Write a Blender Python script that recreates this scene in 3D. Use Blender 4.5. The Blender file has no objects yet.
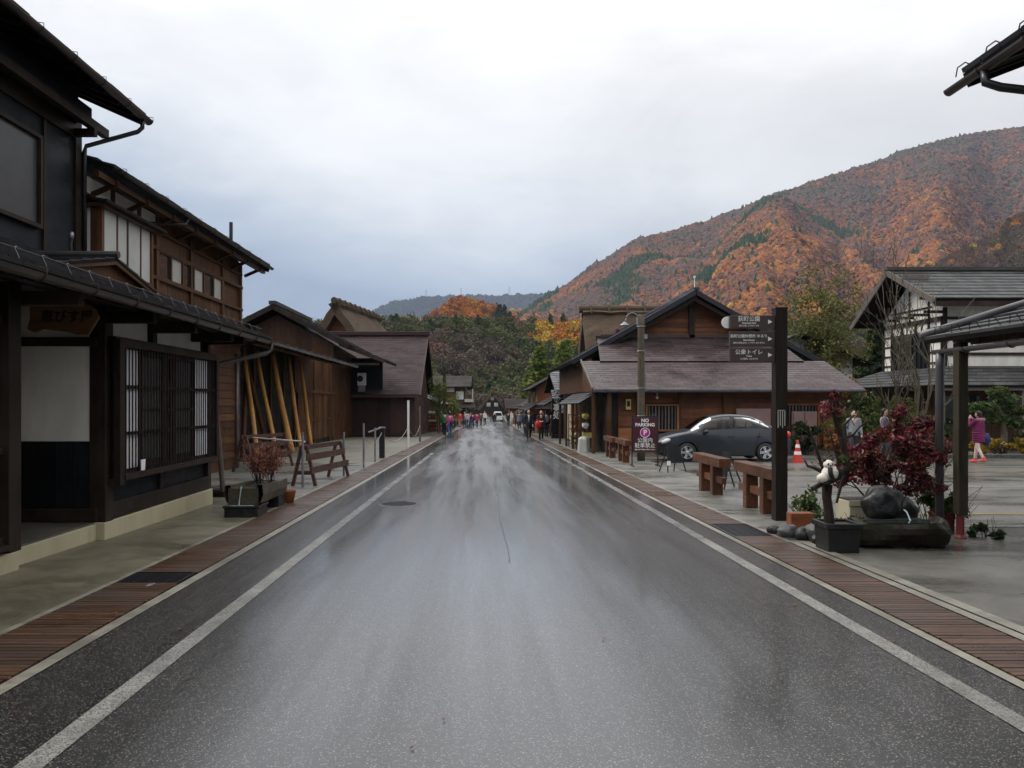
import bpy, bmesh, math, random
import numpy as np
from mathutils import Vector, Matrix, noise as mn
R = math.radians
random.seed(7)
rng = np.random.default_rng(11)
scene = bpy.context.scene
COL = scene.collection
ORG = {}

def G(y):
    """height of the gently falling street at distance y"""
    return -0.0143 * max(-30.0, min(y, 160.0))

# ------------------------------------------------------------------ mesh builder
class MB:
    def __init__(s):
        s.v = []; s.f = []; s.m = []; s.mi = 0
    def add(s, vs, fs):
        o = len(s.v)
        s.v.extend([tuple(p) for p in vs])
        s.f.extend([tuple(i + o for i in f) for f in fs])
        s.m.extend([s.mi] * len(fs))
    def box(s, x0, x1, y0, y1, z0, z1):
        s.add([(x0,y0,z0),(x1,y0,z0),(x1,y1,z0),(x0,y1,z0),(x0,y0,z1),(x1,y0,z1),(x1,y1,z1),(x0,y1,z1)],
              [(0,3,2,1),(4,5,6,7),(0,1,5,4),(1,2,6,5),(2,3,7,6),(3,0,4,7)])
    def beam(s, p, q, w, h, up=(0,0,1)):
        p = Vector(p); q = Vector(q); d = (q - p).normalized(); u = Vector(up)
        side = d.cross(u)
        if side.length < 1e-4: side = d.cross(Vector((0,1,0)))
        side.normalize(); u = side.cross(d).normalized()
        a = side * w / 2; b = u * h / 2
        vs = [p-a-b, p+a-b, p+a+b, p-a+b, q-a-b, q+a-b, q+a+b, q-a+b]
        s.add(vs, [(0,1,2,3)[::-1],(4,5,6,7),(0,1,5,4),(1,2,6,5),(2,3,7,6),(3,0,4,7)])
    def prism(s, poly, vec):
        n = len(poly); vec = Vector(vec)
        a = [Vector(p) for p in poly]; b = [p + vec for p in a]
        s.add(a + b, [tuple(range(n))[::-1], tuple(range(n, 2*n))] + [(i, (i+1) % n, n + (i+1) % n, n + i) for i in range(n)])
    def tube(s, pts, rad, n=8, caps=True):
        pts = [Vector(p) for p in pts]
        if not hasattr(rad, '__len__'): rad = [rad] * len(pts)
        vs = []; fs = []; ref = None
        for i, p in enumerate(pts):
            d = (pts[min(i+1, len(pts)-1)] - pts[max(i-1, 0)])
            if d.length < 1e-9: d = Vector((0,0,1))
            d.normalize()
            if ref is None:
                ref = d.orthogonal().normalized()
            else:
                ref = (ref - d * ref.dot(d))
                ref = ref.normalized() if ref.length > 1e-6 else d.orthogonal().normalized()
            o = d.cross(ref)
            for k in range(n):
                t = 2 * math.pi * k / n
                vs.append(p + (ref * math.cos(t) + o * math.sin(t)) * rad[i])
        for i in range(len(pts) - 1):
            for k in range(n):
                a = i*n + k; b = i*n + (k+1) % n
                fs.append((a, b, b+n, a+n))
        if caps:
            fs.append(tuple(range(n))[::-1]); fs.append(tuple(range((len(pts)-1)*n, len(pts)*n)))
        s.add(vs, fs)
    def ball(s, c, r, nu=12, nv=8, jit=0.0, rot=None, seed=0.0):
        if not hasattr(r, '__len__'): r = (r, r, r)
        vs = []; fs = []
        for j in range(nv + 1):
            ph = math.pi * j / nv
            for i in range(nu):
                th = 2 * math.pi * i / nu
                d = Vector((math.sin(ph)*math.cos(th), math.sin(ph)*math.sin(th), math.cos(ph)))
                k = 1.0
                if jit: k += jit * mn.noise(d * 1.7 + Vector((seed, seed*2.1, 0)))  * 2 + jit*0.45*mn.noise(d*4.5 + Vector((seed,0,seed))) + jit*0.25*mn.noise(d*10 + Vector((0,seed,seed)))
                p = Vector((d.x*r[0]*k, d.y*r[1]*k, d.z*r[2]*k))
                if rot is not None: p = rot @ p
                vs.append(p + Vector(c))
        for j in range(nv):
            for i in range(nu):
                a = j*nu + i; b = j*nu + (i+1) % nu
                fs.append((a, a+nu, b+nu, b))
        s.add(vs, fs)
    def lathe(s, c, prof, n=16, caps=True):
        """prof: list of (radius, z)"""
        vs = []; fs = []
        for r, z in prof:
            for k in range(n):
                t = 2*math.pi*k/n
                vs.append((c[0] + r*math.cos(t), c[1] + r*math.sin(t), c[2] + z))
        for i in range(len(prof)-1):
            for k in range(n):
                a = i*n+k; b = i*n+(k+1) % n
                fs.append((a, b, b+n, a+n))
        if caps: fs.append(tuple(range(n))[::-1]); fs.append(tuple(range((len(prof)-1)*n, len(prof)*n)))
        s.add(vs, fs)
    def build(s, name, mat, parent=None, smooth=False, bevel=0.0, loc=None):
        if parent is not None:
            org = ORG[parent.name_full]
        else:
            org = Vector(loc) if loc is not None else Vector((0,0,0))
        me = bpy.data.meshes.new(name)
        me.from_pydata([(p[0]-org[0], p[1]-org[1], p[2]-org[2]) for p in s.v], [], s.f)
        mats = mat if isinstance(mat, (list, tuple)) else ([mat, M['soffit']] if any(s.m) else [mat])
        for m in mats: me.materials.append(m)
        if len(mats) > 1: me.polygons.foreach_set('material_index', s.m)
        if smooth: me.polygons.foreach_set('use_smooth', [True] * len(me.polygons))
        me.validate(); me.update()
        o = bpy.data.objects.new(name, me); COL.objects.link(o)
        if parent is not None: o.parent = parent
        else: o.location = org
        ORG[o.name_full] = Vector(org)
        if bevel:
            b = o.modifiers.new('edge', 'BEVEL'); b.width = bevel; b.segments = 2; b.limit_method = 'ANGLE'; b.harden_normals = False
        return o

def tag(o, label=None, cat=None, group=None, kind=None):
    if label: o['label'] = label
    if cat: o['category'] = cat
    if group: o['group'] = group
    if kind: o['kind'] = kind
    return o

def thing(name, label, cat, loc, group=None):
    o = bpy.data.objects.new(name, None); COL.objects.link(o)
    o.location = loc; o.empty_display_size = 0.3
    ORG[o.name_full] = Vector(loc)
    return tag(o, label, cat, group)

def kids(o): return [c for c in bpy.data.objects if c.parent == o]
def copy_tree(o, parent=None):
    ch = kids(o)
    c = o.copy(); COL.objects.link(c)
    if parent is not None: c.parent = parent
    for k in ch: copy_tree(k, c)
    return c

# ------------------------------------------------------------------ materials
MATS = {}
def newmat(name):
    m = bpy.data.materials.new(name); m.use_nodes = True
    nt = m.node_tree
    return m, nt, nt.nodes['Principled BSDF']
def N(nt, t, **kw):
    n = nt.nodes.new(t)
    for k, v in kw.items():
        setattr(n, k, v)
    return n
def ramp(nt, fac, stops):
    r = N(nt, 'ShaderNodeValToRGB')
    e = r.color_ramp.elements
    while len(e) < len(stops): e.new(0.5)
    for i, (p, c) in enumerate(stops):
        e[i].position = p
        e[i].color = (c, c, c, 1) if not hasattr(c, '__len__') else (c[0], c[1], c[2], 1)
    nt.links.new(fac, r.inputs[0])
    return r.outputs[0]
def coords(nt, scale=(1,1,1)):
    g = N(nt, 'ShaderNodeNewGeometry'); mp = N(nt, 'ShaderNodeMapping')
    nt.links.new(g.outputs['Position'], mp.inputs[0]); mp.inputs['Scale'].default_value = scale
    return mp.outputs[0], g
def noise(nt, vec, scale, detail=4, rough=0.55, dist=0.0):
    n = N(nt, 'ShaderNodeTexNoise'); n.inputs['Scale'].default_value = scale
    n.inputs['Detail'].default_value = detail; n.inputs['Roughness'].default_value = rough
    n.inputs['Distortion'].default_value = dist
    if vec is not None: nt.links.new(vec, n.inputs['Vector'])
    return n.outputs['Fac']
def mixc(nt, fac, a, b, mode='MIX'):
    m = N(nt, 'ShaderNodeMix', data_type='RGBA', blend_type=mode)
    for s_, v in ((0, fac), (6, a), (7, b)):
        if hasattr(v, 'is_linked'): nt.links.new(v, m.inputs[s_])
        elif s_ == 0: m.inputs[0].default_value = v
        else: m.inputs[s_].default_value = (v[0], v[1], v[2], 1)
    return m.outputs[2]
def math_(nt, op, a, b=0.0, clamp=False):
    m = N(nt, 'ShaderNodeMath', operation=op, use_clamp=clamp)
    for i, v in ((0, a), (1, b)):
        if hasattr(v, 'is_linked'): nt.links.new(v, m.inputs[i])
        else: m.inputs[i].default_value = v
    return m.outputs[0]
def bump(nt, bs, h, strength=0.3, dist=0.01):
    b = N(nt, 'ShaderNodeBump'); b.inputs['Strength'].default_value = strength; b.inputs['Distance'].default_value = dist
    nt.links.new(h, b.inputs['Height']); nt.links.new(b.outputs[0], bs.inputs['Normal'])

def wood(name, c, rough=0.6, var=0.5, grain=(3,3,3), bstr=0.3, island=True, wear=None, spec=0.16):
    """timber: streaky grain, each board its own tone, weathered blotches"""
    m, nt, bs = newmat(name)
    v, g = coords(nt, grain)
    n1 = noise(nt, v, 6, 6, 0.65, 0.4)
    v2, _ = coords(nt)
    n2 = noise(nt, v2, 1.3, 3, 0.6)
    dark = tuple(x * (1 - var) for x in c); lite = tuple(min(1, x * (1 + var)) for x in c)
    col = ramp(nt, n1, [(0.3, dark), (0.5, c), (0.72, lite)])
    if wear:
        col = mixc(nt, ramp(nt, n2, [(0.45, 0), (0.7, 0.7)]), col, wear)
    if island:
        f = math_(nt, 'MULTIPLY_ADD', g.outputs['Random Per Island'], 0.7)
        f.node.inputs[2].default_value = 0.65
        h = N(nt, 'ShaderNodeHueSaturation'); nt.links.new(f, h.inputs['Value']); nt.links.new(col, h.inputs['Color']); col = h.outputs[0]
    nt.links.new(col, bs.inputs['Base Color'])
    nt.links.new(ramp(nt, n2, [(0.3, max(0.08, rough-0.2)), (0.7, min(1, rough+0.12))]), bs.inputs['Roughness'])
    bs.inputs['Specular IOR Level'].default_value = spec
    bump(nt, bs, n1, bstr, 0.006)
    return m

def plain(name, c, rough=0.5, metal=0.0, var=0.15, scale=4, bstr=0.0, spec=0.5, bscale=60):
    m, nt, bs = newmat(name)
    v, g = coords(nt)
    n1 = noise(nt, v, scale, 5, 0.6)
    dark = tuple(x * (1 - var) for x in c); lite = tuple(min(1, x * (1 + var)) for x in c)
    nt.links.new(ramp(nt, n1, [(0.3, dark), (0.7, lite)]), bs.inputs['Base Color'])
    bs.inputs['Roughness'].default_value = rough; bs.inputs['Metallic'].default_value = metal
    bs.inputs['Specular IOR Level'].default_value = spec
    if bstr: bump(nt, bs, noise(nt, v, bscale, 3), bstr, 0.01)
    return m

def plaster(name, c, stain=(0.2,0.17,0.12)):
    m, nt, bs = newmat(name)
    v, g = coords(nt, (1,1,0.35)); v2, _ = coords(nt)
    n1 = noise(nt, v, 2.2, 6, 0.65); n2 = noise(nt, v2, 40, 3)
    col = ramp(nt, n1, [(0.35, tuple(x*0.82 for x in c)), (0.6, c)])
    col = mixc(nt, ramp(nt, n1, [(0.62, 0), (0.85, 0.5)]), col, stain)
    nt.links.new(col, bs.inputs['Base Color']); bs.inputs['Roughness'].default_value = 0.85
    bump(nt, bs, n2, 0.15, 0.004)
    return m

def glass(name, c=(0.02,0.025,0.025), rough=0.05):
    m, nt, bs = newmat(name)
    v, g = coords(nt)
    bs.inputs['Base Color'].default_value = (*c, 1); bs.inputs['Roughness'].default_value = rough
    bs.inputs['IOR'].default_value = 1.5
    bump(nt, bs, noise(nt, v, 1.5, 1), 0.03, 0.05)
    return m

def roofing(name, c, rough=0.38, var=0.35, spec=0.5, moss=None):
    m, nt, bs = newmat(name)
    v, g = coords(nt)
    n1 = noise(nt, v, 0.8, 5, 0.65, 0.3); n2 = noise(nt, v, 14, 5, 0.7)
    col = ramp(nt, n1, [(0.3, tuple(x*(1-var) for x in c)), (0.7, tuple(x*(1+var) for x in c))])
    col = mixc(nt, 0.5, col, ramp(nt, n2, [(0.3, 0.3), (0.75, 1.0)]), 'MULTIPLY')
    f = math_(nt, 'MULTIPLY_ADD', g.outputs['Random Per Island'], 0.8); f.node.inputs[2].default_value = 0.9
    h = N(nt, 'ShaderNodeHueSaturation'); nt.links.new(f, h.inputs['Value']); nt.links.new(col, h.inputs['Color']); col = h.outputs[0]
    if moss: col = mixc(nt, ramp(nt, noise(nt, v, 2.3, 4), [(0.55, 0), (0.68, 0.8)]), col, moss)
    nt.links.new(col, bs.inputs['Base Color'])
    nt.links.new(ramp(nt, n1, [(0.35, rough - 0.13), (0.65, rough + 0.2)]), bs.inputs['Roughness'])
    bs.inputs['Specular IOR Level'].default_value = spec
    bump(nt, bs, n2, 0.25, 0.008)
    return m

def leafmat(name, stops, rough=0.6, spec=0.25, trans=0.25):
    m, nt, bs = newmat(name)
    g = N(nt, 'ShaderNodeNewGeometry')
    v, _ = coords(nt)
    n1 = noise(nt, v, 2.5, 3)
    f = math_(nt, 'ADD', math_(nt, 'MULTIPLY', g.outputs['Random Per Island'], 0.6), math_(nt, 'MULTIPLY', n1, 0.5))
    col = ramp(nt, f, stops)
    nt.links.new(col, bs.inputs['Base Color']); bs.inputs['Roughness'].default_value = rough
    bs.inputs['Specular IOR Level'].default_value = spec
    if trans:
        t = N(nt, 'ShaderNodeBsdfTranslucent'); nt.links.new(col, t.inputs[0])
        mx = N(nt, 'ShaderNodeMixShader'); mx.inputs[0].default_value = trans
        nt.links.new(bs.outputs[0], mx.inputs[1]); nt.links.new(t.outputs[0], mx.inputs[2])
        nt.links.new(mx.outputs[0], nt.nodes['Material Output'].inputs['Surface'])
    return m

M = {}
M['black_wood']  = wood('black_wood', (0.022,0.016,0.013), 0.5, 0.45, (4,4,0.5), 0.3)
M['black_board'] = wood('black_board', (0.009,0.010,0.012), 0.55, 0.4, (5,5,0.5), 0.25)
M['blue_board']  = wood('blue_board', (0.013,0.016,0.020), 0.5, 0.35, (5,0.5,5), 0.2)
M['dark_wood']   = wood('dark_wood', (0.022,0.0145,0.010), 0.5, 0.5, (4,4,0.5), 0.35, wear=(0.042,0.031,0.024))
M['brown_wood']  = wood('brown_wood', (0.072,0.031,0.013), 0.5, 0.45, (4,4,0.5), 0.3, wear=(0.10,0.055,0.03))
M['red_board']   = wood('red_board', (0.115,0.041,0.017), 0.5, 0.45, (0.5,4,6), 0.35, wear=(0.22,0.09,0.035))
M['orange_board']= wood('orange_board', (0.20,0.078,0.030), 0.5, 0.4, (0.6,0.6,6), 0.35, wear=(0.26,0.12,0.05))
M['heavy_timber']= wood('heavy_timber', (0.125,0.055,0.030), 0.4, 0.35, (4,0.5,4), 0.5, wear=(0.055,0.03,0.024))
M['yellow_log']  = wood('yellow_log', (0.62,0.32,0.09), 0.5, 0.3, (5,5,0.5), 0.5, wear=(0.36,0.17,0.05))
M['grey_wood']   = wood('grey_wood', (0.12,0.10,0.085), 0.6, 0.4, (4,4,0.4), 0.4)
M['sign_brown']  = plain('sign_brown', (0.055,0.036,0.032), 0.45, 0, 0.12, 3)
M['post_brown']  = wood('post_brown', (0.022,0.017,0.013), 0.45, 0.35, (5,5,0.4), 0.3)
M['carved_wood'] = wood('carved_wood', (0.16,0.08,0.035), 0.5, 0.4, (0.5,4,4), 0.4)
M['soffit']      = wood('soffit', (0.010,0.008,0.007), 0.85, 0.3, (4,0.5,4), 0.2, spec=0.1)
M['barn_wall']   = wood('barn_wall', (0.052,0.028,0.026), 0.5, 0.25, (3,3,0.4), 0.3)
M['plaster']     = plaster('plaster', (0.78,0.75,0.67))
M['plaster_white'] = plaster('plaster_white', (0.66,0.65,0.62))
M['foundation']  = plaster('foundation', (0.43,0.38,0.25), (0.07,0.065,0.035))
M['paper']       = plain('paper', (0.72,0.72,0.74), 0.8, 0, 0.04)
M['paper_dim']   = plain('paper_dim', (0.055,0.058,0.06), 0.3, 0, 0.15)
M['frost_glass'] = plain('frost_glass', (0.42,0.43,0.40), 0.25, 0, 0.1)
M['dark_glass']  = glass('dark_glass')
M['bay_glass']   = plain('bay_glass', (0.46,0.48,0.45), 0.22, 0, 0.12, 1.5)
M['tile_dark']   = roofing('tile_dark', (0.026,0.026,0.028), 0.35, 0.3)
M['roof_brown']  = roofing('roof_brown', (0.056,0.038,0.038), 0.46, 0.35, 0.35)
M['roof_barn']   = roofing('roof_barn', (0.038,0.024,0.024), 0.66, 0.25, 0.2)
M['roof_grey']   = roofing('roof_grey', (0.048,0.048,0.048), 0.6, 0.4, 0.3)
M['olive_post']  = wood('olive_post', (0.050,0.042,0.028), 0.55, 0.4, (4,4,0.4), 0.4)
M['roof_stone']  = roofing('roof_stone', (0.10,0.10,0.105), 0.6, 0.4, 0.3)
M['roof_far']    = roofing('roof_far', (0.030,0.024,0.022), 0.75, 0.4, 0.15)
M['metal_brown'] = plain('metal_brown', (0.07,0.058,0.05), 0.35, 0.6, 0.25, 2)
M['metal_dark']  = plain('metal_dark', (0.02,0.02,0.024), 0.35, 0.3, 0.2, 3)
M['metal_grey']  = plain('metal_grey', (0.22,0.22,0.24), 0.4, 0.5, 0.3, 3)
M['pipe_grey']   = plain('pipe_grey', (0.10,0.09,0.095), 0.4, 0.1, 0.2, 3)
M['white_paint'] = plain('white_paint', (0.74,0.74,0.72), 0.5, 0, 0.08)
M['cream']       = plain('cream', (0.42,0.38,0.27), 0.7, 0, 0.15, 3, 0.2)
M['stone_dark']  = plain('stone_dark', (0.010,0.011,0.010), 0.42, 0, 0.6, 9, 1.0, 0.45, 18)
M['stone_grey']  = plain('stone_grey', (0.06,0.06,0.058), 0.42, 0, 0.5, 9, 0.9, 0.45, 20)
M['stone_step']  = plain('stone_step', (0.10,0.09,0.075), 0.35, 0, 0.35, 2, 0.3)
M['bark_dark']   = wood('bark_dark', (0.030,0.022,0.017), 0.6, 0.5, (5,5,1.2), 0.8)
M['bark_grey']   = wood('bark_grey', (0.085,0.070,0.050), 0.75, 0.45, (4,4,1), 0.7)
M['log_bark']    = wood('log_bark', (0.017,0.013,0.010), 0.5, 0.55, (0.7,4,4), 1.0, wear=(0.035,0.04,0.018))
M['log_grey']    = wood('log_grey', (0.060,0.050,0.036), 0.4, 0.5, (4,0.7,4), 0.9, wear=(0.045,0.055,0.028))
M['soil']        = plain('soil', (0.03,0.022,0.016), 0.8, 0, 0.4, 20, 0.5)
M['thatch']      = None
M['red_plastic'] = plain('red_plastic', (0.52,0.035,0.02), 0.4, 0, 0.08)
M['red_box']     = plain('red_box', (0.17,0.025,0.022), 0.45, 0, 0.2)
M['orange_block']= wood('orange_block', (0.24,0.085,0.035), 0.5, 0.35, (0.6,4,4), 0.4)
M['rubber']      = plain('rubber', (0.012,0.012,0.012), 0.6)
M['chrome']      = plain('chrome', (0.62,0.62,0.63), 0.25, 0.75, 0.05)
M['car_paint']   = None
M['water_blue']  = plain('water_blue', (0.32,0.42,0.46), 0.1)
M['skin']        = plain('skin', (0.52,0.33,0.24), 0.55, 0, 0.05)
M['white_fur']   = plain('white_fur', (0.72,0.66,0.58), 0.9, 0, 0.12, 8, 0.5)
M['black_fur']   = plain('black_fur', (0.012,0.010,0.010), 0.9, 0, 0.3, 8, 0.5)
M['rope']        = plain('rope', (0.30,0.28,0.24), 0.7)
M['magenta']     = plain('magenta', (0.42,0.02,0.24), 0.4, 0, 0.03)
M['maroon']      = plain('maroon', (0.055,0.012,0.016), 0.4, 0, 0.1)
M['poster']      = plain('poster', (0.55,0.48,0.16), 0.5)
M['pink_panel']  = plain('pink_panel', (0.26,0.17,0.16), 0.35, 0, 0.12, 1.5)

# thatch
m, nt, bs = newmat('thatch'); v, g = coords(nt, (1,1,5)); v2, _ = coords(nt)
n1 = noise(nt, v, 5, 6, 0.7); n2 = noise(nt, v2, 0.7, 4, 0.6)
col = mixc(nt, ramp(nt, n1, [(0.3, 0.2), (0.75, 1.0)]), (0.022,0.014,0.010), (0.125,0.075,0.042))
col = mixc(nt, ramp(nt, n2, [(0.45, 0), (0.65, 0.65)]), col, (0.05,0.045,0.02))
nt.links.new(col, bs.inputs['Base Color']); bs.inputs['Roughness'].default_value = 0.9; bump(nt, bs, n1, 0.9, 0.06); M['thatch'] = m

# car paint
m, nt, bs = newmat('car_paint'); bs.inputs['Base Color'].default_value = (0.028,0.034,0.042,1)
bs.inputs['Metallic'].default_value = 0.45; bs.inputs['Roughness'].default_value = 0.3
bs.inputs['Coat Weight'].default_value = 0.6; bs.inputs['Coat Roughness'].default_value = 0.06; M['car_paint'] = m

# wet asphalt: aggregate speckle, rain film that is smooth in puddles and broken up elsewhere
def asphalt():
    m, nt, bs = newmat('wet_asphalt')
    v, g = coords(nt); vs, _ = coords(nt, (2.2, 0.10, 1))
    agg = N(nt, 'ShaderNodeTexVoronoi'); agg.inputs['Scale'].default_value = 170; nt.links.new(v, agg.inputs['Vector'])
    ag = math_(nt, 'POWER', agg.outputs['Distance'], 1.0)
    hs = N(nt, 'ShaderNodeSeparateColor'); nt.links.new(agg.outputs['Color'], hs.inputs[0])
    speck = ramp(nt, hs.outputs[0], [(0.0, (0.008,0.008,0.0075)), (0.55, (0.019,0.018,0.017)), (0.88, (0.045,0.042,0.037)), (0.978, (0.25,0.23,0.20))])
    big = noise(nt, v, 0.5, 5, 0.62, 0.3)
    col = mixc(nt, 0.6, speck, ramp(nt, big, [(0.3, 0.62), (0.7, 1.0)]), 'MULTIPLY')
    nt.links.new(col, bs.inputs['Base Color'])
    wet = noise(nt, vs, 0.75, 8, 0.66, 0.08)
    fine = noise(nt, v, 30, 4, 0.6)
    sx = N(nt, 'ShaderNodeSeparateXYZ'); nt.links.new(g.outputs['Position'], sx.inputs[0])
    # traffic wears the middle smooth, the far street stands in more water
    yy = N(nt, 'ShaderNodeMapRange'); nt.links.new(sx.outputs[1], yy.inputs[0])
    yy.inputs[1].default_value = 8; yy.inputs[2].default_value = 22; yy.inputs[3].default_value = 0.0; yy.inputs[4].default_value = 0.16
    w2 = wet
    # the middle of the street is worn smooth and carries the water film, the verges stay coarse
    xn = math_(nt, 'ADD', sx.outputs[0], math_(nt, 'MULTIPLY', math_(nt, 'SUBTRACT', noise(nt, coords(nt, (1.0, 0.10, 1))[0], 1.1, 6, 0.62), 0.5), 2.0))
    l1 = N(nt, 'ShaderNodeMapRange', interpolation_type='SMOOTHSTEP'); nt.links.new(xn, l1.inputs[0]); l1.inputs[1].default_value = -1.9; l1.inputs[2].default_value = -0.9
    l2 = N(nt, 'ShaderNodeMapRange', interpolation_type='SMOOTHSTEP'); nt.links.new(xn, l2.inputs[0]); l2.inputs[1].default_value = 1.9; l2.inputs[2].default_value = 0.5
    lane = math_(nt, 'MULTIPLY', l1.outputs[0], l2.outputs[0])
    rg = ramp(nt, w2, [(0.28, 0.18), (0.42, 0.26), (0.5, 0.32), (0.64, 0.40)])
    nt.links.new(math_(nt, 'ADD', rg, math_(nt, 'MULTIPLY', fine, 0.06)), bs.inputs['Roughness'])
    bs.inputs['Specular IOR Level'].default_value = 0.6
    # the rain film lies over the stone as a second, smoother layer
    far = N(nt, 'ShaderNodeMapRange', interpolation_type='SMOOTHSTEP'); nt.links.new(sx.outputs[1], far.inputs[0]); far.inputs[1].default_value = 4.5; far.inputs[2].default_value = 10.0
    lw = math_(nt, 'MAXIMUM', ramp(nt, lane, [(0.0, 0.25), (1.0, 1.0)]), far.outputs[0])
    film = math_(nt, 'MULTIPLY', ramp(nt, w2, [(0.30, 1.0), (0.50, 0.9), (0.72, 0.7)]), lw)
    nt.links.new(film, bs.inputs['Coat Weight'])
    nt.links.new(ramp(nt, lane, [(0.0, 0.22), (1.0, 0.72)]), bs.inputs['Specular IOR Level'])
    cr = ramp(nt, w2, [(0.25, 0.05), (0.45, 0.11), (0.72, 0.24)])
    dryness = ramp(nt, w2, [(0.30, 0.45), (0.62, 1.0)])
    nt.links.new(math_(nt, 'ADD', cr, math_(nt, 'MULTIPLY', math_(nt, 'MULTIPLY', dryness, lane), yy.outputs[0])), bs.inputs['Coat Roughness'])
    bs.inputs['Coat IOR'].default_value = 1.5
    b2 = N(nt, 'ShaderNodeBump'); b2.inputs['Distance'].default_value = 0.004
    nt.links.new(fine, b2.inputs['Height']); nt.links.new(ramp(nt, w2, [(0.3, 0.03), (0.6, 0.22)]), b2.inputs['Strength']); nt.links.new(b2.outputs[0], bs.inputs['Coat Normal'])
    fade = ramp(nt, w2, [(0.30, 0.05), (0.5, 0.5), (0.7, 1.0)])
    h = math_(nt, 'MULTIPLY', math_(nt, 'ADD', math_(nt, 'MULTIPLY', ag, 0.9), fine), fade)
    bump(nt, bs, h, 0.42, 0.004)
    return m
M['asphalt'] = asphalt()

def concrete(name, c, rough=0.45, wetlo=0.16, stretch=(0.5,0.9,1), dark=0.45):
    m, nt, bs = newmat(name)
    v, g = coords(nt); vs, _ = coords(nt, stretch)
    n1 = noise(nt, vs, 0.9, 6, 0.65, 0.5); n2 = noise(nt, v, 45, 4, 0.7)
    col = ramp(nt, n1, [(0.3, tuple(x*dark for x in c)), (0.52, c), (0.75, tuple(x*1.25 for x in c))])
    col = mixc(nt, 0.6, col, ramp(nt, n2, [(0.3, 0.6), (0.7, 1.0)]), 'MULTIPLY')
    nt.links.new(col, bs.inputs['Base Color'])
    nt.links.new(ramp(nt, n1, [(0.33, wetlo), (0.55, rough)]), bs.inputs['Roughness'])
    bs.inputs['Specular IOR Level'].default_value = 0.6
    n3 = noise(nt, v, 2.6, 6, 0.7, 0.8)
    col2 = mixc(nt, ramp(nt, n3, [(0.42, 0.55), (0.56, 0.0)]), col, tuple(x*0.4 for x in c))
    nt.links.new(col2, bs.inputs['Base Color'])
    bump(nt, bs, n2, 0.3, 0.004)
    return m
M['pavement']  = concrete('pavement', (0.17,0.15,0.10), 0.5, 0.22)
M['pavement_grey'] = concrete('pavement_grey', (0.19,0.185,0.165), 0.42, 0.18)
M['lot']       = concrete('lot', (0.125,0.118,0.10), 0.42, 0.14, (0.25,0.8,1), 0.5)
M['kerb']      = concrete('kerb', (0.27,0.25,0.20), 0.5, 0.3)
M['line_paint']= concrete('line_paint', (0.29,0.283,0.25), 0.5, 0.35, (1,1,1), 0.75)
M['seam']      = concrete('seam', (0.045,0.045,0.042), 0.35, 0.22)
M['yellow_paint'] = concrete('yellow_paint', (0.36,0.25,0.04), 0.5, 0.3, (1,1,1), 0.6)
M['gravel']    = concrete('gravel', (0.22,0.205,0.16), 0.8, 0.5)
M['deck']      = wood('deck', (0.070,0.037,0.022), 0.42, 0.5, (0.5,5,5), 0.7, wear=(0.036,0.023,0.017), spec=0.4)
M['earth']     = plain('earth', (0.06,0.055,0.03), 0.85, 0, 0.5, 0.4, 0.4)
def wear_paint(nm, lo, hi):
    nt = M[nm].node_tree; bs = nt.nodes['Principled BSDF']
    v, g = coords(nt)
    vo = N(nt, 'ShaderNodeTexVoronoi'); vo.inputs['Scale'].default_value = 130; nt.links.new(v, vo.inputs['Vector'])
    hs = N(nt, 'ShaderNodeSeparateColor'); nt.links.new(vo.outputs['Color'], hs.inputs[0])
    old = bs.inputs['Base Color'].links[0].from_socket
    w = math_(nt, 'ADD', hs.outputs[0], math_(nt, 'MULTIPLY', noise(nt, v, 1.4, 6, 0.7), 0.9))
    nt.links.new(mixc(nt, ramp(nt, w, [(lo, 0.92), (hi, 0.0)]), old, (0.045,0.043,0.040)), bs.inputs['Base Color'])
    bump(nt, bs, vo.outputs['Distance'], 0.5, 0.004)
wear_paint('line_paint', 0.55, 1.05)
M['line_worn'] = concrete('line_worn', (0.26,0.255,0.24), 0.3, 0.16, (1,1,1), 0.75)
wear_paint('line_worn', 0.85, 1.20)
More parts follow.
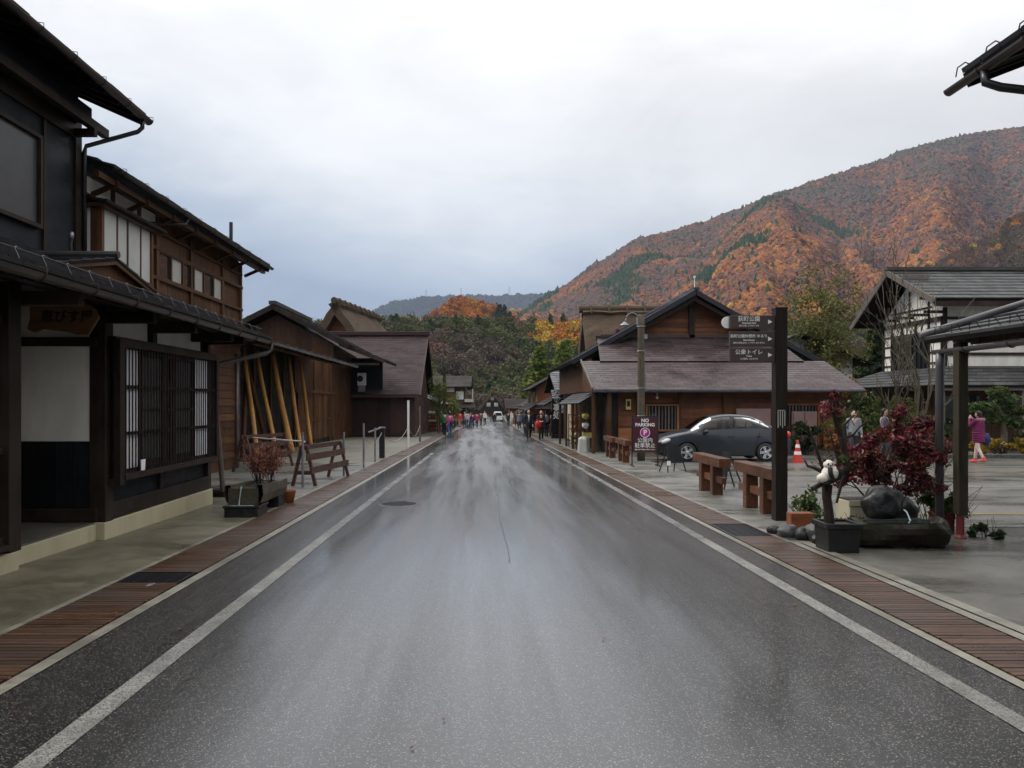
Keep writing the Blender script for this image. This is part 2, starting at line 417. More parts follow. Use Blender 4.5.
# ------------------------------------------------------------------ building helpers
def lerp(a, b, t): return Vector(a) * (1 - t) + Vector(b) * t
def roof_plane(mb, a, b, c, d, rows, cols=1, step=0.025, under=0.05, stagger=True):
    """a,b: eave ends, c,d: ridge ends (a-d and b-c are the rakes). Overlapping courses, each piece its own island."""
    a, b, c, d = map(Vector, (a, b, c, d))
    n = (b - a).cross(d - a).normalized()
    if n.z < 0: n = -n
    for i in range(rows):
        t0 = i / rows; t1 = min(1.0, (i + 1.25) / rows)
        l0, l1 = a.lerp(d, t0), a.lerp(d, t1); r0, r1 = b.lerp(c, t0), b.lerp(c, t1)
        off = 0.5 / cols if (stagger and i % 2 and cols > 1) else 0
        cuts = [0.0] + [k / cols + off for k in range(0 if off else 1, cols)] + [1.0]
        cuts = sorted(set(round(x, 5) for x in cuts if 0 <= x <= 1))
        for u0, u1 in zip(cuts[:-1], cuts[1:]):
            j = random.uniform(-0.15, 0.15) * step
            g = 0.006 / max(0.3, (b-a).length)
            p = [l0.lerp(r0, u0+g), l0.lerp(r0, u1-g), l1.lerp(r1, u1-g), l1.lerp(r1, u0+g)]
            top = [p[0] + n*(step+j), p[1] + n*(step+j), p[2], p[3]]
            bot = [q - n*0.006 for q in p]
            mb.add(bot + top, [(0,3,2,1),(4,5,6,7),(0,1,5,4),(1,2,6,5),(2,3,7,6),(3,0,4,7)])
    # soffit sheet below
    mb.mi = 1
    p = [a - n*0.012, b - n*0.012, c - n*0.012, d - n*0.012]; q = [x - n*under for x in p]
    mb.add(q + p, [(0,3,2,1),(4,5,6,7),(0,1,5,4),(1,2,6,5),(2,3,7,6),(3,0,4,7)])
    mb.mi = 0

def lap_boards(mb, p, q, z0, z1, pitch=0.18, t=0.022, out=(0,-1,0), seg=None):
    """horizontal lap boards from p to q (xy), between z0 and z1"""
    p = Vector((p[0], p[1], 0)); q = Vector((q[0], q[1], 0)); o = Vector(out).normalized()
    n = max(1, round((z1 - z0) / pitch)); h = (z1 - z0) / n
    L = (q - p).length
    for i in range(n):
        a = z0 + i*h; b = a + h*0.995
        cuts = [0.0]
        if seg:
            x = random.uniform(0.3, 1.0) * seg
            while x < L - 0.4: cuts.append(x / L); x += seg * random.uniform(0.8, 1.2)
        cuts.append(1.0)
        for c0, c1 in zip(cuts[:-1], cuts[1:]):
            P = p.lerp(q, c0); Q = p.lerp(q, c1)
            lo = o * (t + random.uniform(0, 0.003)); hi = o * (t*0.35)
            vs = [P + Vector((0,0,a)), Q + Vector((0,0,a)), Q + lo + Vector((0,0,a)), P + lo + Vector((0,0,a)),
                  P + Vector((0,0,b)), Q + Vector((0,0,b)), Q + hi + Vector((0,0,b)), P + hi + Vector((0,0,b))]
            mb.add(vs, [(0,3,2,1),(4,5,6,7),(0,1,5,4),(1,2,6,5),(2,3,7,6),(3,0,4,7)])

def vert_boards(mb, p, q, z0, z1, pitch=0.2, t=0.02, out=(0,-1,0), ztop=None):
    p = Vector((p[0], p[1], 0)); q = Vector((q[0], q[1], 0)); o = Vector(out).normalized()
    L = (q-p).length; n = max(1, round(L / pitch))
    for i in range(n):
        u0 = i/n + 0.004/L; u1 = (i+1)/n - 0.004/L
        P = p.lerp(q, u0); Q = p.lerp(q, u1); th = o * (t + random.uniform(-0.003, 0.003))
        zt = z1 if ztop is None else ztop((u0+u1)/2)
        if zt <= z0 + 0.02: continue
        zt0 = zt if ztop is None else ztop(u0); zt1 = zt if ztop is None else ztop(u1)
        vs = [P + Vector((0,0,z0)), Q + Vector((0,0,z0)), Q + th + Vector((0,0,z0)), P + th + Vector((0,0,z0)),
              P + Vector((0,0,zt0)), Q + Vector((0,0,zt1)), Q + th + Vector((0,0,zt1)), P + th + Vector((0,0,zt0))]
        mb.add(vs, [(0,3,2,1),(4,5,6,7),(0,1,5,4),(1,2,6,5),(2,3,7,6),(3,0,4,7)])

def gutter(mb, p, q, r=0.055, bands=0.9):
    """half-round gutter with strap bands"""
    p = Vector(p); q = Vector(q); d = (q-p); L = d.length; d.normalize(); s = d.cross(Vector((0,0,1))).normalized()
    n = 8; ring = []
    for k in range(n+1):
        t = math.pi * k / n
        ring.append(s * math.cos(t) * r - Vector((0,0,1)) * math.sin(t) * r)
    inn = [v * 0.88 for v in ring]
    poly = ring + inn[::-1]
    m_ = len(poly)
    vs = [p + v for v in poly] + [q + v for v in poly]
    fs = [(i, (i+1) % m_, m_ + (i+1) % m_, m_ + i) for i in range(m_)]
    mb.add(vs, fs)
    mb.add([p + v for v in ring], [tuple(range(n+1))]); mb.add([q + v for v in ring], [tuple(range(n+1))[::-1]])
    k = int(L / bands)
    for i in range(k + 1):
        c = p + d * (0.15 + i * bands)
        if (c - p).length > L: break
        pts = [c + v * 1.12 for v in ring]
        mb.tube(pts, 0.008, 4)
        mb.tube([c + ring[0]*1.1, c + ring[0]*1.1 + Vector((0,0,0.05)) , c + Vector((0,0,0.06))], 0.006, 4)

# ------------------------------------------------------------------ ground
def bend(y): return max(0.0, y - 60) * 0.0143
def sheet(name, x0, x1, y0, y1, dz, mat, brk=()):
    ys = sorted(set([y0, y1] + [b for b in (60, 90, 125, 160) if y0 < b < y1] + [b for b in brk]))
    mb = MB()
    for a, b in zip(ys[:-1], ys[1:]):
        ba, bb = (bend(a), bend(b)) if abs(x0) < 30 else (0, 0)
        mb.add([(x0+ba,a,G(a)+dz),(x1+ba,a,G(a)+dz),(x1+bb,b,G(b)+dz),(x0+bb,b,G(b)+dz)], [(0,1,2,3)])
    return tag(mb.build(name, mat), kind='structure')
mb = MB()
ys = [-60, -30, 0, 160, 400, 7000]
for a, b in zip(ys[:-1], ys[1:]):
    mb.add([(-5000,a,G(a)-0.016),(5000,a,G(a)-0.016),(5000,b,G(b)-0.016),(-5000,b,G(b)-0.016)], [(0,1,2,3)])
tag(mb.build('ground', M['earth']), kind='structure')
sheet('road', -2.65, 3.02, -8, 260, 0.0, M['asphalt'])
sheet('kerb', -2.75, -2.65, -8, 240, 0.006, M['kerb'])
sheet('kerb', 3.02, 3.10, -8, 240, 0.006, M['kerb'])
sheet('kerb', 3.63, 3.69, 9.2, 60, 0.010, M['kerb'])
sheet('kerb', 3.65, 3.745, -8, 9.2, 0.010, M['kerb'])
sheet('kerb', 3.76, 3.88, -8, 9.2, 0.014, M['kerb'])
sheet('kerb', -3.41, -3.35, -8, 50, 0.010, M['kerb'])
# walking decks of cross planks beside the road
def deck(x0, x1, y0, y1, skip):
    mb = MB(); y = y0
    while y < y1:
        if not (skip[0] < y < skip[1]):
            j = random.uniform(-0.0015, 0.0015); e = random.uniform(-0.004, 0.004)
            w = 0.056 if y < 30 else 0.17
            za = G(y) + 0.002; zb = G(y) + 0.014 + j
            mb.box(x0 + e, x1 + e, y, y + w, za - 0.02, zb)
        y += 0.068 if y < 30 else 0.2
    return tag(mb.build('path', M['deck']), kind='structure')
deck(-3.34, -2.76, 0.5, 62, (6.93, 7.42)); deck(3.11, 3.62, 0.5, 62, (9.55, 10.62))
sheet('path', -3.5, -2.76, 62, 160, 0.004, M['pavement_grey']); sheet('path', 3.11, 4.3, 62, 160, 0.004, M['pavement_grey'])
sheet('path', -3.34, -2.76, 0.4, 62, -0.010, M['soil']); sheet('path', 3.11, 3.62, 0.4, 62, -0.010, M['soil'])
# drain grates let into the decks
def grate(x0, x1, y0, y1, label):
    t = thing('drain_grate', label, 'drain grate', ((x0+x1)/2, y0, G(y0)))
    f = MB(); z = G((y0+y1)/2) + 0.006
    for a in ((x0,x1,y0,y0+0.02),(x0,x1,y1-0.02,y1),(x0,x0+0.02,y0+0.02,y1-0.02),(x1-0.02,x1,y0+0.02,y1-0.02)):
        f.box(*a, z-0.03, z+0.012)
    f.build('frame', M['metal_dark'], t)
    b = MB(); y = y0 + 0.045
    while y < y1 - 0.03:
        b.box(x0+0.02, x1-0.02, y, y+0.016, z-0.02, z+0.008); y += 0.036
    for k in range(1, 4):
        x = x0 + (x1-x0)*k/4; b.box(x-0.006, x+0.006, y0+0.02, y1-0.02, z-0.02, z+0.006)
    b.build('bars', M['metal_dark'], t)
grate(-3.34, -2.77, 6.95, 7.42, 'dark steel drain grate set in the left boardwalk in front of the black shop house')
grate(3.11, 3.62, 9.58, 10.62, 'dark steel drain grate set in the right boardwalk near the direction sign post')
sheet('pavement', -9.0, -3.35, -8, 14.6, 0.004, M['pavement'])
sheet('pavement', -12.0, -3.35, 14.6, 24.0, 0.002, M['pavement_grey'])
sheet('gravel_lot', -20, -3.35, 24.0, 50.5, 0.0, M['gravel'])
sheet('pavement', 3.62, 5.3, 9.4, 46, 0.006, M['pavement_grey'])
sheet('parking_lot', 3.7, 60, -8, 29.0, 0.0, M['lot'])
sheet('pavement', 3.7, 26, 29.0, 60, -0.004, M['pavement_grey'])
# painted lines
def line(x0, x1, y0, y1, dz, mat): sheet('line_marking', x0, x1, y0, y1, dz, mat)
line(-2.055, -1.925, -8, 9.6, 0.004, M['line_paint'])
line(2.615, 2.745, -8, 9.4, 0.004, M['line_paint'])
line(-2.055, -1.925, 9.6, 30, 0.004, M['line_worn']); line(2.615, 2.745, 9.4, 34, 0.004, M['line_worn'])
line(-3.0, -2.95, 6.80, 6.93, 0.02, M['line_paint'])
for (xa, xb, y, m) in ((6.6, 30, 11.8, 'yellow_paint'), (7.5, 30, 20.4, 'yellow_paint'), (9, 30, 24.3, 'line_paint'), (7.5, 30, 16.1, 'line_paint')):
    line(xa, xb, y, y + 0.12, 0.004, M[m])
mb = MB(); y = 8.0; pts = []                                # seam where two lanes of asphalt meet
while y < 44: pts.append((0.25 + 0.05*mn.noise(Vector((y*0.4,0,0))), y, 0.006 + 0.006*mn.noise(Vector((y*2.3,5,0))))); y += 0.25
for (x0, ya, w0), (x1, yb, w1) in zip(pts[:-1], pts[1:]):
    mb.add([(x0-w0,ya,G(ya)+0.003),(x0+w0,ya,G(ya)+0.003),(x1+w1,yb,G(yb)+0.003),(x1-w1,yb,G(yb)+0.003)], [(0,1,2,3)])
for (y, x0, x1) in ((26.4,-0.05,1.6),(25.2,-1.4,0.9)):
    mb.add([(x0,y,G(y)+0.0035),(x1,y,G(y)+0.0035),(x1,y+0.05,G(y)+0.0035),(x0,y+0.05,G(y)+0.0035)], [(0,1,2,3)])
tag(mb.build('road_seam', M['seam']), kind='structure')
# channel drain across the lot
mb = MB(); mb.box(5.9, 30, 10.45, 10.62, G(10.5)-0.02, G(10.5)+0.006); 
tag(mb.build('gutter_channel', M['stone_grey']), kind='structure')
# manhole
mb = MB(); mb.lathe((-1.45, 13.1, G(13.1)-0.012), [(0.36,0),(0.36,0.016),(0.33,0.020),(0.02,0.020)], 32)
for k in range(9):
    a = -0.28 + k*0.07; w = math.sqrt(max(0, 0.30**2 - a*a)); mb.box(-1.45-w, -1.45+w, 13.1+a-0.012, 13.1+a+0.012, G(13.1)+0.006, G(13.1)+0.013)
tag(mb.build('manhole_cover', M['metal_dark'], loc=(-1.45,13.1,G(13.1))), 'round iron manhole cover set in the wet road', 'manhole cover')

# ------------------------------------------------------------------ left: black shop house (house 1)
FZ = 0.08
WX = -4.70
h1 = thing('machiya_house', 'black two storey shop house with lattice window and carved board over the entrance', 'house', (-7, 8, G(8)))
mb = MB()
mb.box(-11, -4.60, -6, 7.62, G(10)-0.1, FZ); mb.box(-11, WX-0.02, 7.62, 9.38, G(10)-0.1, FZ-0.015); mb.box(-11, -4.62, 9.38, 13.12, G(13)-0.1, FZ)
mb.build('foundation', M['foundation'], h1, bevel=0.012)
mb = MB(); mb.box(-5.75, -4.74, 7.66, 9.36, FZ-0.012, FZ+0.005); mb.build('entrance_step', M['stone_step'], h1)
# core (dark body)
mb = MB()
mb.box(-11, -5.72, -6, 13.08, FZ, 3.15)            # rear core of ground storey
mb.box(-5.72, WX-0.03, 9.44, 13.08, FZ, 2.95)      # bay behind lattice
mb.box(-5.72, WX-0.03, -6, 7.70, FZ, 2.95)
mb.box(-5.72, WX-0.03, 7.70, 9.44, 2.74, 2.95)
mb.build('wall', M['black_board'], h1)
# plaster bands of the street front
mb = MB()
for (y0, y1) in ((9.62, 10.75), (10.95, 12.75)):
    mb.box(WX-0.03, WX, y0, y1, 2.33, 2.66)
mb.box(WX-0.03, WX, -6, 7.52, 1.10, 2.30)
mb.box(-5.70, WX-0.10, 9.415, 9.44, 1.07, 2.23)        # far cheek of the entrance
mb.box(-5.70, WX-0.10, 9.415, 9.44, 2.34, 2.72)
mb.box(-5.72, -5.695, 7.72, 9.41, 1.07, 2.72)
mb.build('plaster_panel', M['plaster'], h1)
# lower boards
mb = MB()
vert_boards(mb, (WX-0.03, 9.62), (WX-0.03, 13.05), 0.30, 0.60, 0.9, 0.02, (1,0,0))
mb.build('dado_board', M['blue_board'], h1)
mb = MB()
vert_boards(mb, (-5.68, 9.44), (WX-0.12, 9.44), 0.26, 1.07, 0.2, 0.02, (0,-1,0))
vert_boards(mb, (WX-0.03, -6), (WX-0.03, 7.5), 0.2, 1.10, 0.2, 0.03, (1,0,0))
vert_boards(mb, (-5.70, 7.75), (-5.70, 9.4), 0.26, 1.07, 0.2, 0.02, (1,0,0))
mb.build('dado_board', M['black_board'], h1)
# frame timbers
mb = MB()
mb.box(-4.80, -4.60, 7.46, 7.66, FZ, 2.80)          # entrance post left
mb.box(-4.82, -4.62, 9.40, 9.60, FZ, 2.80)          # entrance post right
mb.box(-4.80, -4.64, 12.95, 13.10, FZ, 2.80)        # corner post
mb.box(-4.79, -4.63, 10.78, 10.92, 2.29, 2.80); 
mb.box(-4.78, -4.62, 9.60, 12.95, 2.66, 2.82); mb.box(-4.76, -4.60, -6, 9.40, 2.72, 2.86)
mb.box(-4.80, -4.635, 9.60, 12.95, 0.09, 0.30)       # ground sill beam
mb.box(-4.80, -4.65, -6, 7.64, 0.09, 0.24)
mb.box(-5.70, -4.72, 9.36, 9.415, 2.23, 2.34); mb.box(-5.70, -4.72, 9.37, 9.42, 0.09, 0.25)
mb.box(-4.80, -4.66, 11.1, 11.2, 0.30, 0.60)
mb.box(-4.78, -4.655, -6, 7.64, 2.30, 2.40); mb.box(-4.78, -4.655, -6, 7.64, 1.04, 1.10)
mb.box(-4.72, -4.56, 6.9, 7.44, 0.12, 0.17)         # end of a bench board
for y in (6.3, 7.75, 9.5, 10.85, 12.4, 13.02):        # brackets carrying the pent roof
    mb.box(-4.72, -4.05, y-0.06, y+0.06, 2.52, 2.66)
mb.box(-4.30, -4.20, -6, 14.1, 2.66, 2.76)
mb.build('timber_frame', M['dark_wood'], h1, bevel=0.008)
# lattice bay
lat = MB(); LX = -4.50
y0, y1 = 9.46, 12.98
lat.box(LX-0.05, LX+0.03, y0, y0+0.13, 0.52, 2.33); lat.box(LX-0.05, LX+0.03, y1-0.10, y1, 0.58, 2.30)
lat.box(LX-0.07, LX+0.04, y0+0.13, y1, 0.575, 0.65); lat.box(LX-0.05, LX+0.03, y0+0.13, y1-0.1, 2.24, 2.33)
for z in (1.13, 1.72): lat.box(LX-0.016, LX-0.004, y0+0.13, y1-0.1, z, z+0.045)
y = y0 + 0.20; i = 0
while y < y1 - 0.13:
    lat.box(LX-0.003, LX+0.009, y, y+0.020, 0.65, 2.24)
    y += 0.092; i += 1
lo = lat.build('lattice_window', M['black_wood'], h1)
wn = MB(); bk = MB(); fr = MB()
secs = [(9.62,10.12,'w'),(10.26,10.86,'d'),(11.02,11.10,'x'),(11.34,11.95,'d'),(12.10,12.66,'w')]
pw = MB(); pd = MB()
for a, b, k in secs:
    if k == 'w': pw = MB(); pw.box(LX-0.060, LX-0.052, a, b, 0.70, 2.22); pw.build('paper_screen', M['paper'], lo)
    if k == 'd': pd = MB(); pd.box(LX-0.060, LX-0.052, a, b, 0.78, 2.15); pd.build('glass_pane', M['paper_dim'], lo)
fr.box(LX-0.12, LX-0.07, y0+0.1, y1-0.06, 0.6, 2.3)
for a in (9.60, 10.13, 10.20, 10.87, 11.15, 11.28, 11.96, 12.05, 12.67): fr.box(LX-0.07, LX-0.035, a, a+0.045, 0.65, 2.24)
for z in (0.66, 1.42, 2.18): fr.box(LX-0.07, LX-0.038, 10.2, 12.05, z, z+0.04)
fr.build('window_frame', M['black_wood'], lo)
mb = MB(); mb.box(LX-0.15, LX-0.05, y0, y1, 0.55, 0.60); mb.box(LX-0.15, LX-0.02, y0, y1, 2.33, 2.36); mb.build('bay_shelf', M['dark_wood'], h1)
# lower pent roof: eave -3.95, wall -6.9
mb = MB(); roof_plane(mb, (-3.93,-6,2.72), (-3.93,14.25,2.72), (-6.92,14.25,3.90), (-6.92,-6,3.90), 12, 50, 0.035, 0.05)
mb.build('lower_roof', M['tile_dark'], h1)
mb = MB()                                                # snow guard hoops along the eave
y = 3.0
while y < 14.2:
    mb.tube([(-4.02,y-0.12,2.79),(-4.10,y-0.06,2.90),(-4.12,y,2.92),(-4.10,y+0.06,2.90),(-4.02,y+0.12,2.79)], 0.006, 4); y += 0.42
mb.tube([(-4.10,2,2.90),(-4.10,14.2,2.90)], 0.007, 5)
mb.build('snow_guard', M['metal_dark'], h1)
mb = MB(); gutter(mb, (-3.90,-6,2.70), (-3.90,14.25,2.66), 0.062, 0.9)
go = mb.build('gutter', M['metal_brown'], h1, smooth=False)
mb = MB(); mb.tube([(-3.90,14.1,2.64),(-3.90,14.1,2.50),(-3.96,14.05,2.44),(-4.70,13.3,2.18),(-4.76,13.2,2.12),(-4.76,13.18,0.0)], 0.038, 8)
mb.build('downpipe', M['metal_brown'], h1, smooth=True)
# rafters under the pent roof
mb = MB(); y = 5.2
while y < 14.2:
    mb.beam((-4.0,y,2.66), (-6.9,y,3.80), 0.05, 0.07); y += 0.42
mb.build('rafter', M['black_wood'], h1)
# upper storey
UX = -6.90
mb = MB(); mb.box(-11, UX, -6, 13.1, 3.1, 6.9); mb.box(UX, -6.62, -6, 13.0, 6.26, 6.5); mb.build('upper_wall', M['blue_board'], h1)
mb = MB()
mb.box(UX, UX+0.05, 12.93, 13.12, 3.85, 6.3); mb.box(UX, UX+0.045, 12.0, 12.08, 3.85, 6.3)
mb.box(UX, UX+0.06, -6, 12.93, 5.98, 6.2); mb.box(-6.62, -6.50, -6, 13.35, 6.12, 6.26)
for y in (3, 6, 9, 12.9): mb.box(-6.9, -6.5, y-0.05, y+0.05, 6.0, 6.12)
mb.build('timber_frame', M['dark_wood'], h1)
wf = MB()
for (a, b, c, d) in ((8.6,11.9,4.22,4.28),(8.6,11.9,5.60,5.66),(11.84,11.9,4.28,5.60),(8.6,8.68,4.28,5.60),(10.2,10.27,4.28,5.6)): wf.box(UX, UX+0.09, a, b, c, d)
w = wf.build('window', M['dark_wood'], h1)
mb = MB(); mb.box(UX+0.01, UX+0.03, 8.68, 11.82, 4.28, 5.60); mb.build('pane', M['paper_dim'], w)
mb = MB(); roof_plane(mb, (-6.0,-6,6.62), (-6.0,13.65,6.62), (-10.5,13.65,8.6), (-10.5,-6,8.6), 14, 45, 0.04, 0.09); mb.build('upper_roof', M['tile_dark'], h1)
mb = MB(); y = 6
while y < 13.6:
    mb.beam((-6.05,y,6.50), (-9,y,7.78), 0.055, 0.08); y += 0.45
mb.beam((-6.02,13.62,6.52), (-10.4,13.62,8.46), 0.04, 0.16); mb.build('rafter', M['soffit'], h1)
mb = MB(); gutter(mb, (-5.97,-6,6.62), (-5.97,13.72,6.56), 0.075, 0.85); mb.build('gutter', M['metal_brown'], h1)
mb = MB(); mb.tube([(-5.99,13.5,6.52),(-5.99,13.5,6.36),(-6.06,13.48,6.28),(-6.80,13.15,5.92),(-6.82,13.14,5.8),(-6.82,13.14,3.9)], 0.04, 8); mb.build('downpipe', M['metal_dark'], h1, smooth=True)
mb = MB(); mb.tube([(-6.05,11.3,3.95),(-6.05,11.3,4.02),(-6.4,11.9,4.0),(-6.5,12.1,3.94)], 0.03, 8); mb.build('flue_pipe', M['metal_grey'], h1, smooth=True)

# carved name board hung over the entrance
sb = thing('shop_sign', 'irregular brown carved wooden board with brush lettering above the white entrance panel', 'sign', (-4.86, 9.0, 2.33))
mb = MB(); out = [(-5.50,2.52),(-5.53,2.40),(-5.44,2.36),(-5.35,2.40),(-5.10,2.37),(-4.95,2.335),(-4.82,2.33),(-4.76,2.42),(-4.69,2.54),(-4.74,2.64),(-4.82,2.70),(-5.0,2.71),(-5.2,2.70),(-5.38,2.69),(-5.50,2.67)]
mb.prism([(x+0.2, 9.02, z) for x, z in out], (0,-0.045,0)); mb.build('board', M['carved_wood'], sb, bevel=0.01)

# text helper: real lettering as thin meshes
def text(body, size, loc, parent, mat, rot=(R(90),0,0), align='CENTER', ext=0.0012, name='lettering', bold=0.0, spacing=1.0, line=1.0):
    cu = bpy.data.curves.new('txt', 'FONT'); cu.body = body; cu.size = size; cu.align_x = align; cu.align_y = 'CENTER'
    cu.extrude = ext; cu.offset = bold; cu.space_character = spacing; cu.space_line = line; cu.resolution_u = 3
    o = bpy.data.objects.new('txt', cu); COL.objects.link(o)
    o.rotation_euler = rot; o.location = loc
    bpy.context.view_layer.update()
    dg = bpy.context.evaluated_depsgraph_get(); me = bpy.data.meshes.new_from_object(o.evaluated_get(dg))
    me.transform(o.matrix_world)
    org = ORG[parent.name_full]
    me.transform(Matrix.Translation(-org))
    bpy.data.objects.remove(o); bpy.data.curves.remove(cu)
    me.materials.clear(); me.materials.append(mat); me.name = name
    q = bpy.data.objects.new(name, me); COL.objects.link(q); q.parent = parent; ORG[q.name_full] = org
    return q
text('恵びす屋', 0.15, (-4.86, 8.972, 2.54), sb, M['black_wood'], bold=0.003, spacing=1.05)

mb = MB(); mb.box(-4.60, -4.50, 10.02, 10.03, 0.60, 0.73); 
mb2 = MB(); mb2.prism([(-4.455,10.0,0.66),(-4.455,10.10,0.66),(-4.455,10.12,0.80),(-4.455,9.99,0.80)], (0.008,0,0))
tag(mb2.build('paper_card', M['paper'], loc=(-4.45,10.05,0.66)), 'small white paper card pinned on the sill of the lattice window', 'card')
mb = MB(); mb.tube([(-4.82,14.25,G(14.2)),(-4.86,14.1,0.9),(-4.93,13.9,2.35)], [0.05,0.048,0.045], 9)
tag(mb.build('leaning_pole', M['grey_wood'], loc=(-4.82,14.25,G(14.2))), 'weathered round pole leaning at the corner of the black shop house', 'pole')
mb = MB(); mb.box(-5.25,-4.62,14.15,14.55,G(14.2),G(14.2)+0.10); mb.box(-5.2,-4.68,14.2,14.5,G(14.2)+0.10,G(14.2)+0.13)
tag(mb.build('stone_base', M['black_wood'], loc=(-4.9,14.35,G(14.2)),bevel=0.01), 'low black plinth under the leaning pole', 'plinth')
# small gabled hood lying on the pent roof
hd = thing('roof_hood', 'small tiled gable hood standing on the lower roof of the black shop house', 'roof hood', (-5.6, 10.4, 3.1))
mb = MB()
roof_plane(mb, (-6.3,8.9,3.17),(-4.95,8.9,3.17),(-4.95,10.4,3.50),(-6.3,10.4,3.50), 5, 5, 0.02, 0.03)
roof_plane(mb, (-4.95,12.0,3.15),(-6.3,12.0,3.15),(-6.3,10.4,3.50),(-4.95,10.4,3.50), 5, 5, 0.02, 0.03)
mb.tube([(-4.93,10.4,3.54),(-6.3,10.4,3.54)],0.05,8)
mb.build('roof', M['tile_dark'], hd)
mb = MB(); mb.prism([(-5.05,9.1,3.08),(-5.05,11.8,3.08),(-5.05,11.8,3.14),(-5.05,10.4,3.44),(-5.05,9.1,3.14)], (-1.2,0,0)); mb.beam((-4.98,10.4,3.44),(-4.98,12.0,3.11),0.04,0.07); mb.beam((-4.98,10.4,3.44),(-4.98,8.9,3.13),0.04,0.07); mb.build('frame', M['brown_wood'], hd)

# ------------------------------------------------------------------ house 2: brown upper storey with white bay
h2 = thing('machiya_house', 'brown boarded two storey house with white bay window next to the black shop house', 'house', (-8, 17.5, G(17.5)))
mb = MB(); mb.box(-13, -6.99, 13.12, 22, G(22)-0.1, 5.55); mb.build('wall', M['brown_wood'], h2)
mb = MB()
vert_boards(mb, (-6.99,15.4), (-6.99,22.0), 3.6, 4.18, 0.22, 0.03, (1,0,0)); vert_boards(mb, (-6.99,15.4), (-6.99,22.0), 4.80, 5.5, 0.45, 0.03, (1,0,0))
lap_boards(mb, (-6.99,14), (-6.99,22.0), G(20)+0.3, 3.3, 0.2, 0.03, (1,0,0))
vert_boards(mb, (-12.9,21.99), (-6.99,21.99), 3.0, 5.5, 0.22, 0.02, (0,1,0))
mb.build('cladding', M['brown_wood'], h2)
mb = MB()
for y in (13.2, 14.35, 15.45, 16.3, 18.2, 20.4, 21.93): mb.box(-6.99, -6.90, y-0.06, y+0.06, 3.6, 5.5)
mb.box(-6.99, -6.89, 13.1, 22.03, 4.14, 4.21); mb.box(-6.99, -6.89, 15.4, 22.03, 4.77, 4.84); mb.box(-6.99,-6.90,13.1,22.0,5.14,5.2)
for k in range(8): 
    y = 13.6 + k*1.25; mb.beam((-6.95,y,5.2), (-6.45,y,5.42), 0.06, 0.08)
mb.box(-6.6,-6.5,13,22.9,5.36,5.46)
mb.build('timber_frame', M['brown_wood'], h2)
mb = MB()
for a, b in ((13.26,14.29),(14.41,15.39),(15.51,16.24)): mb.box(-6.97, -6.93, a, b, 5.2, 5.5)
mb.build('plaster_panel', M['plaster'], h2)
for k in range(6):
    a = 16.39 + k*0.665; w = MB(); w.box(-6.97,-6.90,a-0.032,a,4.21,4.77); w.box(-6.97,-6.90,a+0.60,a+0.633,4.21,4.77); w.box(-6.97,-6.905,a,a+0.60,4.21,4.235); w.box(-6.97,-6.905,a,a+0.60,4.745,4.77); wo = w.build('window', M['brown_wood'], h2); p = MB(); p.box(-6.965, -6.945, a, a+0.60, 4.21, 4.77); p.build('pane', M['frost_glass'] if k % 2 else M['dark_glass'], wo)
bay = MB()
bay.box(-6.99,-6.60,13.30,15.40,3.80,3.90); bay.box(-7.0,-6.50,13.2,15.55,4.92,4.98)
for y in (13.34, 15.33): bay.box(-6.68,-6.60,y-0.04,y+0.05,3.90,4.92)
bay.box(-6.665,-6.62,14.3,14.35,3.9,4.92); bay.box(-6.665,-6.62,13.9,13.94,3.9,4.92); bay.box(-6.665,-6.62,14.85,14.89,3.9,4.92)
bay.box(-6.80,-6.68,13.30,13.33,3.9,4.92); bay.box(-6.67,-6.64,13.3,15.3,4.72,4.76)
bo = bay.build('bay_window', M['brown_wood'], h2)
p = MB(); p.box(-6.66,-6.635,13.38,15.29,3.9,4.92); p.build('pane', M['bay_glass'], bo)
p = MB(); p.box(-6.99,-6.80,13.305,13.33,3.9,4.92); p.build('side_panel', M['plaster_white'], bo)
mb = MB(); roof_plane(mb, (-7.0,13.15,5.12),(-7.0,15.6,5.12),(-7.0,15.6,5.12),(-7.0,13.15,5.12),1,1,0.01); 
mb = MB(); roof_plane(mb, (-6.42,13.12,4.99),(-6.42,15.62,4.99),(-6.98,15.62,5.12),(-6.98,13.12,5.12), 2, 1, 0.02, 0.03); mb.build('bay_roof', M['metal_dark'], h2)
mb = MB(); roof_plane(mb, (-6.39,13.3,5.62),(-6.39,23.0,5.60),(-10,23.0,6.95),(-10,13.3,6.95), 12, 30, 0.045, 0.07); mb.build('roof', M['tile_dark'], h2)
mb = MB(); gutter(mb, (-6.33,13.35,5.58),(-6.33,23.0,5.54), 0.06, 0.9); mb.build('gutter', M['metal_brown'], h2)
mb = MB(); mb.beam((-6.4,22.96,5.5),(-10,22.96,6.84),0.05,0.18); mb.tube([(-6.36,16.6,5.5),(-6.4,16.5,5.35),(-6.9,15.9,5.25),(-6.92,15.8,5.0),(-6.92,15.8,4.0)],0.03,7); mb.tube([(-6.9,21,5.9),(-6.9,21,6.45)],0.05,8)
mb.build('downpipe', M['metal_dark'], h2)
mb = MB(); mb.tube([(-6.93,21.6,2.9),(-6.93,21.6,G(22))],0.045,8); mb.build('drain_pipe', M['pipe_grey'], h2, smooth=True)

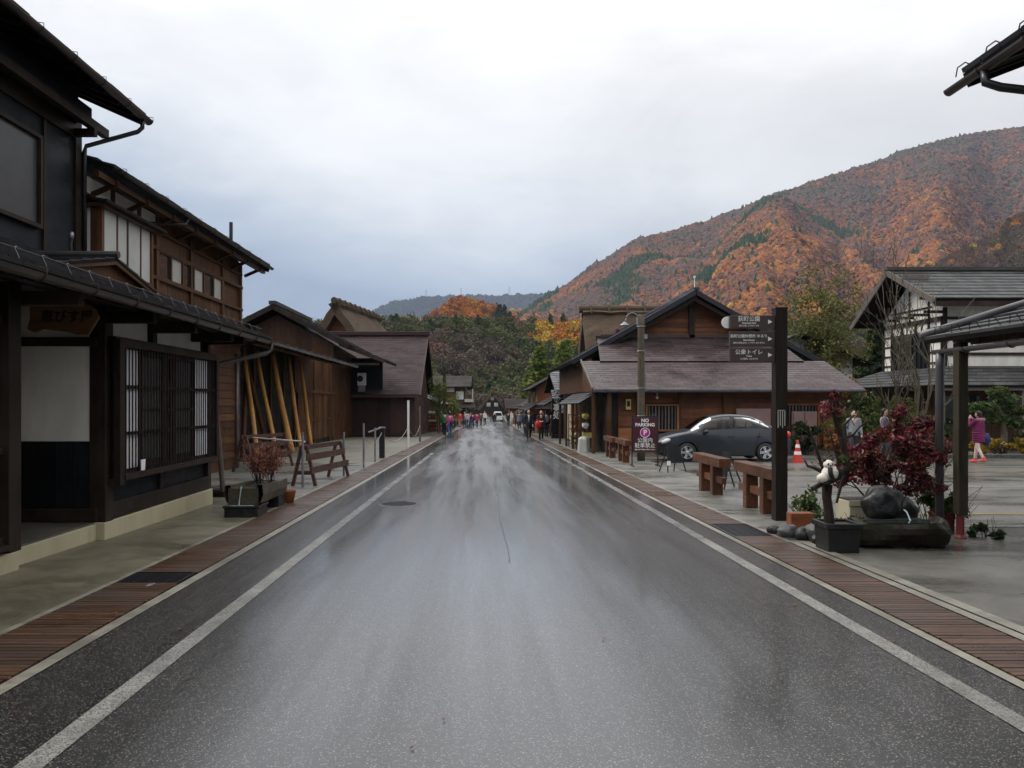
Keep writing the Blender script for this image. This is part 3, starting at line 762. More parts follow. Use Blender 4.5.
# ------------------------------------------------------------------ house 3: long low wing with leaning logs, gable behind
h3 = thing('machiya_house', 'long dark brown house with wide doors and low eave behind the leaning yellow logs', 'house', (-10, 34, G(34)))
mb = MB(); mb.box(-16, -8.56, 24, 43.6, G(43)-0.1, 3.9); mb.build('wall', M['black_board'], h3)
mb = MB()
vert_boards(mb, (-8.56,24),(-8.56,34.4), G(30)+0.2, 3.5, 0.45, 0.03, (1,0,0))
mb.build('cladding', M['black_board'], h3)
mb = MB()
vert_boards(mb, (-8.56,34.6),(-8.56,43.5), 2.05, 3.75, 0.35, 0.05, (1,0,0)); vert_boards(mb, (-8.56,42.4),(-8.56,43.55), G(43)+0.2, 2.05, 0.3, 0.05, (1,0,0))
vert_boards(mb, (-16,24.0),(-8.56,24.0), G(24), 3.6, 0.3, 0.03, (0,-1,0))
for y in (26.2,28.4,30.6,32.6,34.5,38.5,42.3): mb.box(-8.56,-8.45,y-0.09,y+0.09,G(y),3.6)
mb.box(-8.56,-8.40,34.5,43.6,1.98,2.12)
mb.build('timber_frame', M['brown_wood'], h3)
for a, b in ((35.0,38.4),(38.6,42.2)):
    d = MB(); vert_boards(d, (-8.5,a),(-8.5,b), G(40)+0.25, 1.98, 0.42, 0.03, (1,0,0))
    do = d.build('door', M['brown_wood'], h3)
    r_ = MB(); r_.box(-8.47,-8.44,a,b,0.6,0.72); r_.box(-8.47,-8.44,a,a+0.12,G(40)+0.25,0.6); r_.box(-8.47,-8.44,b-0.12,b,G(40)+0.25,0.6); r_.box(-8.47,-8.44,a,a+0.12,0.72,1.98); r_.box(-8.47,-8.44,b-0.12,b,0.72,1.98); r_.build('door_frame', M['brown_wood'], do)
mb = MB(); roof_plane(mb, (-6.22,19.6,3.32),(-6.22,37.6,3.30),(-12,37.6,5.0),(-12,19.6,5.0), 12, 20, 0.04, 0.08); mb.build('lower_roof', M['tile_dark'], h3)
mb = MB(); gutter(mb, (-6.18,19.6,3.30),(-6.18,37.6,3.27),0.06,1.1); mb.build('gutter', M['metal_grey'], h3)
mb = MB(); mb.box(-6.75,-6.6,22.2,37.4,3.22,3.38)
y = 22.3
while y < 37.5: mb.beam((-6.3,y,3.22),(-8.6,y,3.9),0.07,0.09); y += 0.9
mb.build('rafter', M['brown_wood'], h3)
# tall gable block, gable plane y = 44
mb = MB(); mb.prism([(-15.6,44,G(44)),(-8.6,44,G(44)),(-8.6,44,4.6),(-11.8,44,6.55),(-15.6,44,4.7)], (0,8,0)); mb.build('gable_wall', M['brown_wood'], h3)
mb = MB()
gz = lambda x: 6.5 - abs(x + 11.8) * 0.52
vert_boards(mb, (-15.6,44),(-8.6,44), 3.5, 6, 0.3, 0.03, (0,-1,0), ztop=lambda u: gz(-15.6 + 7.0*u))
mb.build('cladding', M['brown_wood'], h3)
mb = MB()
roof_plane(mb, (-7.6,43.0,4.80),(-7.6,52,4.80),(-11.8,52,7.0),(-11.8,43.0,7.0), 10, 10, 0.05, 0.12)
roof_plane(mb, (-16.2,52,4.80),(-16.2,43.0,4.80),(-11.8,43.0,7.0),(-11.8,52,7.0), 10, 10, 0.05, 0.12)
roof_plane(mb, (-5.72,44.2,3.98),(-5.72,50.4,3.98),(-8.2,50.4,4.95),(-8.2,44.2,4.95), 6, 6, 0.05, 0.1)
mb.box(-12.0,-11.6,42.9,52,7.0,7.2)
mb.build('roof', M['tile_dark'], h3)
mb = MB(); mb.beam((-7.55,42.98,4.66),(-11.8,42.98,6.88),0.06,0.28); mb.beam((-16.2,42.98,4.66),(-11.8,42.98,6.88),0.06,0.28); mb.beam((-5.7,44.15,3.88),(-8.3,44.15,4.87),0.06,0.2)
mb.box(-8.7,-5.9,43.2,43.32,3.62,3.74)
mb.build('bargeboard', M['dark_wood'], h3)
mb = MB(); mb.box(-9.6,-6.6,50.0,50.3,2.0,4.4); mb.build('side_wall', M['black_board'], h3)
mb = MB(); lap_boards(mb, (-9.6,49.98),(-8.6,49.98),2.6,4.4,0.25,0.05,(0,-1,0)); mb.beam((-9.6,49.9,2.7),(-8.6,49.9,3.3),0.06,0.06); mb.beam((-9.6,49.9,3.5),(-8.6,49.9,4.0),0.06,0.06); mb.build('shelf_board', M['orange_board'], h3)
ac = MB(); ac.box(-8.15,-7.62,49.5,49.85,2.62,3.42)
ao = tag(ac.build('air_conditioner', M['white_paint'], loc=(-7.9,49.7,2.62), bevel=0.02), 'white air conditioner unit mounted above the brown barn roof', 'air conditioner')
f = MB(); f.lathe((0,0,0),[(0.2,0),(0.2,0.01),(0.03,0.012)],20); f.v = [(x-7.97, 49.49 - z, y + 3.05) for x, y, z in f.v]; f.build('fan_grille', M['metal_dark'], ao)
f = MB(); f.box(-8.1,-7.67,49.5,49.85,2.22,2.62); f.build('bracket', M['metal_grey'], ao)

# leaning logs
for i, (yb, yt, r_, col) in enumerate(((25.9,26.7,0.085,'first from the left'),(28.0,28.2,0.08,'second from the left'),(30.2,30.3,0.12,'thickest, in the middle'),(31.8,32.7,0.088,'fourth from the left'),(33.8,34.8,0.085,'rightmost'))):
    mb = MB(); xb = -7.55 - (0.08 if i == 0 else 0)
    pts = []
    for k in range(9):
        t = k/8; pts.append((xb + (-8.33 - xb)*t + 0.02*math.sin(5*t+i), yb + (yt-yb)*t, G(yb) + (3.42-G(yb))*t))
    mb.tube(pts, [r_*(1.05-0.25*k/8)*(1+0.05*math.sin(k*2.3+i)) for k in range(9)], 12)
    tag(mb.build('leaning_log', M['yellow_log'], loc=(xb,yb,G(yb)), smooth=True), 'peeled yellow log leaning under the low eave, '+col+' of five', 'log', 'peeled logs leaning under the low eave')
for i, (yb, dy) in enumerate(((25.2,1.9),(28.3,-1.3))):
    mb = MB(); mb.tube([(-7.9,yb,G(yb)),(-8.35,yb+dy,3.0)], [0.08,0.07], 9)
    tag(mb.build('wooden_prop', M['brown_wood'], loc=(-7.9,yb,G(yb))), ('dark brown prop leaning behind the first yellow log' if i == 0 else 'dark brown prop leaning between the second and third yellow logs'), 'prop')

# ------------------------------------------------------------------ barn with big brown roof
bn = thing('barn', 'dark brown boarded barn with a large steep brown roof beside the gravel lot', 'barn', (-7, 53, G(53)))
mb = MB()
mb.prism([(-4.55,50.2,G(50)-0.1),(-4.55,62,G(60)-0.1),(-4.55,62,2.3),(-4.55,56.6,6.1),(-4.55,50.2,2.1)], (-7.4,0,0)); mb.build('wall', M['barn_wall'], bn)
mb = MB(); vert_boards(mb, (-11.9,50.2),(-4.55,50.2),G(50)+0.15,1.98,0.3,0.03,(0,-1,0)); mb.box(-11.9,-4.5,50.12,50.2,G(50)-0.1,G(50)+0.13)
vert_boards(mb, (-4.55,50.25),(-4.55,61.9),G(50)+0.1,5.9,0.3,0.03,(1,0,0), ztop=lambda u: 2.0 + 3.95*(1-abs(u*11.65-6.4)/6.4) if u*11.65 < 6.4 else 2.0+3.95*(1-(u*11.65-6.4)/5.3)); mb.build('cladding', M['barn_wall'], bn)
mb = MB()
roof_plane(mb, (-11.9,49.5,2.03),(-4.12,49.5,2.03),(-4.12,56.6,6.45),(-11.9,56.6,6.45), 30, 9, 0.012, 0.1)
roof_plane(mb, (-4.12,62.8,2.3),(-11.9,62.8,2.3),(-11.9,56.6,6.45),(-4.12,56.6,6.45), 10, 2, 0.04, 0.1)
mb.build('roof', M['roof_barn'], bn)
mb = MB(); mb.box(-11.95,-4.0,56.35,56.9,6.42,6.72); mb.build('ridge_cap', M['barn_wall'], bn, bevel=0.03)
mb = MB(); mb.beam((-4.10,49.45,1.92),(-4.10,56.6,6.36),0.08,0.22); mb.beam((-4.10,62.8,2.2),(-4.10,56.6,6.36),0.08,0.22); mb.box(-11.9,-4.1,49.42,49.5,1.84,2.0); mb.build('fascia', M['barn_wall'], bn)

# gassho house with thatched roof
def gassho(label, loc, rot, half, L, zr, gable_mat, windows, name='thatched_house', eave=2.2, detail=True):
    """ridge along local y, front gable at local y=0 facing -y"""
    t = thing(name, label, 'house', loc)
    rm = Matrix.Rotation(rot, 3, 'Z'); o = Vector(loc)
    def T(mb_):
        mb_.v = [tuple(rm @ Vector(p) + o) for p in mb_.v]; return mb_
    w = MB(); w.prism([(-half*0.8,0.9,-0.3),(half*0.8,0.9,-0.3),(half*0.8,0.9,eave),(0,0.9,zr-0.9),(-half*0.8,0.9,eave)], (0,L-1.8,0))
    T(w).build('gable_wall', gable_mat, t)
    r = MB(); th = 0.75
    n = 14
    for s_ in (-1, 1):
        # thick slab bowed slightly, ragged eave
        prof = []
        for k in range(n+1):
            u = k/n; x = half*(1-u); z = eave + (zr-eave)*u + 0.25*math.sin(math.pi*u)
            prof.append((x, z))
        for j in range(12):
            ya, yb = L*j/12 , L*(j+1)/12
            for k in range(n):
                (xa, za), (xb, zb) = prof[k], prof[k+1]
                def nz(x, y, z): return 0.10*mn.noise(Vector((x*1.3, y*1.3, z*1.3)))
                vs = []
                for (x, z, y) in ((xa,za,ya),(xb,zb,ya),(xb,zb,yb),(xa,za,yb)):
                    dd = nz(x+s_*3, y, z); vs.append((s_*(x+dd), y, z+dd+0.12*math.sin(math.pi*min(1,max(0,z/zr)))))
                vs2 = [(p[0]-s_*th*0.75, p[1], p[2]-th*0.35) for p in vs]
                r.add(vs+vs2, [(0,1,2,3),(7,6,5,4),(0,4,5,1),(1,5,6,2),(2,6,7,3),(3,7,4,0)])
    T(r).build('roof', M['thatch'], t)
    rc = MB(); rc.tube([(0,-0.25+ (L+0.5)*k/8, zr+0.02*math.sin(k*3)) for k in range(9)], [0.27]*9, 10)
    for k in range(int(L/1.3)): 
        y = 0.6 + k*1.3; rc.tube([(-0.55,y,zr-0.4),(-0.22,y,zr+0.22),(0.22,y,zr+0.22),(0.55,y,zr-0.4)], 0.07, 6)
    T(rc).build('ridge_cap', M['thatch'], t)
    for (x, z, ww, hh) in windows:
        w = MB(); w.box(x-ww/2,x+ww/2,0.82,0.88,z-hh/2,z+hh/2); wo = T(w).build('window', M['plaster_white'], t)
        w = MB(); w.box(x-ww/2-0.06,x+ww/2+0.06,0.84,0.90,z-hh/2-0.06,z-hh/2); w.box(x-ww/2-0.06,x+ww/2+0.06,0.84,0.90,z+hh/2,z+hh/2+0.06); w.box(x-0.02,x+0.02,0.80,0.82,z-hh/2,z+hh/2); T(w).build('window_frame', M['brown_wood'], wo)
    b = MB()
    for k in range(5):
        z = eave + 1.2 + k*0.95; hw = half*0.8*(zr-0.9-z)/(zr-0.9-eave)
        if hw > 0.3: b.box(-hw, hw, 0.80, 0.9, z, z+0.1)
    T(b).build('timber_frame', M['brown_wood'], t)
    return t
gassho('old thatched farmhouse with a white gable window rising behind the brown barn', (-12.0,62,G(62)), R(-9), 5.0, 11.5, 10.6, M['red_board'], [(0.25,7.5,1.05,1.0)])
# ------------------------------------------------------------------ right: boarded shop with stepped brown roof (shop 1)
s1 = thing('wooden_shop', 'reddish brown boarded shop with a gable and two stepped brown lean-to roofs', 'shop', (9, 30, G(30)))
gf = G(29.5)
mb = MB(); mb.box(4.75, 13.65, 29.58, 34.5, gf-0.2, 2.1); mb.box(4.75, 13.6, 34.45, 46, gf-0.4, 3.3); mb.build('wall', M['black_wood'], s1)
mb = MB()
lap_boards(mb, (5.15,29.56),(5.85,29.56), gf+0.12, 1.95, 0.19, 0.03, (0,-1,0), 2.4)
lap_boards(mb, (6.15,29.56),(11.35,29.56), gf+0.12, 0.35, 0.19, 0.03, (0,-1,0), 2.4)
lap_boards(mb, (7.5,29.56),(11.35,29.56), 0.35, 1.50, 0.19, 0.03, (0,-1,0), 2.4)
lap_boards(mb, (6.15,29.56),(13.65,29.56), 1.50, 1.95, 0.19, 0.03, (0,-1,0), 2.4)
lap_boards(mb, (12.85,29.56),(13.65,29.56), gf+0.12, 1.50, 0.19, 0.03, (0,-1,0), 2.4)
lap_boards(mb, (11.35,29.56),(12.85,29.56), gf+0.12, -0.15, 0.19, 0.03, (0,-1,0), 2.4)
mb.build('lap_siding', M['red_board'], s1)
mb = MB(); lap_boards(mb, (5.15,29.50),(5.85,29.50), gf+0.15, 0.55, 0.19, 0.03, (0,-1,0)); lap_boards(mb, (13.0,29.50),(13.62,29.50), gf+0.15, 1.2, 0.19, 0.03, (0,-1,0)); mb.build('lap_siding', M['orange_board'], s1)
mb = MB(); mb.box(4.7,13.7,29.5,29.62,gf-0.1,gf+0.12); mb.build('foundation', M['pavement_grey'], s1)
mb = MB()
for x in (5.9, 6.10, 9.2, 13.62, 7.5, 11.3): mb.box(x-0.05,x+0.05,29.44,29.53,gf+0.12,1.98)
mb.box(4.6,13.7,29.44,29.56,1.92,2.05)
mb.tube([(4.72,29.0,G(29)),(4.72,29.0,1.95)],0.09,9); mb.box(4.1,4.22,29.2,29.32,G(29),2.0)
for x in (5.0, 8.0, 11.0, 13.4): mb.beam((x,29.5,1.95),(x,28.95,1.93),0.07,0.07)
mb.build('timber_frame', M['brown_wood'], s1)
mb = MB(); mb.box(5.92,6.06,29.50,29.56,gf+0.1,1.7); mb.build('door', M['black_wood'], s1)
def slat_window(x0, x1, z0, z1, lab=None):
    f = MB(); f.box(x0-0.07,x1+0.07,29.42,29.5,z1,z1+0.07); f.box(x0-0.07,x1+0.07,29.42,29.5,z0-0.07,z0); f.box(x0-0.07,x0,29.42,29.5,z0,z1); f.box(x1,x1+0.07,29.42,29.5,z0,z1)
    fo = f.build('window', M['orange_board'], s1)
    g_ = MB(); g_.box(x0,x1,29.53,29.55,z0,z1); g_.build('pane', M['dark_glass'], fo)
    s_ = MB(); x = x0 + 0.05
    while x < x1 - 0.03: s_.box(x,x+0.045,29.46,29.49,z0,z1); x += 0.125
    s_.build('slat_grille', M['grey_wood'], fo)
slat_window(6.25,7.38,0.50,1.40); slat_window(11.5,12.75,0.0,1.42)
mb = MB(); mb.box(5.43,5.62,29.44,29.48,1.26,1.66); po = mb.build('notice_board', M['poster'], s1); mb = MB(); mb.box(5.47,5.58,29.43,29.438,1.38,1.58); mb.build('print', M['dark_wood'], po)
for x in (6.06, 6.6):
    mb = MB(); mb.ball((x,29.35,1.72),0.06,10,8); mb.tube([(x,29.35,1.77),(x,29.35,1.9)],0.012,5); mb.build('lamp', M['white_paint'], s1)
mb = MB()
roof_plane(mb, (4.08,28.8,2.03),(14.25,28.8,2.03),(14.25,32.2,3.26),(4.08,32.2,3.26), 15, 20, 0.010, 0.06); mb.build('lower_roof', M['roof_brown'], s1)
mb = MB()
roof_plane(mb, (4.83,32.0,3.25),(13.3,32.0,3.25),(12.9,34.5,4.45),(5.05,34.5,4.45), 12, 16, 0.010, 0.06); mb.box(5.2,12.8,34.35,34.5,4.42,4.56); mb.build('middle_roof', M['roof_brown'], s1)
mb = MB(); gutter(mb, (4.08,28.74,2.02),(14.25,28.74,1.99),0.06,1.2); mb.box(4.08,14.25,28.79,28.83,1.92,2.04); mb.build('gutter', M['metal_grey'], s1)
mb = MB(); mb.beam((4.05,28.76,2.03),(4.05,32.2,3.27),0.05,0.14); mb.build('verge_board', M['grey_wood'], s1)
mb = MB(); mb.prism([(4.12,29.1,1.95),(4.12,32.2,3.1),(4.12,32.2,1.95)], (0.06,0,0)); mb.prism([(4.5,29.6,2.0),(4.5,46,2.0),(4.5,46,3.5),(4.5,34,3.5),(4.5,32.4,3.1)],(0.2,0,0)); mb.build('side_gable_wall', M['brown_wood'], s1)
# main gable
AZ = 6.45; ax = 9.28; EZ = 3.39; hw = 5.43
gz = lambda x: AZ - 0.28 - abs(x-ax)*(AZ-EZ)/hw
mb = MB(); mb.prism([(4.7,34.55,3.0),(13.7,34.55,3.0),(13.7,34.55,gz(13.7)),(ax,34.55,gz(ax)),(4.7,34.55,gz(4.7))],(0,11,0)); mb.build('gable_wall', M['black_wood'], s1)
mb = MB()
z = 4.5
while z < 6.1:
    w_ = (AZ-0.35-z)/((AZ-EZ)/hw)
    if w_ > 0.3: lap_boards(mb, (ax-w_,34.54),(ax-0.1,34.54), z, z+0.2, 0.2, 0.04, (0,-1,0)); lap_boards(mb, (ax+0.1,34.54),(ax+w_,34.54), z, z+0.2, 0.2, 0.04, (0,-1,0))
    z += 0.2
mb.build('gable_boards', M['red_board'], s1)
mb = MB(); mb.box(ax-0.12,ax+0.12,34.35,34.55,4.4,6.2); mb.box(5.0,6.4,34.4,34.52,4.3,4.5); mb.box(5.9,6.05,34.4,34.52,4.4,4.8); mb.box(12.4,12.55,34.4,34.52,4.3,4.7)
mb.beam((ax,33.9,6.08),(ax-5.2,33.9,3.2),0.12,0.16); mb.beam((ax,33.9,6.08),(ax+5.2,33.9,3.2),0.12,0.16); mb.box(ax-0.1,ax+0.1,33.8,34.5,6.0,6.2)
mb.build('gable_timber', M['dark_wood'], s1)
mb = MB()
roof_plane(mb, (ax-hw,46.5,EZ),(ax-hw,33.7,EZ),(ax,33.7,AZ),(ax,46.5,AZ), 14, 12, 0.03, 0.14)
roof_plane(mb, (ax+hw,33.7,EZ),(ax+hw,46.5,EZ),(ax,46.5,AZ),(ax,33.7,AZ), 14, 12, 0.03, 0.14)
mb.beam((ax,33.6,AZ+0.05),(ax,46.5,AZ+0.05),0.25,0.12)
mb.build('main_roof', M['tile_dark'], s1)
mb = MB(); mb.beam((ax,33.66,AZ-0.10),(ax-hw,33.66,EZ-0.10),0.05,0.2); mb.beam((ax,33.66,AZ-0.10),(ax+hw,33.66,EZ-0.10),0.05,0.2); mb.build('bargeboard', M['metal_dark'], s1)
mb = MB(); mb.beam((ax-hw-0.03,33.6,EZ),(ax-0.1,33.6,AZ),0.02,0.03); mb.build('roof_edge_strip', M['metal_grey'], s1)
mb = MB(); mb.tube([(9.35,34.2,6.4),(9.35,34.2,7.05)],0.02,6); mb.tube([(9.35,34.2,7.05),(9.35,34.2,7.15)],0.05,8); mb.build('roof_finial', M['white_paint'], s1)
# street side awning, glazing and goods of shop 1
mb = MB(); roof_plane(mb, (3.75,39,1.45),(3.75,30.5,1.50),(4.5,30.5,1.95),(4.5,39,1.95), 5, 6, 0.015, 0.03); mb.build('awning', M['roof_grey'], s1)
for y in (30.6, 33.2, 35.8, 38.8):
    mb = MB(); mb.box(3.78,3.88,y-0.05,y+0.05,G(y),1.5); mb.build('awning_post', M['brown_wood'], s1)
for a, b in ((39.4,41.5),(41.7,43.9)):
    mb = MB(); vert_boards(mb, (4.72,a),(4.72,b),G(a)+0.1,1.7,0.3,0.03,(-1,0,0)); mb.build('shutter', M['cream'] if a > 41 else M['brown_wood'], s1)
def goods(name, label, cat, x, y, w, dp, h, rows, group=None, flip=1):
    """tiered display rack with hanging and stacked souvenirs"""
    t = thing(name, label, cat, (x, y, G(y)), group)
    f = MB(); z0 = G(y)
    for xx in (x-dp/2, x+dp/2):
        for yy in (y-w/2, y+w/2): f.box(xx-0.025,xx+0.025,yy-0.025,yy+0.025,z0,z0+h)
    for k in range(rows+1):
        z = z0 + 0.15 + (h-0.2)*k/rows; f.box(x-dp/2+0.025,x+dp/2-0.025,y-w/2,y+w/2,z,z+0.03)
    f.build('rack', M['brown_wood'], t)
    cols = [M['cream'], M['red_plastic'], M['orange_block'], M['white_paint'], M['metal_dark'], M['carved_wood'], M['poster'], M['green_goods']]
    for k in range(rows):
        z = z0 + 0.18 + (h-0.2)*k/rows; hh = (h-0.2)/rows*0.75
        by = y - w/2 + 0.1
        while by < y + w/2 - 0.12:
            g_ = MB(); r_ = random.uniform(0.05,0.11)
            if random.random() < 0.5: g_.ball((x-flip*0.05,by+r_,z+hh*0.45),(dp*0.3,r_,hh*0.45),8,6,0.2,seed=by)
            else: g_.box(x-dp*0.35,x+dp*0.35,by,by+r_*1.7,z,z+hh*random.uniform(0.5,1))
            g_.build('souvenir', random.choice(cols), t); by += r_*2.1
    return t
M['green_goods'] = plain('green_goods', (0.05,0.10,0.04), 0.6)
goods('display_rack', 'souvenir rack under the grey awning beside the boarded shop corner', 'rack', 4.15, 31.6, 1.5, 0.5, 1.7, 4)
goods('display_rack', 'further souvenir rack under the grey awning, behind the corner rack', 'rack', 4.15, 34.5, 1.8, 0.5, 1.5, 4)
mb = MB(); vs = []
n = 20
for j in range(9):
    z = j/8; 
    for k in range(n):
        a = 2*math.pi*k/n; r_ = 0.20 + 0.035*math.cos(5*a) + 0.05*(1-z)
        if j == 8: r_ *= 0.6
        vs.append((3.95+r_*math.cos(a), 30.55+r_*math.sin(a), G(30.5)+0.62*z))
mb.add(vs, [(j*n+k, j*n+(k+1)%n, (j+1)*n+(k+1)%n, (j+1)*n+k) for j in range(8) for k in range(n)] + [tuple(range(8*n,9*n))])
tag(mb.build('covered_basket', M['frost_glass'], loc=(3.95,30.55,G(30.5)), smooth=True), 'pale sheet draped over a bin at the boarded shop corner', 'cover')
# board panel stored by the wall
mb = MB(); mb.box(9.6,10.9,29.28,29.34,G(29)+0.1,1.30); tag(mb.build('board_panel', M['pink_panel'], loc=(10,29.3,G(29)), bevel=0.01), 'pinkish brown panel leaning on the shop wall behind the car roof', 'panel')
mb = MB(); mb.box(11.75,12.15,29.2,29.26,G(29),1.15); mb.box(12.18,12.62,29.2,29.26,G(29),1.15); mb.box(11.70,12.66,29.26,29.3,G(29),1.19)
tag(mb.build('board_panel', M['pink_panel'], loc=(12,29.3,G(29)), bevel=0.01), 'pinkish double door panel beside the traffic cone under the slatted window', 'panel')

# vertical banner sign by the street
vb = thing('banner_sign', 'tall black street sign board with a column of white characters', 'sign', (4.6, 47, G(47)))
mb = MB(); mb.box(4.15,5.05,46.95,47.03,G(47)+0.25,1.75); mb.build('board', M['black_board'], vb)
mb = MB(); mb.box(4.1,5.1,46.85,47.2,G(47),G(47)+0.25); mb.build('base', M['metal_dark'], vb)
text('お\n食\n事\n処', 0.50, (4.45,46.94,1.42), vb, M['white_paint'], bold=0.012, line=0.95)
text('飛\n騨\n牛', 0.30, (4.86,46.94,1.2), vb, M['white_paint'], bold=0.01, line=0.95)

def far_house(label, x0, x1, y0, y1, ez, rz, axis, wall, roof, name='wooden_house', ovh=0.7, plaster_band=None, windows=(), group=None, doors=(), cat='house'):
    """small house with two roof slopes. axis 'x' or 'y' = ridge direction. windows: (face, u0, u1, z0, z1, mat)"""
    g0 = G(y0) if y0 < 200 else G(160)
    t = thing(name, label, cat, ((x0+x1)/2, y0, g0), group)
    mb = MB()
    if axis == 'y':
        xm = (x0+x1)/2
        mb.prism([(x0,y0,g0-0.3),(x1,y0,g0-0.3),(x1,y0,ez),(xm,y0,rz-0.1),(x0,y0,ez)], (0,y1-y0,0)); mb.build('wall', wall, t)
        sl = (rz-ez)/((x1-x0)/2); r = MB()
        roof_plane(r, (x0-ovh,y1+ovh,ez-ovh*sl),(x0-ovh,y0-ovh,ez-ovh*sl),(xm,y0-ovh,rz),(xm,y1+ovh,rz), 8, 5, 0.03, 0.1)
        roof_plane(r, (x1+ovh,y0-ovh,ez-ovh*sl),(x1+ovh,y1+ovh,ez-ovh*sl),(xm,y1+ovh,rz),(xm,y0-ovh,rz), 8, 5, 0.03, 0.1)
    else:
        ym = (y0+y1)/2
        mb.prism([(x0,y0,g0-0.3),(x0,y1,g0-0.3),(x0,y1,ez),(x0,ym,rz-0.1),(x0,y0,ez)], (x1-x0,0,0)); mb.build('wall', wall, t)
        sl = (rz-ez)/((y1-y0)/2); r = MB()
        roof_plane(r, (x0-ovh,y0-ovh,ez-ovh*sl),(x1+ovh,y0-ovh,ez-ovh*sl),(x1+ovh,ym,rz),(x0-ovh,ym,rz), 8, 8, 0.03, 0.1)
        roof_plane(r, (x1+ovh,y1+ovh,ez-ovh*sl),(x0-ovh,y1+ovh,ez-ovh*sl),(x0-ovh,ym,rz),(x1+ovh,ym,rz), 8, 8, 0.03, 0.1)
    r.build('roof', roof, t)
    for (face, u0, u1, z0, z1, mt) in windows:
        w = MB(); f = MB()
        if face == 's':
            w.box(u0,u1,y0-0.04,y0-0.01,z0,z1); 
            for a in ((u0-0.06,u1+0.06,z0-0.06,z0),(u0-0.06,u1+0.06,z1,z1+0.06),(u0-0.06,u0,z0,z1),(u1,u1+0.06,z0,z1)): f.box(a[0],a[1],y0-0.07,y0-0.01,a[2],a[3])
        elif face == 'e':
            w.box(x1+0.01,x1+0.04,u0,u1,z0,z1); f.box(x1+0.01,x1+0.07,u0-0.06,u1+0.06,z1,z1+0.07); f.box(x1+0.01,x1+0.07,u0-0.06,u1+0.06,z0-0.07,z0)
        else:
            w.box(x0-0.04,x0-0.01,u0,u1,z0,z1); f.box(x0-0.07,x0-0.01,u0-0.06,u1+0.06,z1,z1+0.07); f.box(x0-0.07,x0-0.01,u0-0.06,u1+0.06,z0-0.07,z0)
        wo = w.build('window', mt, t); f.build('window_frame', M['dark_wood'], wo)
    return t
def pent(t, a, b, c, d, mat, rows=4, cols=6, name='pent_roof'):
    mb = MB(); roof_plane(mb, a, b, c, d, rows, cols, 0.03, 0.06); return mb.build(name, mat, t)
# right row beyond shop 1
t = far_house('low shop with a pale stone grey shingle roof beside the tall banner sign', 4.9, 9, 48.4, 56, 2.45, 3.6, 'x', M['brown_wood'], M['roof_stone'], ovh=0.5, name='wooden_shop', cat='shop')
pent(t, (3.7,55,1.35),(3.7,47.4,1.35),(4.9,47.4,2.05),(4.9,55,2.05), M['roof_far'])
pent(t, (4.2,47.3,1.75),(9.0,47.3,1.75),(9.0,48.4,2.3),(4.2,48.4,2.3), M['tile_dark'])
t = far_house('two storey shop with orange brown gable boards further along the right side', 4.15, 9.5, 60, 74, 2.9, 4.4, 'y', M['orange_board'], M['roof_far'], ovh=0.6, windows=(('w',62,66,1.4,2.5,M['dark_glass']),('w',68,72,1.4,2.5,M['dark_glass'])), name='wooden_shop', cat='shop')
pent(t, (3.3,73,0.9),(3.3,58.8,0.9),(4.15,58.8,1.5),(4.15,73,1.5), M['roof_far']); pent(t, (3.9,58.6,1.0),(9,58.6,1.0),(9,60,1.6),(3.9,60,1.6), M['roof_far'])
t = far_house('dark low shop with awning past the orange boarded shop', 4.6, 10, 77, 90, 1.5, 3.0, 'y', M['brown_wood'], M['roof_far'], name='wooden_shop', cat='shop', windows=(('s',5.2,6.2,-0.4,0.8,M['frost_glass']),))
pent(t, (3.7,89,0.5),(3.7,76.5,0.5),(4.6,76.5,1.2),(4.6,89,1.2), M['roof_far'])
t = far_house('small brown hut with a greenish roof near the end of the street', 3.6, 7.0, 108, 114, 0.9, 2.0, 'x', M['orange_board'], M['roof_far'], name='hut', cat='hut')
far_house('last dark shop on the right before the thatched house at the street end', 5.5, 11, 122, 135, 1.3, 3.2, 'y', M['brown_wood'], M['roof_far'], name='wooden_shop', cat='shop')
# thatched house behind shop 1, ridge along x
gassho('thatched house with mossy roof and tied ridge behind the boarded gable shop', (7.15,56,G(56)), R(-90), 5.0, 8.0, 9.1, M['red_board'], [(0,6,0.9,0.9)])
# left row beyond the barn
t = far_house('large two storey house with white upper panels and balcony further along the left side', -10, -2.6, 104, 118, 3.8, 5.3, 'x', M['brown_wood'], M['roof_far'], ovh=0.9,
   windows=(('s',-7.6,-6.5,3.0,3.75,M['plaster_white']),('s',-6.3,-5.2,3.0,3.75,M['plaster_white']),('s',-5.0,-4.0,2.9,3.6,M['plaster_white']),('s',-3.75,-2.75,1.9,3.0,M['plaster_white']),('e',105,110,2.0,3.4,M['dark_glass'])))
mb = MB(); mb.box(-2.6,-1.5,103.2,112,1.55,1.95); mb.box(-1.6,-1.45,103.2,103.35,1.95,3.3); mb.build('balcony', M['cream'], t)
pent(t, (-1.0,114,0.9),(-1.0,103,0.9),(-2.6,103,1.5),(-2.6,114,1.5), M['roof_far']); pent(t, (-8,101.5,0.8),(-1.2,101.5,0.8),(-1.2,104,1.5),(-8,104,1.5), M['roof_far'])
t = far_house('low brown shop between the white panelled house and the souvenir stall', -9, -3.4, 86, 98, 0.9, 2.2, 'y', M['brown_wood'], M['roof_far'], name='wooden_shop', cat='shop', windows=(('s',-5.4,-4.4,-0.6,0.6,M['frost_glass']),))
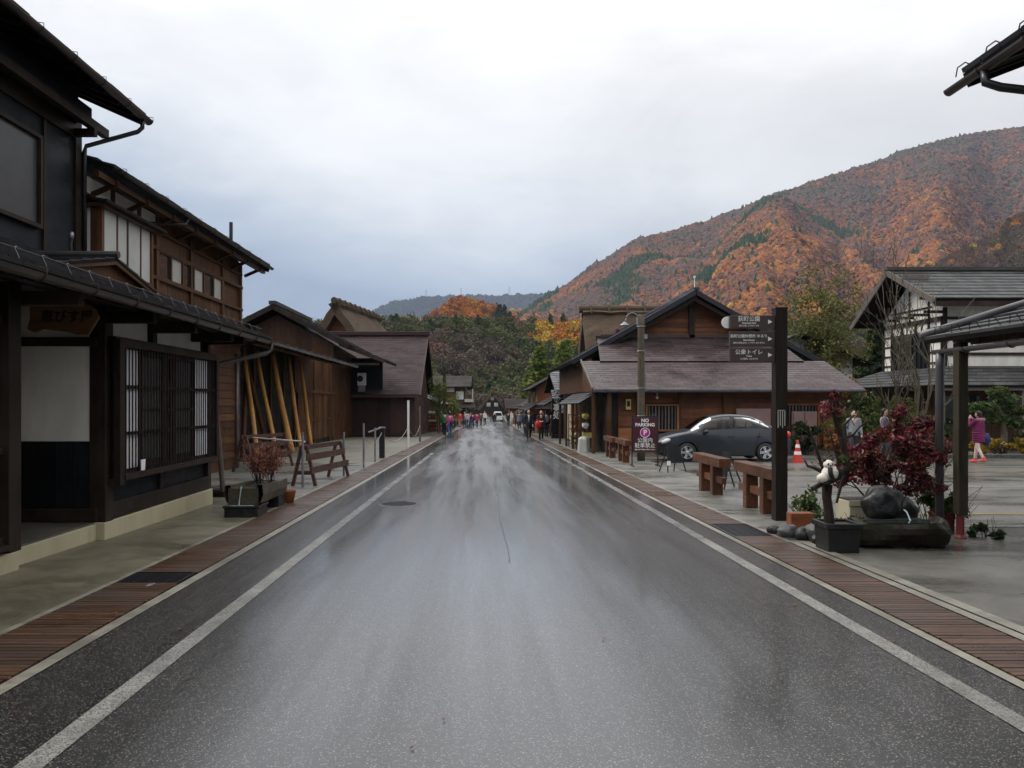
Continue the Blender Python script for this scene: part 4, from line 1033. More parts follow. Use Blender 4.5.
# stall by the barn
st = thing('souvenir_stall', 'souvenir stall with a low tiled awning beyond the brown barn', 'stall', (-5.5, 67, G(67)))
mb = MB(); roof_plane(mb, (-3.5,80,1.35),(-3.5,63.4,1.38),(-6.5,63.4,2.6),(-6.5,80,2.6), 6, 8, 0.03, 0.08); mb.build('awning', M['tile_dark'], st)
mb = MB(); mb.box(-9,-5.6,64,80,G(70)-0.2,2.3); mb.build('wall', M['brown_wood'], st)
for y in (63.6, 68, 73, 79):
    mb = MB(); mb.box(-3.7,-3.6,y-0.05,y+0.05,G(y),1.4); mb.build('awning_post', M['brown_wood'], st)
goods('display_rack', 'crowded souvenir rack nearest the barn on the left side', 'rack', -4.3, 64.6, 1.6, 0.9, 1.9, 5, flip=-1)
goods('display_rack', 'souvenir rack in the stall, behind the rack nearest the barn', 'rack', -4.2, 68.5, 2.4, 0.8, 1.6, 4, flip=-1)
gassho('distant thatched house closing the end of the street, with white gable windows', (2.4,222,-2.4), R(0), 4.2, 14, 6.6, M['dark_wood'], [(0,5.0,1.0,1.0),(-1.1,3.2,1.1,1.1),(1.1,3.2,1.1,1.1)], eave=1.6)

# ------------------------------------------------------------------ right background: half timbered house (house R2)
h5 = thing('farmhouse', 'large white plaster and dark timber farmhouse with a grey gabled roof across the parking lot', 'house', (26, 34, G(34)))
gw = 19.2
mb = MB(); mb.prism([(gw,32.2,2.3),(gw,37.0,2.3),(gw,37.0,5.3),(gw,34.7,6.9),(gw,32.2,5.6)], (22,0,0)); mb.build('wall', M['plaster'], h5); mb = MB(); mb.box(gw-0.6,41,31.9,38.5,G(32)-0.1,2.3); mb.build('lower_wall', M['brown_wood'], h5)
mb = MB()
for y in (32.25, 33.2, 34.2, 35.3, 36.2, 36.95): mb.box(gw-0.06,gw,y-0.05,y+0.05,2.5,5.1)
for y in (33.2, 34.7, 35.9): mb.box(gw-0.05,gw,y-0.04,y+0.04,5.1,6.5 if abs(y-34.7) < 0.5 else 5.9)
for z in (2.75, 3.2, 3.65, 4.1, 4.55, 5.1): mb.box(gw-0.055,gw,32.2,37.0,z,z+0.055)
mb.box(gw-0.09,gw,32.2,37.0,4.98,5.14); mb.box(gw-0.05,gw,33.0,36.3,5.6,5.66)
for x in (19.25, 22.9, 26.5, 30.0, 33.6): mb.box(x-0.08,x+0.08,32.12,32.2,2.3,5.5)
for z in (4.35, 3.5, 5.0): mb.box(19.2,41,32.13,32.2,z,z+0.12)
mb.box(18.3,41,31.15,31.3,5.45,5.65)
y = 31.6
for k in range(5): mb.beam((gw,32.0+k*1.2,5.3),(18.3,32.0+k*1.2,5.3),0.1,0.12)
for x in np.arange(19,41,1.2): mb.beam((x,31.25,5.62),(x,32.3,6.0),0.07,0.08)
mb.build('timber_frame', M['dark_wood'], h5)
mb = MB(); mb.box(gw-0.10,gw-0.06,33.25,36.15,3.0,4.5)
for k in range(9): mb.box(gw-0.14,gw-0.1,33.3+k*0.34,33.36+k*0.34,3.0,4.5)
wo = mb.build('window', M['black_board'], h5)
mb = MB(); roof_plane(mb, (18.2,31.1,5.75),(42,31.1,5.75),(42,34.7,7.45),(18.2,34.7,7.45), 9, 60, 0.03, 0.14)
roof_plane(mb, (42,38.1,5.3),(18.2,38.1,5.3),(18.2,34.7,7.45),(42,34.7,7.45), 7, 30, 0.05, 0.14); mb.beam((18.1,34.7,7.55),(42,34.7,7.55),0.3,0.14)
mb.build('roof', M['roof_grey'], h5)
mb = MB(); mb.beam((18.15,31.05,5.62),(18.15,34.7,7.36),0.06,0.24); mb.beam((18.15,38.15,5.16),(18.15,34.7,7.36),0.06,0.24)
for y in (32.2, 33.4, 35.9, 37.1): mb.beam((18.2,y,5.4+ (1.6 if 33 < y < 36.5 else 0.5)),(19.3,y,5.4+(1.6 if 33 < y < 36.5 else 0.5)),0.1,0.14)
mb.build('bargeboard', M['grey_wood'], h5)
pent(h5, (17.4,30.0,2.2),(42,30.0,2.2),(42,32.1,3.05),(19.0,32.1,3.05), M['roof_grey'], 6, 50, 'lower_roof'); pent(h5, (17.4,39,2.2),(17.4,30.0,2.2),(19.1,32.0,3.0),(19.1,37,3.0), M['roof_grey'], 6, 12, 'lower_roof')
mb = MB(); mb.box(17.6,42,30.1,30.25,2.0,2.16)
for x in (18.0, 21.2, 24.4, 27.6, 31): mb.box(x-0.09,x+0.09,30.2,30.38,G(30),2.05)
mb.build('post', M['grey_wood'], h5)
mb = MB(); vert_boards(mb,(18.6,31.88),(41,31.88),G(31),0.55,0.3,0.03,(0,-1,0)); mb.build('dado_board', M['brown_wood'], h5)
mb = MB(); 
for a in np.arange(18.9,36,1.9): mb.box(a,a+1.6,31.84,31.88,0.65,1.8)
go_ = mb.build('window', M['dark_glass'], h5)
# neighbouring white gable peeking over shop 1
far_house('white walled house with a dark roof peeking out behind the direction sign post', 15.2, 22, 46, 54, 4.2, 5.6, 'y', M['plaster_white'], M['tile_dark'], ovh=0.9)

# ------------------------------------------------------------------ canopy and tall eave on the right edge
cn = thing('canopy', 'low tiled canopy with gutter and posts at the right edge of the view', 'canopy', (6.4, 8, G(8)))
sl = 0.315; cx = 5.72
mb = MB(); roof_plane(mb, (cx,-2,2.36),(cx,10.0,2.36),(8.4,10.0,2.36+2.68*sl),(8.4,-2,2.36+2.68*sl), 9, 26, 0.03, 0.05); mb.build('roof', M['roof_grey'], cn)
mb = MB(); mb.tube([(cx-0.02,10.05,2.41),(8.4,10.05,2.41+2.68*sl)],0.055,10); mb.build('verge_pipe', M['pipe_grey'], cn, smooth=True)
mb = MB(); gutter(mb, (5.86,-2,2.24),(5.86,10.0,2.22),0.06,0.8); mb.build('gutter', M['pipe_grey'], cn)
mb = MB(); mb.tube([(5.87,9.90,2.20),(5.87,9.92,2.0),(5.87,9.92,-0.1)],[0.055,0.05,0.05],10); mb.v = [(x+0.0,y+0.0,z) for x,y,z in mb.v]; mb.build('downpipe', M['pipe_grey'], cn, smooth=True)
mb = MB(); mb.box(5.78,8.3,9.35,9.5,2.28,2.40); mb.box(6.0,6.1,-2,9.5,2.26,2.38)
for y in (8.2, 6.9): mb.beam((5.75,y,2.33),(8.3,y,3.12),0.06,0.08)
mb.build('timber_frame', M['grey_wood'], cn)
mb = MB(); mb.box(5.82,5.94,9.44,9.56,G(9.5)+0.3,2.28); mb.build('post', M['olive_post'], cn, bevel=0.008)
mb = MB(); mb.lathe((5.875,9.5,G(9.5)),[(0.07,0),(0.065,0.02),(0.045,0.05),(0.045,0.32)],12); mb.build('post_foot', M['red_box'], cn)
mb = MB(); y = 1.0
while y < 10: mb.tube([(cx+0.05,y-0.1,2.41),(cx+0.02,y-0.05,2.50),(cx+0.02,y+0.05,2.50),(cx+0.05,y+0.1,2.41)],0.005,4); y += 0.35
mb.tube([(cx+0.02,0,2.50),(cx+0.02,10,2.50)],0.006,4); mb.build('snow_guard', M['metal_dark'], cn)

h6 = thing('machiya_house', 'house at the right edge showing only its high dark eave with gutter', 'house', (8.5, 3, G(3)))
mb = MB(); roof_plane(mb, (5.25,-4,5.18),(5.25,8.45,5.16),(9.5,8.45,6.8),(9.5,-4,6.8), 12, 40, 0.045, 0.10); mb.build('roof', M['tile_dark'], h6)
mb = MB(); gutter(mb, (5.18,-4,5.10),(5.2,8.62,5.03),0.06,0.7); mb.build('gutter', M['metal_brown'], h6)
mb = MB(); mb.tube([(5.2,8.0,5.0),(5.2,7.98,4.86),(5.3,7.9,4.78),(6.5,7.3,4.35),(6.6,7.25,4.2),(6.6,7.25,3.0)],0.045,8); mb.build('downpipe', M['metal_dark'], h6, smooth=True)
mb = MB(); mb.box(8.45,13,-4,7.5,G(3)-0.1,6.2); mb.build('wall', M['black_board'], h6)
mb = MB(); y = 2.0
while y < 8.7: mb.beam((5.3,y,5.08),(8.6,y,6.34),0.055,0.08); y += 0.42
mb.beam((5.28,8.42,5.06),(9.4,8.42,6.64),0.04,0.14); mb.build('rafter', M['black_wood'], h6)
mb = MB(); y = 1.0
while y < 8.6: mb.tube([(5.3,y-0.15,5.20),(5.27,y-0.07,5.27),(5.27,y+0.07,5.27),(5.3,y+0.15,5.20)],0.008,4); y += 0.5
mb.build('snow_guard', M['metal_dark'], h6)
# ------------------------------------------------------------------ car
def make_car(loc):
    t = thing('parked_car', 'dark grey wet sedan parked in front of the boarded shop', 'car', loc)
    ox, oy, oz = loc
    def interp(x, P):
        for (a, b), (c, d) in zip(P[:-1], P[1:]):
            if x <= c:
                u = (x-a)/(c-a); u = max(0, min(1, u)); return b + (d-b)*u
        return P[-1][1]
    top = [(0,0.60),(0.06,0.70),(0.25,0.80),(0.6,0.90),(0.98,0.965),(1.2,1.10),(1.5,1.29),(1.75,1.40),(2.05,1.455),(2.4,1.47),(2.8,1.45),(3.1,1.39),(3.4,1.27),(3.66,1.12),(3.9,1.085),(4.15,1.05),(4.26,0.90),(4.30,0.62)]
    belt = [(0,0.56),(0.3,0.72),(0.9,0.86),(1.3,0.90),(3.3,0.98),(3.9,0.97),(4.3,0.60)]
    def sm(f, P, x):
        return sum(f(max(0, min(4.3, x + d)), P) for d in (-0.08,-0.04,0,0.04,0.08))/5
    def W(x): return 0.845*(1 - 0.30*abs((x-2.15)/2.15)**5)
    WH = (0.88, 3.40); AR = 0.355; top[:] = [(a, 0.295 + (b-0.295)*1.045) for a, b in top]; belt[:] = [(a, 0.295 + (b-0.295)*1.04) for a, b in belt]
    def zlow(x):
        z = 0.20 + (0.06 if x < 0.2 or x > 4.1 else 0)
        for c in WH:
            d = abs(x-c)
            if d < AR: z = max(z, 0.295 + math.sqrt(AR*AR - d*d)*0.98)
        return z
    xs = [i*0.0307 for i in range(141)]
    NL, NU = 10, 18
    def ring(x):
        w = W(x); zb = sm(interp, belt, x); zt = max(sm(interp, top, x), zb+0.02); zl = zlow(x); r_ = []
        for i in range(NL):
            u = i/(NL-1); z = zl + (zb-zl)*u
            bulge = 1 - 0.05*(abs(z-0.52)/0.4)**2
            r_.append((w*bulge, z))
        yb = r_[-1][0]; gh = max(0, min(1, (zt-zb-0.12)/0.3))
        for i in range(1, NU+1):
            a = math.pi/2*i/NU
            y = yb*(max(0, math.cos(a))**(0.6-0.32*gh))*(1-0.24*gh*math.sin(a)); z = zb + (zt-zb)*math.sin(a)**(0.85-0.10*gh)
            r_.append((y, z))
        return r_
    rings = [ring(x) for x in xs]
    parts = {k: MB() for k in ('body','seal','windscreen','rear_window','window_a','window_b','window_c')}
    for side in (-1, 1):
        for i in range(len(xs)-1):
            for j in range(NL+NU-1):
                q = []
                for (ii, jj) in ((i,j),(i+1,j),(i+1,j+1),(i,j+1)):
                    y, z = rings[ii][jj]; q.append((xs[ii], side*y, z))
                cx_ = sum(p[0] for p in q)/4; cz = sum(p[2] for p in q)/4; cy = abs(sum(p[1] for p in q)/4)
                zb = sm(interp, belt, cx_); zt = sm(interp, top, cx_); k = 'body'
                h = cz - zb
                if j >= NL:
                    fr_ = 1.13 + h*1.30; rr = 3.80 - h*1.30
                    if h > 0.005 and cz < zt-0.055 and cy > 0.48 and fr_+0.04 < cx_ < rr-0.06: k = 'seal'
                    if h > 0.045 and cz < zt-0.095 and cy > 0.5:
                        if fr_+0.11 < cx_ < 2.31: k = 'window_a'
                        elif 2.45 < cx_ < min(rr-0.13, 3.24): k = 'window_b'
                        elif 3.30 < cx_ < rr-0.13: k = 'window_c'
                    if 1.04 < cx_ < 1.72 and cy < 0.60+ (0.12 if cx_ < 1.3 else 0) and cz > 0.975: k = 'windscreen'
                    if 3.16 < cx_ < 3.62 and cy < 0.56: k = 'rear_window'
                if side < 0: q = q[::-1]
                o = 0.0 if k == 'body' else -0.006
                parts[k].add([(ox+p[0], oy+p[1]*(1+o/0.8), oz+p[2]+o*0.5) for p in q], [(0,1,2,3)])
    def weld(o):
        bm = bmesh.new(); bm.from_mesh(o.data); bmesh.ops.remove_doubles(bm, verts=bm.verts, dist=0.0015); bm.to_mesh(o.data); bm.free(); return o
    b = parts['body']
    b.box(ox+0.02,ox+0.12,oy-0.60,oy+0.60,oz+0.24,oz+0.60)
    b.box(ox+4.20,ox+4.29,oy-0.60,oy+0.60,oz+0.26,oz+0.72)
    weld(b.build('body', M['car_paint'], t, smooth=True))
    weld(parts['seal'].build('window_seal', M['rubber'], t, smooth=True))
    for k in ('windscreen','rear_window'): weld(parts[k].build(k, M['car_glass'], t, smooth=True))
    for k in ('window_a','window_b','window_c'): weld(parts[k].build('side_window', M['car_glass'], t, smooth=True))
    u = MB(); u.box(ox+0.15,ox+4.15,oy-0.72,oy+0.72,oz+0.17,oz+0.45); u.box(ox+1.35,ox+2.95,oy-0.74,oy+0.74,oz+0.19,oz+0.5)
    for c in WH: u.box(ox+c-0.36,ox+c+0.36,oy-0.60,oy+0.60,oz+0.3,oz+0.68)
    u.box(ox+1.1,ox+3.6,oy-0.70,oy+0.70,oz+0.45,oz+0.56)
    u.build('underbody', M['rubber'], t)
    for (xx, yy) in ((1.85,-0.36),(1.85,0.36)):
        q = MB(); q.box(ox+xx,ox+xx+0.5,oy+yy-0.24,oy+yy+0.24,oz+0.56,oz+0.70); q.beam((ox+xx+0.5,oy+yy,oz+0.62),(ox+xx+0.68,oy+yy,oz+1.15),0.44,0.12,(1,0,0)); q.box(ox+xx+0.63,ox+xx+0.72,oy+yy-0.12,oy+yy+0.12,oz+1.17,oz+1.30); q.build('seat', M['seat_cloth'], t, bevel=0.03)
    q = MB(); q.box(ox+2.75,ox+3.2,oy-0.62,oy+0.62,oz+0.56,oz+0.70); q.beam((ox+3.2,oy,oz+0.62),(ox+3.42,oy,oz+1.12),1.2,0.12,(1,0,0)); q.build('seat', M['seat_cloth'], t, bevel=0.03)
    q = MB(); q.box(ox+1.15,ox+1.5,oy-0.66,oy+0.66,oz+0.6,oz+0.93); q.build('dashboard', M['rubber'], t, bevel=0.04)
    q = MB(); q.tube([(ox+1.62-0.06*math.sin(a),oy+0.36+0.18*math.cos(a),oz+0.92+0.17*math.sin(a)) for a in np.linspace(0,2*math.pi,17)],0.014,6); q.build('steering_wheel', M['rubber'], t)
    s_ = MB(); s_.box(ox+1.27,ox+3.02,oy-0.835,oy-0.80,oz+0.20,oz+0.235); s_.box(ox+2.37,ox+2.40,oy-0.775,oy-0.75,oz+0.94,oz+1.36); s_.build('trim', M['rubber'], t)
    for c in WH:
        for sd in (-1, 1):
            cy = oy + sd*0.745
            w = MB(); n = 32
            prof = [(0.20,-0.09),(0.27,-0.10),(0.295,-0.07),(0.30,0.0),(0.295,0.07),(0.27,0.10),(0.20,0.09),(0.20,-0.09)]
            w.lathe((0,0,0), prof, n, caps=False); w.v = [(ox+c+x, cy+z, oz+0.30+y) for x, y, z in w.v]
            wo = w.build('wheel', M['rubber'], t, smooth=True)
            r_ = MB(); r_.lathe((0,0,0), [(0.20,0.0),(0.205,0.088),(0.195,0.10),(0.185,0.085),(0.175,0.03),(0.0,0.028)], n, caps=False)
            for k in range(5):
                a = 2*math.pi*k/5 + 0.3
                ca, sa = math.cos(a), math.sin(a); 
                pts = [(-0.045,0.03),(0.045,0.03),(0.04,0.19),(-0.04,0.19)]
                r_.prism([(p*ca - q*sa, p*sa + q*ca, 0.055) for p, q in pts], (0,0,0.03))
            r_.lathe((0,0,0.05), [(0.05,0),(0.05,0.035),(0.03,0.042)], 14)
            r_.v = [(ox+c+x, cy + sd*z, oz+0.30+y) for x, y, z in r_.v]
            ro = r_.build('rim', M['chrome'], wo); 
            d = MB(); d.lathe((0,0,0),[(0.176,0.031),(0.0,0.036)],24); d.v = [(ox+c+x, cy+sd*z, oz+0.30+y) for x,y,z in d.v]; d.build('brake', M['metal_dark'], wo)
    for sd in (-1, 1):
        h = MB(); h.ball((ox+0.30,oy+sd*0.63,oz+0.68),(0.26,0.13,0.085),14,8, rot=Matrix.Rotation(-0.38,3,'Y') @ Matrix.Rotation(sd*-0.35,3,'Z')); h.build('headlight', M['headlight'], t, smooth=True)
        h = MB(); h.ball((ox+4.17,oy+sd*0.62,oz+0.86),(0.10,0.15,0.12),12,8); h.build('tail_light', M['red_plastic'], t, smooth=True)
        h = MB(); h.ball((ox+1.47,oy+sd*0.92,oz+0.965),(0.07,0.10,0.065),12,8); h.box(ox+1.44,ox+1.5,oy+sd*0.87-0.06,oy+sd*0.87+0.06,oz+0.90,oz+0.93); h.build('mirror', M['rubber'], t, smooth=True)
    for x in (2.20, 3.12):
        h = MB(); h.box(ox+x,ox+x+0.17,oy-0.875,oy-0.845,oz+0.80,oz+0.83); h.build('door_handle', M['car_paint'], t, bevel=0.006)
    for pts in ([(1.30,0.30),(1.22,0.55),(1.25,0.88)],[(2.38,0.22),(2.38,0.6),(2.38,0.92)],[(3.02,0.30),(3.10,0.62),(3.22,0.94)]):
        h = MB(); h.tube([(ox+a, oy-0.846*(1-0.05*(abs(b_-0.52)/0.4)**2)-0.001, oz+b_) for a, b_ in pts], 0.011, 4); h.build('door_seam', M['rubber'], t)
    g_ = MB(); g_.box(ox-0.01,ox+0.03,oy-0.35,oy+0.35,oz+0.36,oz+0.56); g_.build('grille', M['rubber'], t)
    g_ = MB(); g_.box(ox-0.03,ox-0.01,oy-0.17,oy+0.17,oz+0.38,oz+0.54); g_.build('number_plate', M['white_paint'], t)
m, nt, bs = newmat('car_glass'); nt.nodes.remove(bs)
tr_ = N(nt,'ShaderNodeBsdfTransparent'); tr_.inputs[0].default_value = (0.62,0.70,0.66,1); gl = N(nt,'ShaderNodeBsdfGlossy'); gl.inputs['Roughness'].default_value = 0.02
fr = N(nt,'ShaderNodeFresnel'); fr.inputs[0].default_value = 1.35; mx = N(nt,'ShaderNodeMixShader')
nt.links.new(fr.outputs[0], mx.inputs[0]); nt.links.new(tr_.outputs[0], mx.inputs[1]); nt.links.new(gl.outputs[0], mx.inputs[2]); nt.links.new(mx.outputs[0], nt.nodes['Material Output'].inputs['Surface']); M['car_glass'] = m
M['headlight'] = plain('headlight', (0.5,0.5,0.5), 0.12, 0.3, 0.02)
M['seat_cloth'] = plain('seat_cloth', (0.03,0.03,0.032), 0.9)
make_car((5.62, 25.45, G(25.45)))

# ------------------------------------------------------------------ traffic cone
cn = thing('traffic_cone', 'red and white striped traffic cone behind the dark car', 'traffic cone', (9.9, 24.3, G(24.3)))
z0 = G(24.3)
mb = MB(); mb.box(9.72,10.08,24.12,24.48,z0,z0+0.03); mb.lathe((9.9,24.3,z0),[(0.15,0.03),(0.03,0.68),(0.02,0.70)],20); mb.build('body', M['red_plastic'], cn)
for a, b in ((0.24,0.34),(0.46,0.56)):
    mb = MB(); f = lambda z: 0.15 - 0.12*(z-0.03)/0.65 + 0.003
    mb.lathe((9.9,24.3,z0),[(f(a),a),(f(b),b)],20); mb.build('white_band', M['white_paint'], cn)

# ------------------------------------------------------------------ direction sign post
x, y = 4.26, 11.1; z0 = G(y)
sp = thing('direction_sign', 'dark brown post with three brown direction boards and white arrows', 'sign', (x, y, z0))
mb = MB(); mb.box(x-0.085,x+0.085,y-0.085,y+0.085,z0,2.88); mb.box(x-0.09,x+0.09,y-0.09,y+0.09,2.88,2.91); mb.build('post', M['post_brown'], sp, bevel=0.006)
for (zc, h, big, en, small, s1_, wd) in ((2.70,0.185,'荻町公園','Ogimachi Park','荻町公园  오기마치 공원',0.080,0), (2.455,0.215,'荻町公園休憩所 ゆるり','Rest House','荻町公园休息处  오기마치 공원 휴게소',0.052,0), (2.225,0.195,'公衆トイレ','Toilet','公共厕所  공중화장실',0.080,0)):
    b = MB(); b.box(3.53,4.175,y-0.055,y+0.005,zc-h/2,zc+h/2); bo = b.build('sign_board', M['sign_brown'], sp, bevel=0.004)
    yy = y - 0.058
    text(big, s1_, (3.80,yy,zc+0.038), bo, M['white_paint'], bold=0.0003)
    text(en, 0.034, (3.80,yy,zc-0.018), bo, M['white_paint'], bold=0.0006)
    text(small, 0.028, (3.80,yy,zc-0.058), bo, M['white_paint'])
    a = MB(); a.prism([(4.075,yy+0.003,zc-0.032),(4.135,yy+0.003,zc),(4.075,yy+0.003,zc+0.032)],(0,-0.003,0)); a.build('arrow', M['white_paint'], bo)
b = MB(); b.lathe((0,0,0),[(0.085,0),(0.085,0.02)],28); b.v = [(3.52+p, y+0.02+r_, 2.70+q) for p, q, r_ in b.v]; b.build('round_disc', M['cream_white'] if 'cream_white' in MATS else M['white_paint'], sp)
b = MB(); 
for k in range(4): b.box(4.20+k*0.032,4.212+k*0.032,y-0.089,y-0.087,1.18+0.03*(k%2),1.42)
b.box(4.20,4.30,y-0.089,y-0.087,1.425,1.435); b.build('sticker', M['paint_dim'] if 'paint_dim' in MATS else M['frost_glass'], sp)

# ------------------------------------------------------------------ no parking board
x, y = 4.68, 22.4; z0 = G(y)
ns = thing('parking_sign', 'maroon upright no parking board with white lettering and a magenta disc', 'sign', (x, y, z0))
mb = MB(); mb.box(x-0.36,x+0.36,y-0.02,y+0.02,0.09,1.10); mb.build('board', M['maroon'], ns, bevel=0.006)
mb = MB(); mb.box(x-0.39,x-0.36,y-0.02,y+0.02,z0,1.14); mb.box(x+0.36,x+0.39,y-0.02,y+0.02,z0,1.14); mb.box(x-0.36,x+0.36,y-0.02,y+0.02,1.105,1.14)
for s_ in (-0.375, 0.375): mb.box(x+s_-0.02,x+s_+0.02,y-0.25,y+0.25,z0,z0+0.04)
mb.build('frame', M['metal_dark'], ns)
yy = y - 0.024
text('NO', 0.14, (x,yy,1.01), ns, M['white_paint'], bold=0.004); text('PARKING', 0.135, (x,yy,0.885), ns, M['white_paint'], bold=0.004)
mb = MB(); mb.lathe((0,0,0),[(0.13,0),(0.13,0.003)],32); mb.v = [(x+p, y-0.021-r_, 0.66+q) for p,q,r_ in mb.v]; mb.build('round_badge', M['magenta'], ns)
mb = MB(); mb.tube([(x+0.137*math.cos(2*math.pi*k/32), y-0.024, 0.66+0.137*math.sin(2*math.pi*k/32)) for k in range(33)], 0.008, 6); mb.build('badge_ring', M['white_paint'], ns)
text('P', 0.20, (x,y-0.028,0.66), ns, M['white_paint'], bold=0.006)
text('公園内', 0.15, (x,yy,0.43), ns, M['white_paint'], bold=0.0008); text('駐車禁止', 0.15, (x,yy,0.28), ns, M['white_paint'], bold=0.0008)
text('荻町公園 駐車はご遠慮ください', 0.042, (x,yy,0.165), ns, M['white_paint'], bold=0.0012)

# small black easels
def easel(x, y, rot, label, tagc=True):
    t = thing('easel_stand', label, 'easel', (x, y, G(y))); z0 = G(y); rm = Matrix.Rotation(rot,3,'Z')
    def T(m_): m_.v = [tuple(rm @ Vector((p[0],p[1],0)) + Vector((x,y,z0+p[2]))) for p in m_.v]; return m_
    m_ = MB()
    for s_ in (-1,1):
        m_.tube([(s_*0.30,-0.18,0),(s_*0.16,0,0.72)],0.018,6); m_.tube([(s_*0.24,0.25,0),(s_*0.14,0,0.70)],0.018,6)
    m_.beam((-0.26,-0.12,0.26),(0.26,-0.12,0.26),0.03,0.03); T(m_).build('frame', M['metal_dark'], t)
    m_ = MB(); m_.prism([(-0.24,-0.13,0.28),(0.24,-0.13,0.28),(0.17,-0.02,0.74),(-0.17,-0.02,0.74)],(0,0.02,0.0)); T(m_).build('board', M['black_board'], t)
    if tagc:
        m_ = MB(); m_.box(-0.33,-0.22,-0.19,-0.18,0.20,0.31); T(m_).build('price_tag', M['white_paint'], t)
    return t
easel(4.95,20.2,R(25),'small black easel with a white tag beside the no parking board')
easel(5.02,15.9,R(-86),'black easel standing behind the middle timber barrier', False)

# heavy timber barriers
def barrier(x, y, label):
    t = thing('timber_barrier', label, 'barrier', (x, y, G(y)), 'heavy timber barriers beside the pavement'); z0 = G(y)
    mb = MB(); mb.box(x-0.11,x+0.11,y-0.9,y+0.9,z0+0.56,z0+0.73); mb.build('top_beam', M['heavy_timber'], t, bevel=0.012)
    for yy in (y-0.38, y+0.38):
        mb = MB(); mb.box(x-0.10,x+0.10,yy-0.085,yy+0.085,z0,z0+0.56); mb.build('leg', M['heavy_timber'], t, bevel=0.012)
    mb = MB()
    for (a, b) in ((y-0.85,y-0.465),(y-0.295,y+0.295),(y+0.465,y+0.85)): mb.box(x-0.045,x+0.045,a,b,z0+0.25,z0+0.37)
    mb.build('cross_beam', M['heavy_timber'], t, bevel=0.01)
    return t
barrier(4.36,12.22,'brown timber barrier nearest the direction sign post'); barrier(4.40,14.95,'brown timber barrier in the middle, in front of the rear wheel of the car')
barrier(4.42,24.4,'brown timber barrier behind the no parking board'); barrier(4.42,26.9,'farthest brown timber barrier, by the shop corner')

# street pole with lamp
x, y = 5.1, 25.0; z0 = G(y)
pl = thing('utility_pole', 'rough brown wooden street pole with a curved lamp arm behind the no parking board', 'pole', (x, y, z0))
mb = MB(); pts = [(x, y, z0 + (4.4-z0)*k/10) for k in range(11)]; mb.tube(pts, [0.125-0.002*k for k in range(11)], 14); mb.build('pole', M['bark_grey'], pl, smooth=True)
mb = MB()
for z in (1.1, 2.0, 3.2, 4.0): mb.tube([(x+0.128*math.cos(a), y+0.128*math.sin(a), z) for a in np.linspace(0,2*math.pi,17)], 0.012, 5)
mb.box(x+0.08,x+0.2,y-0.05,y+0.05,3.6,3.75); mb.box(x-0.15,x-0.1,y-0.05,y+0.05,4.05,4.3); mb.tube([(x+0.13,y-0.06,2.45),(x+0.15,y-0.07,1.9)],0.02,5); mb.build('band', M['metal_grey'], pl)
mb = MB(); mb.tube([(x-0.08,y,4.2)] + [(x-0.08-0.21*(1-math.cos(a)), y-0.02, 4.2+0.24*math.sin(a)) for a in np.linspace(0.2,math.pi-0.25,9)] , 0.018, 7)
mb.tube([(x-0.49,y-0.02,4.26),(x-0.52,y-0.02,4.15)],0.018,7); mb.build('lamp_arm', M['metal_grey'], pl, smooth=True)
mb = MB(); mb.lathe((x-0.54,y-0.02,4.02),[(0.16,0),(0.15,0.03),(0.07,0.09),(0.03,0.14)],18); mb.build('lamp_shade', M['metal_grey'], pl, smooth=True)

# ------------------------------------------------------------------ left verge: steel posts, rope, barricades
def spost(x, y, h, r_, mat, label, name='steel_post', cat='post'):
    mb = MB(); mb.tube([(x,y,G(y)-0.05),(x,y,G(y)+h)], r_, 10); mb.tube([(x,y,G(y)+h),(x,y,G(y)+h+0.02)], r_*1.15, 10)
    return tag(mb.build(name, mat, loc=(x,y,G(y)), smooth=False), label, cat)
spost(-3.79,16.1,1.13,0.026,M['metal_grey'],'thin grey steel post just left of the brown sawhorse barricade')
spost(-3.44,18.9,1.06,0.026,M['metal_grey'],'thin grey steel post at the right end of the sawhorse barricade')
spost(-3.39,21.7,1.24,0.028,M['metal_grey'],'tallest thin grey steel post at the edge of the gravel lot')
spost(-3.45,24.4,1.06,0.028,M['metal_grey'],'short grey steel post beside the thick dark bollard post')
t = thing('bollard', 'thick dark square post at the edge of the gravel lot', 'bollard', (-3.51,26.5,G(26.5)))
mb = MB(); mb.box(-3.60,-3.42,26.42,26.58,G(26.5),G(26.5)+1.02); mb.build('post', M['metal_dark'], t, bevel=0.01)
mb = MB(); mb.box(-3.62,-3.40,26.40,26.6,G(26.5)+1.02,G(26.5)+1.07); mb.beam((-3.78,25.2,G(26)+0.93),(-3.5,26.5,G(26)+1.05),0.04,0.04); mb.build('cap', M['metal_grey'], t)
spost(-3.40,34.6,2.1,0.05,M['white_paint'],'tall white painted pole near the barn corner', 'white_pole', 'pole')
spost(-3.45,41.5,1.9,0.05,M['grey_wood'],'grey wooden pole beside the souvenir rack next to the barn', 'wooden_pole', 'pole')
def rope(p, q, sag, label, r_=0.012, mat=None):
    mb = MB(); p = Vector(p); q = Vector(q); mb.tube([p.lerp(q,k/12) - Vector((0,0,sag*4*(k/12)*(1-k/12))) for k in range(13)], r_, 5)
    return tag(mb.build('rope', mat or M['rope'], loc=p, smooth=True), label, 'rope')
rope((-3.51,26.5,G(26.5)+0.85),(-3.40,34.6,G(34.6)+0.95),0.45,'sagging rope between the dark bollard and the white pole')
rope((-3.40,34.6,G(34.6)+0.95),(-3.45,41.5,G(41.5)+0.9),0.5,'sagging rope between the white pole and the grey wooden pole')
rope((-3.39,21.7,G(21.7)+0.9),(-3.51,26.5,G(26.5)+0.9),0.3,'slack rope from the tallest steel post to the dark bollard', 0.01)
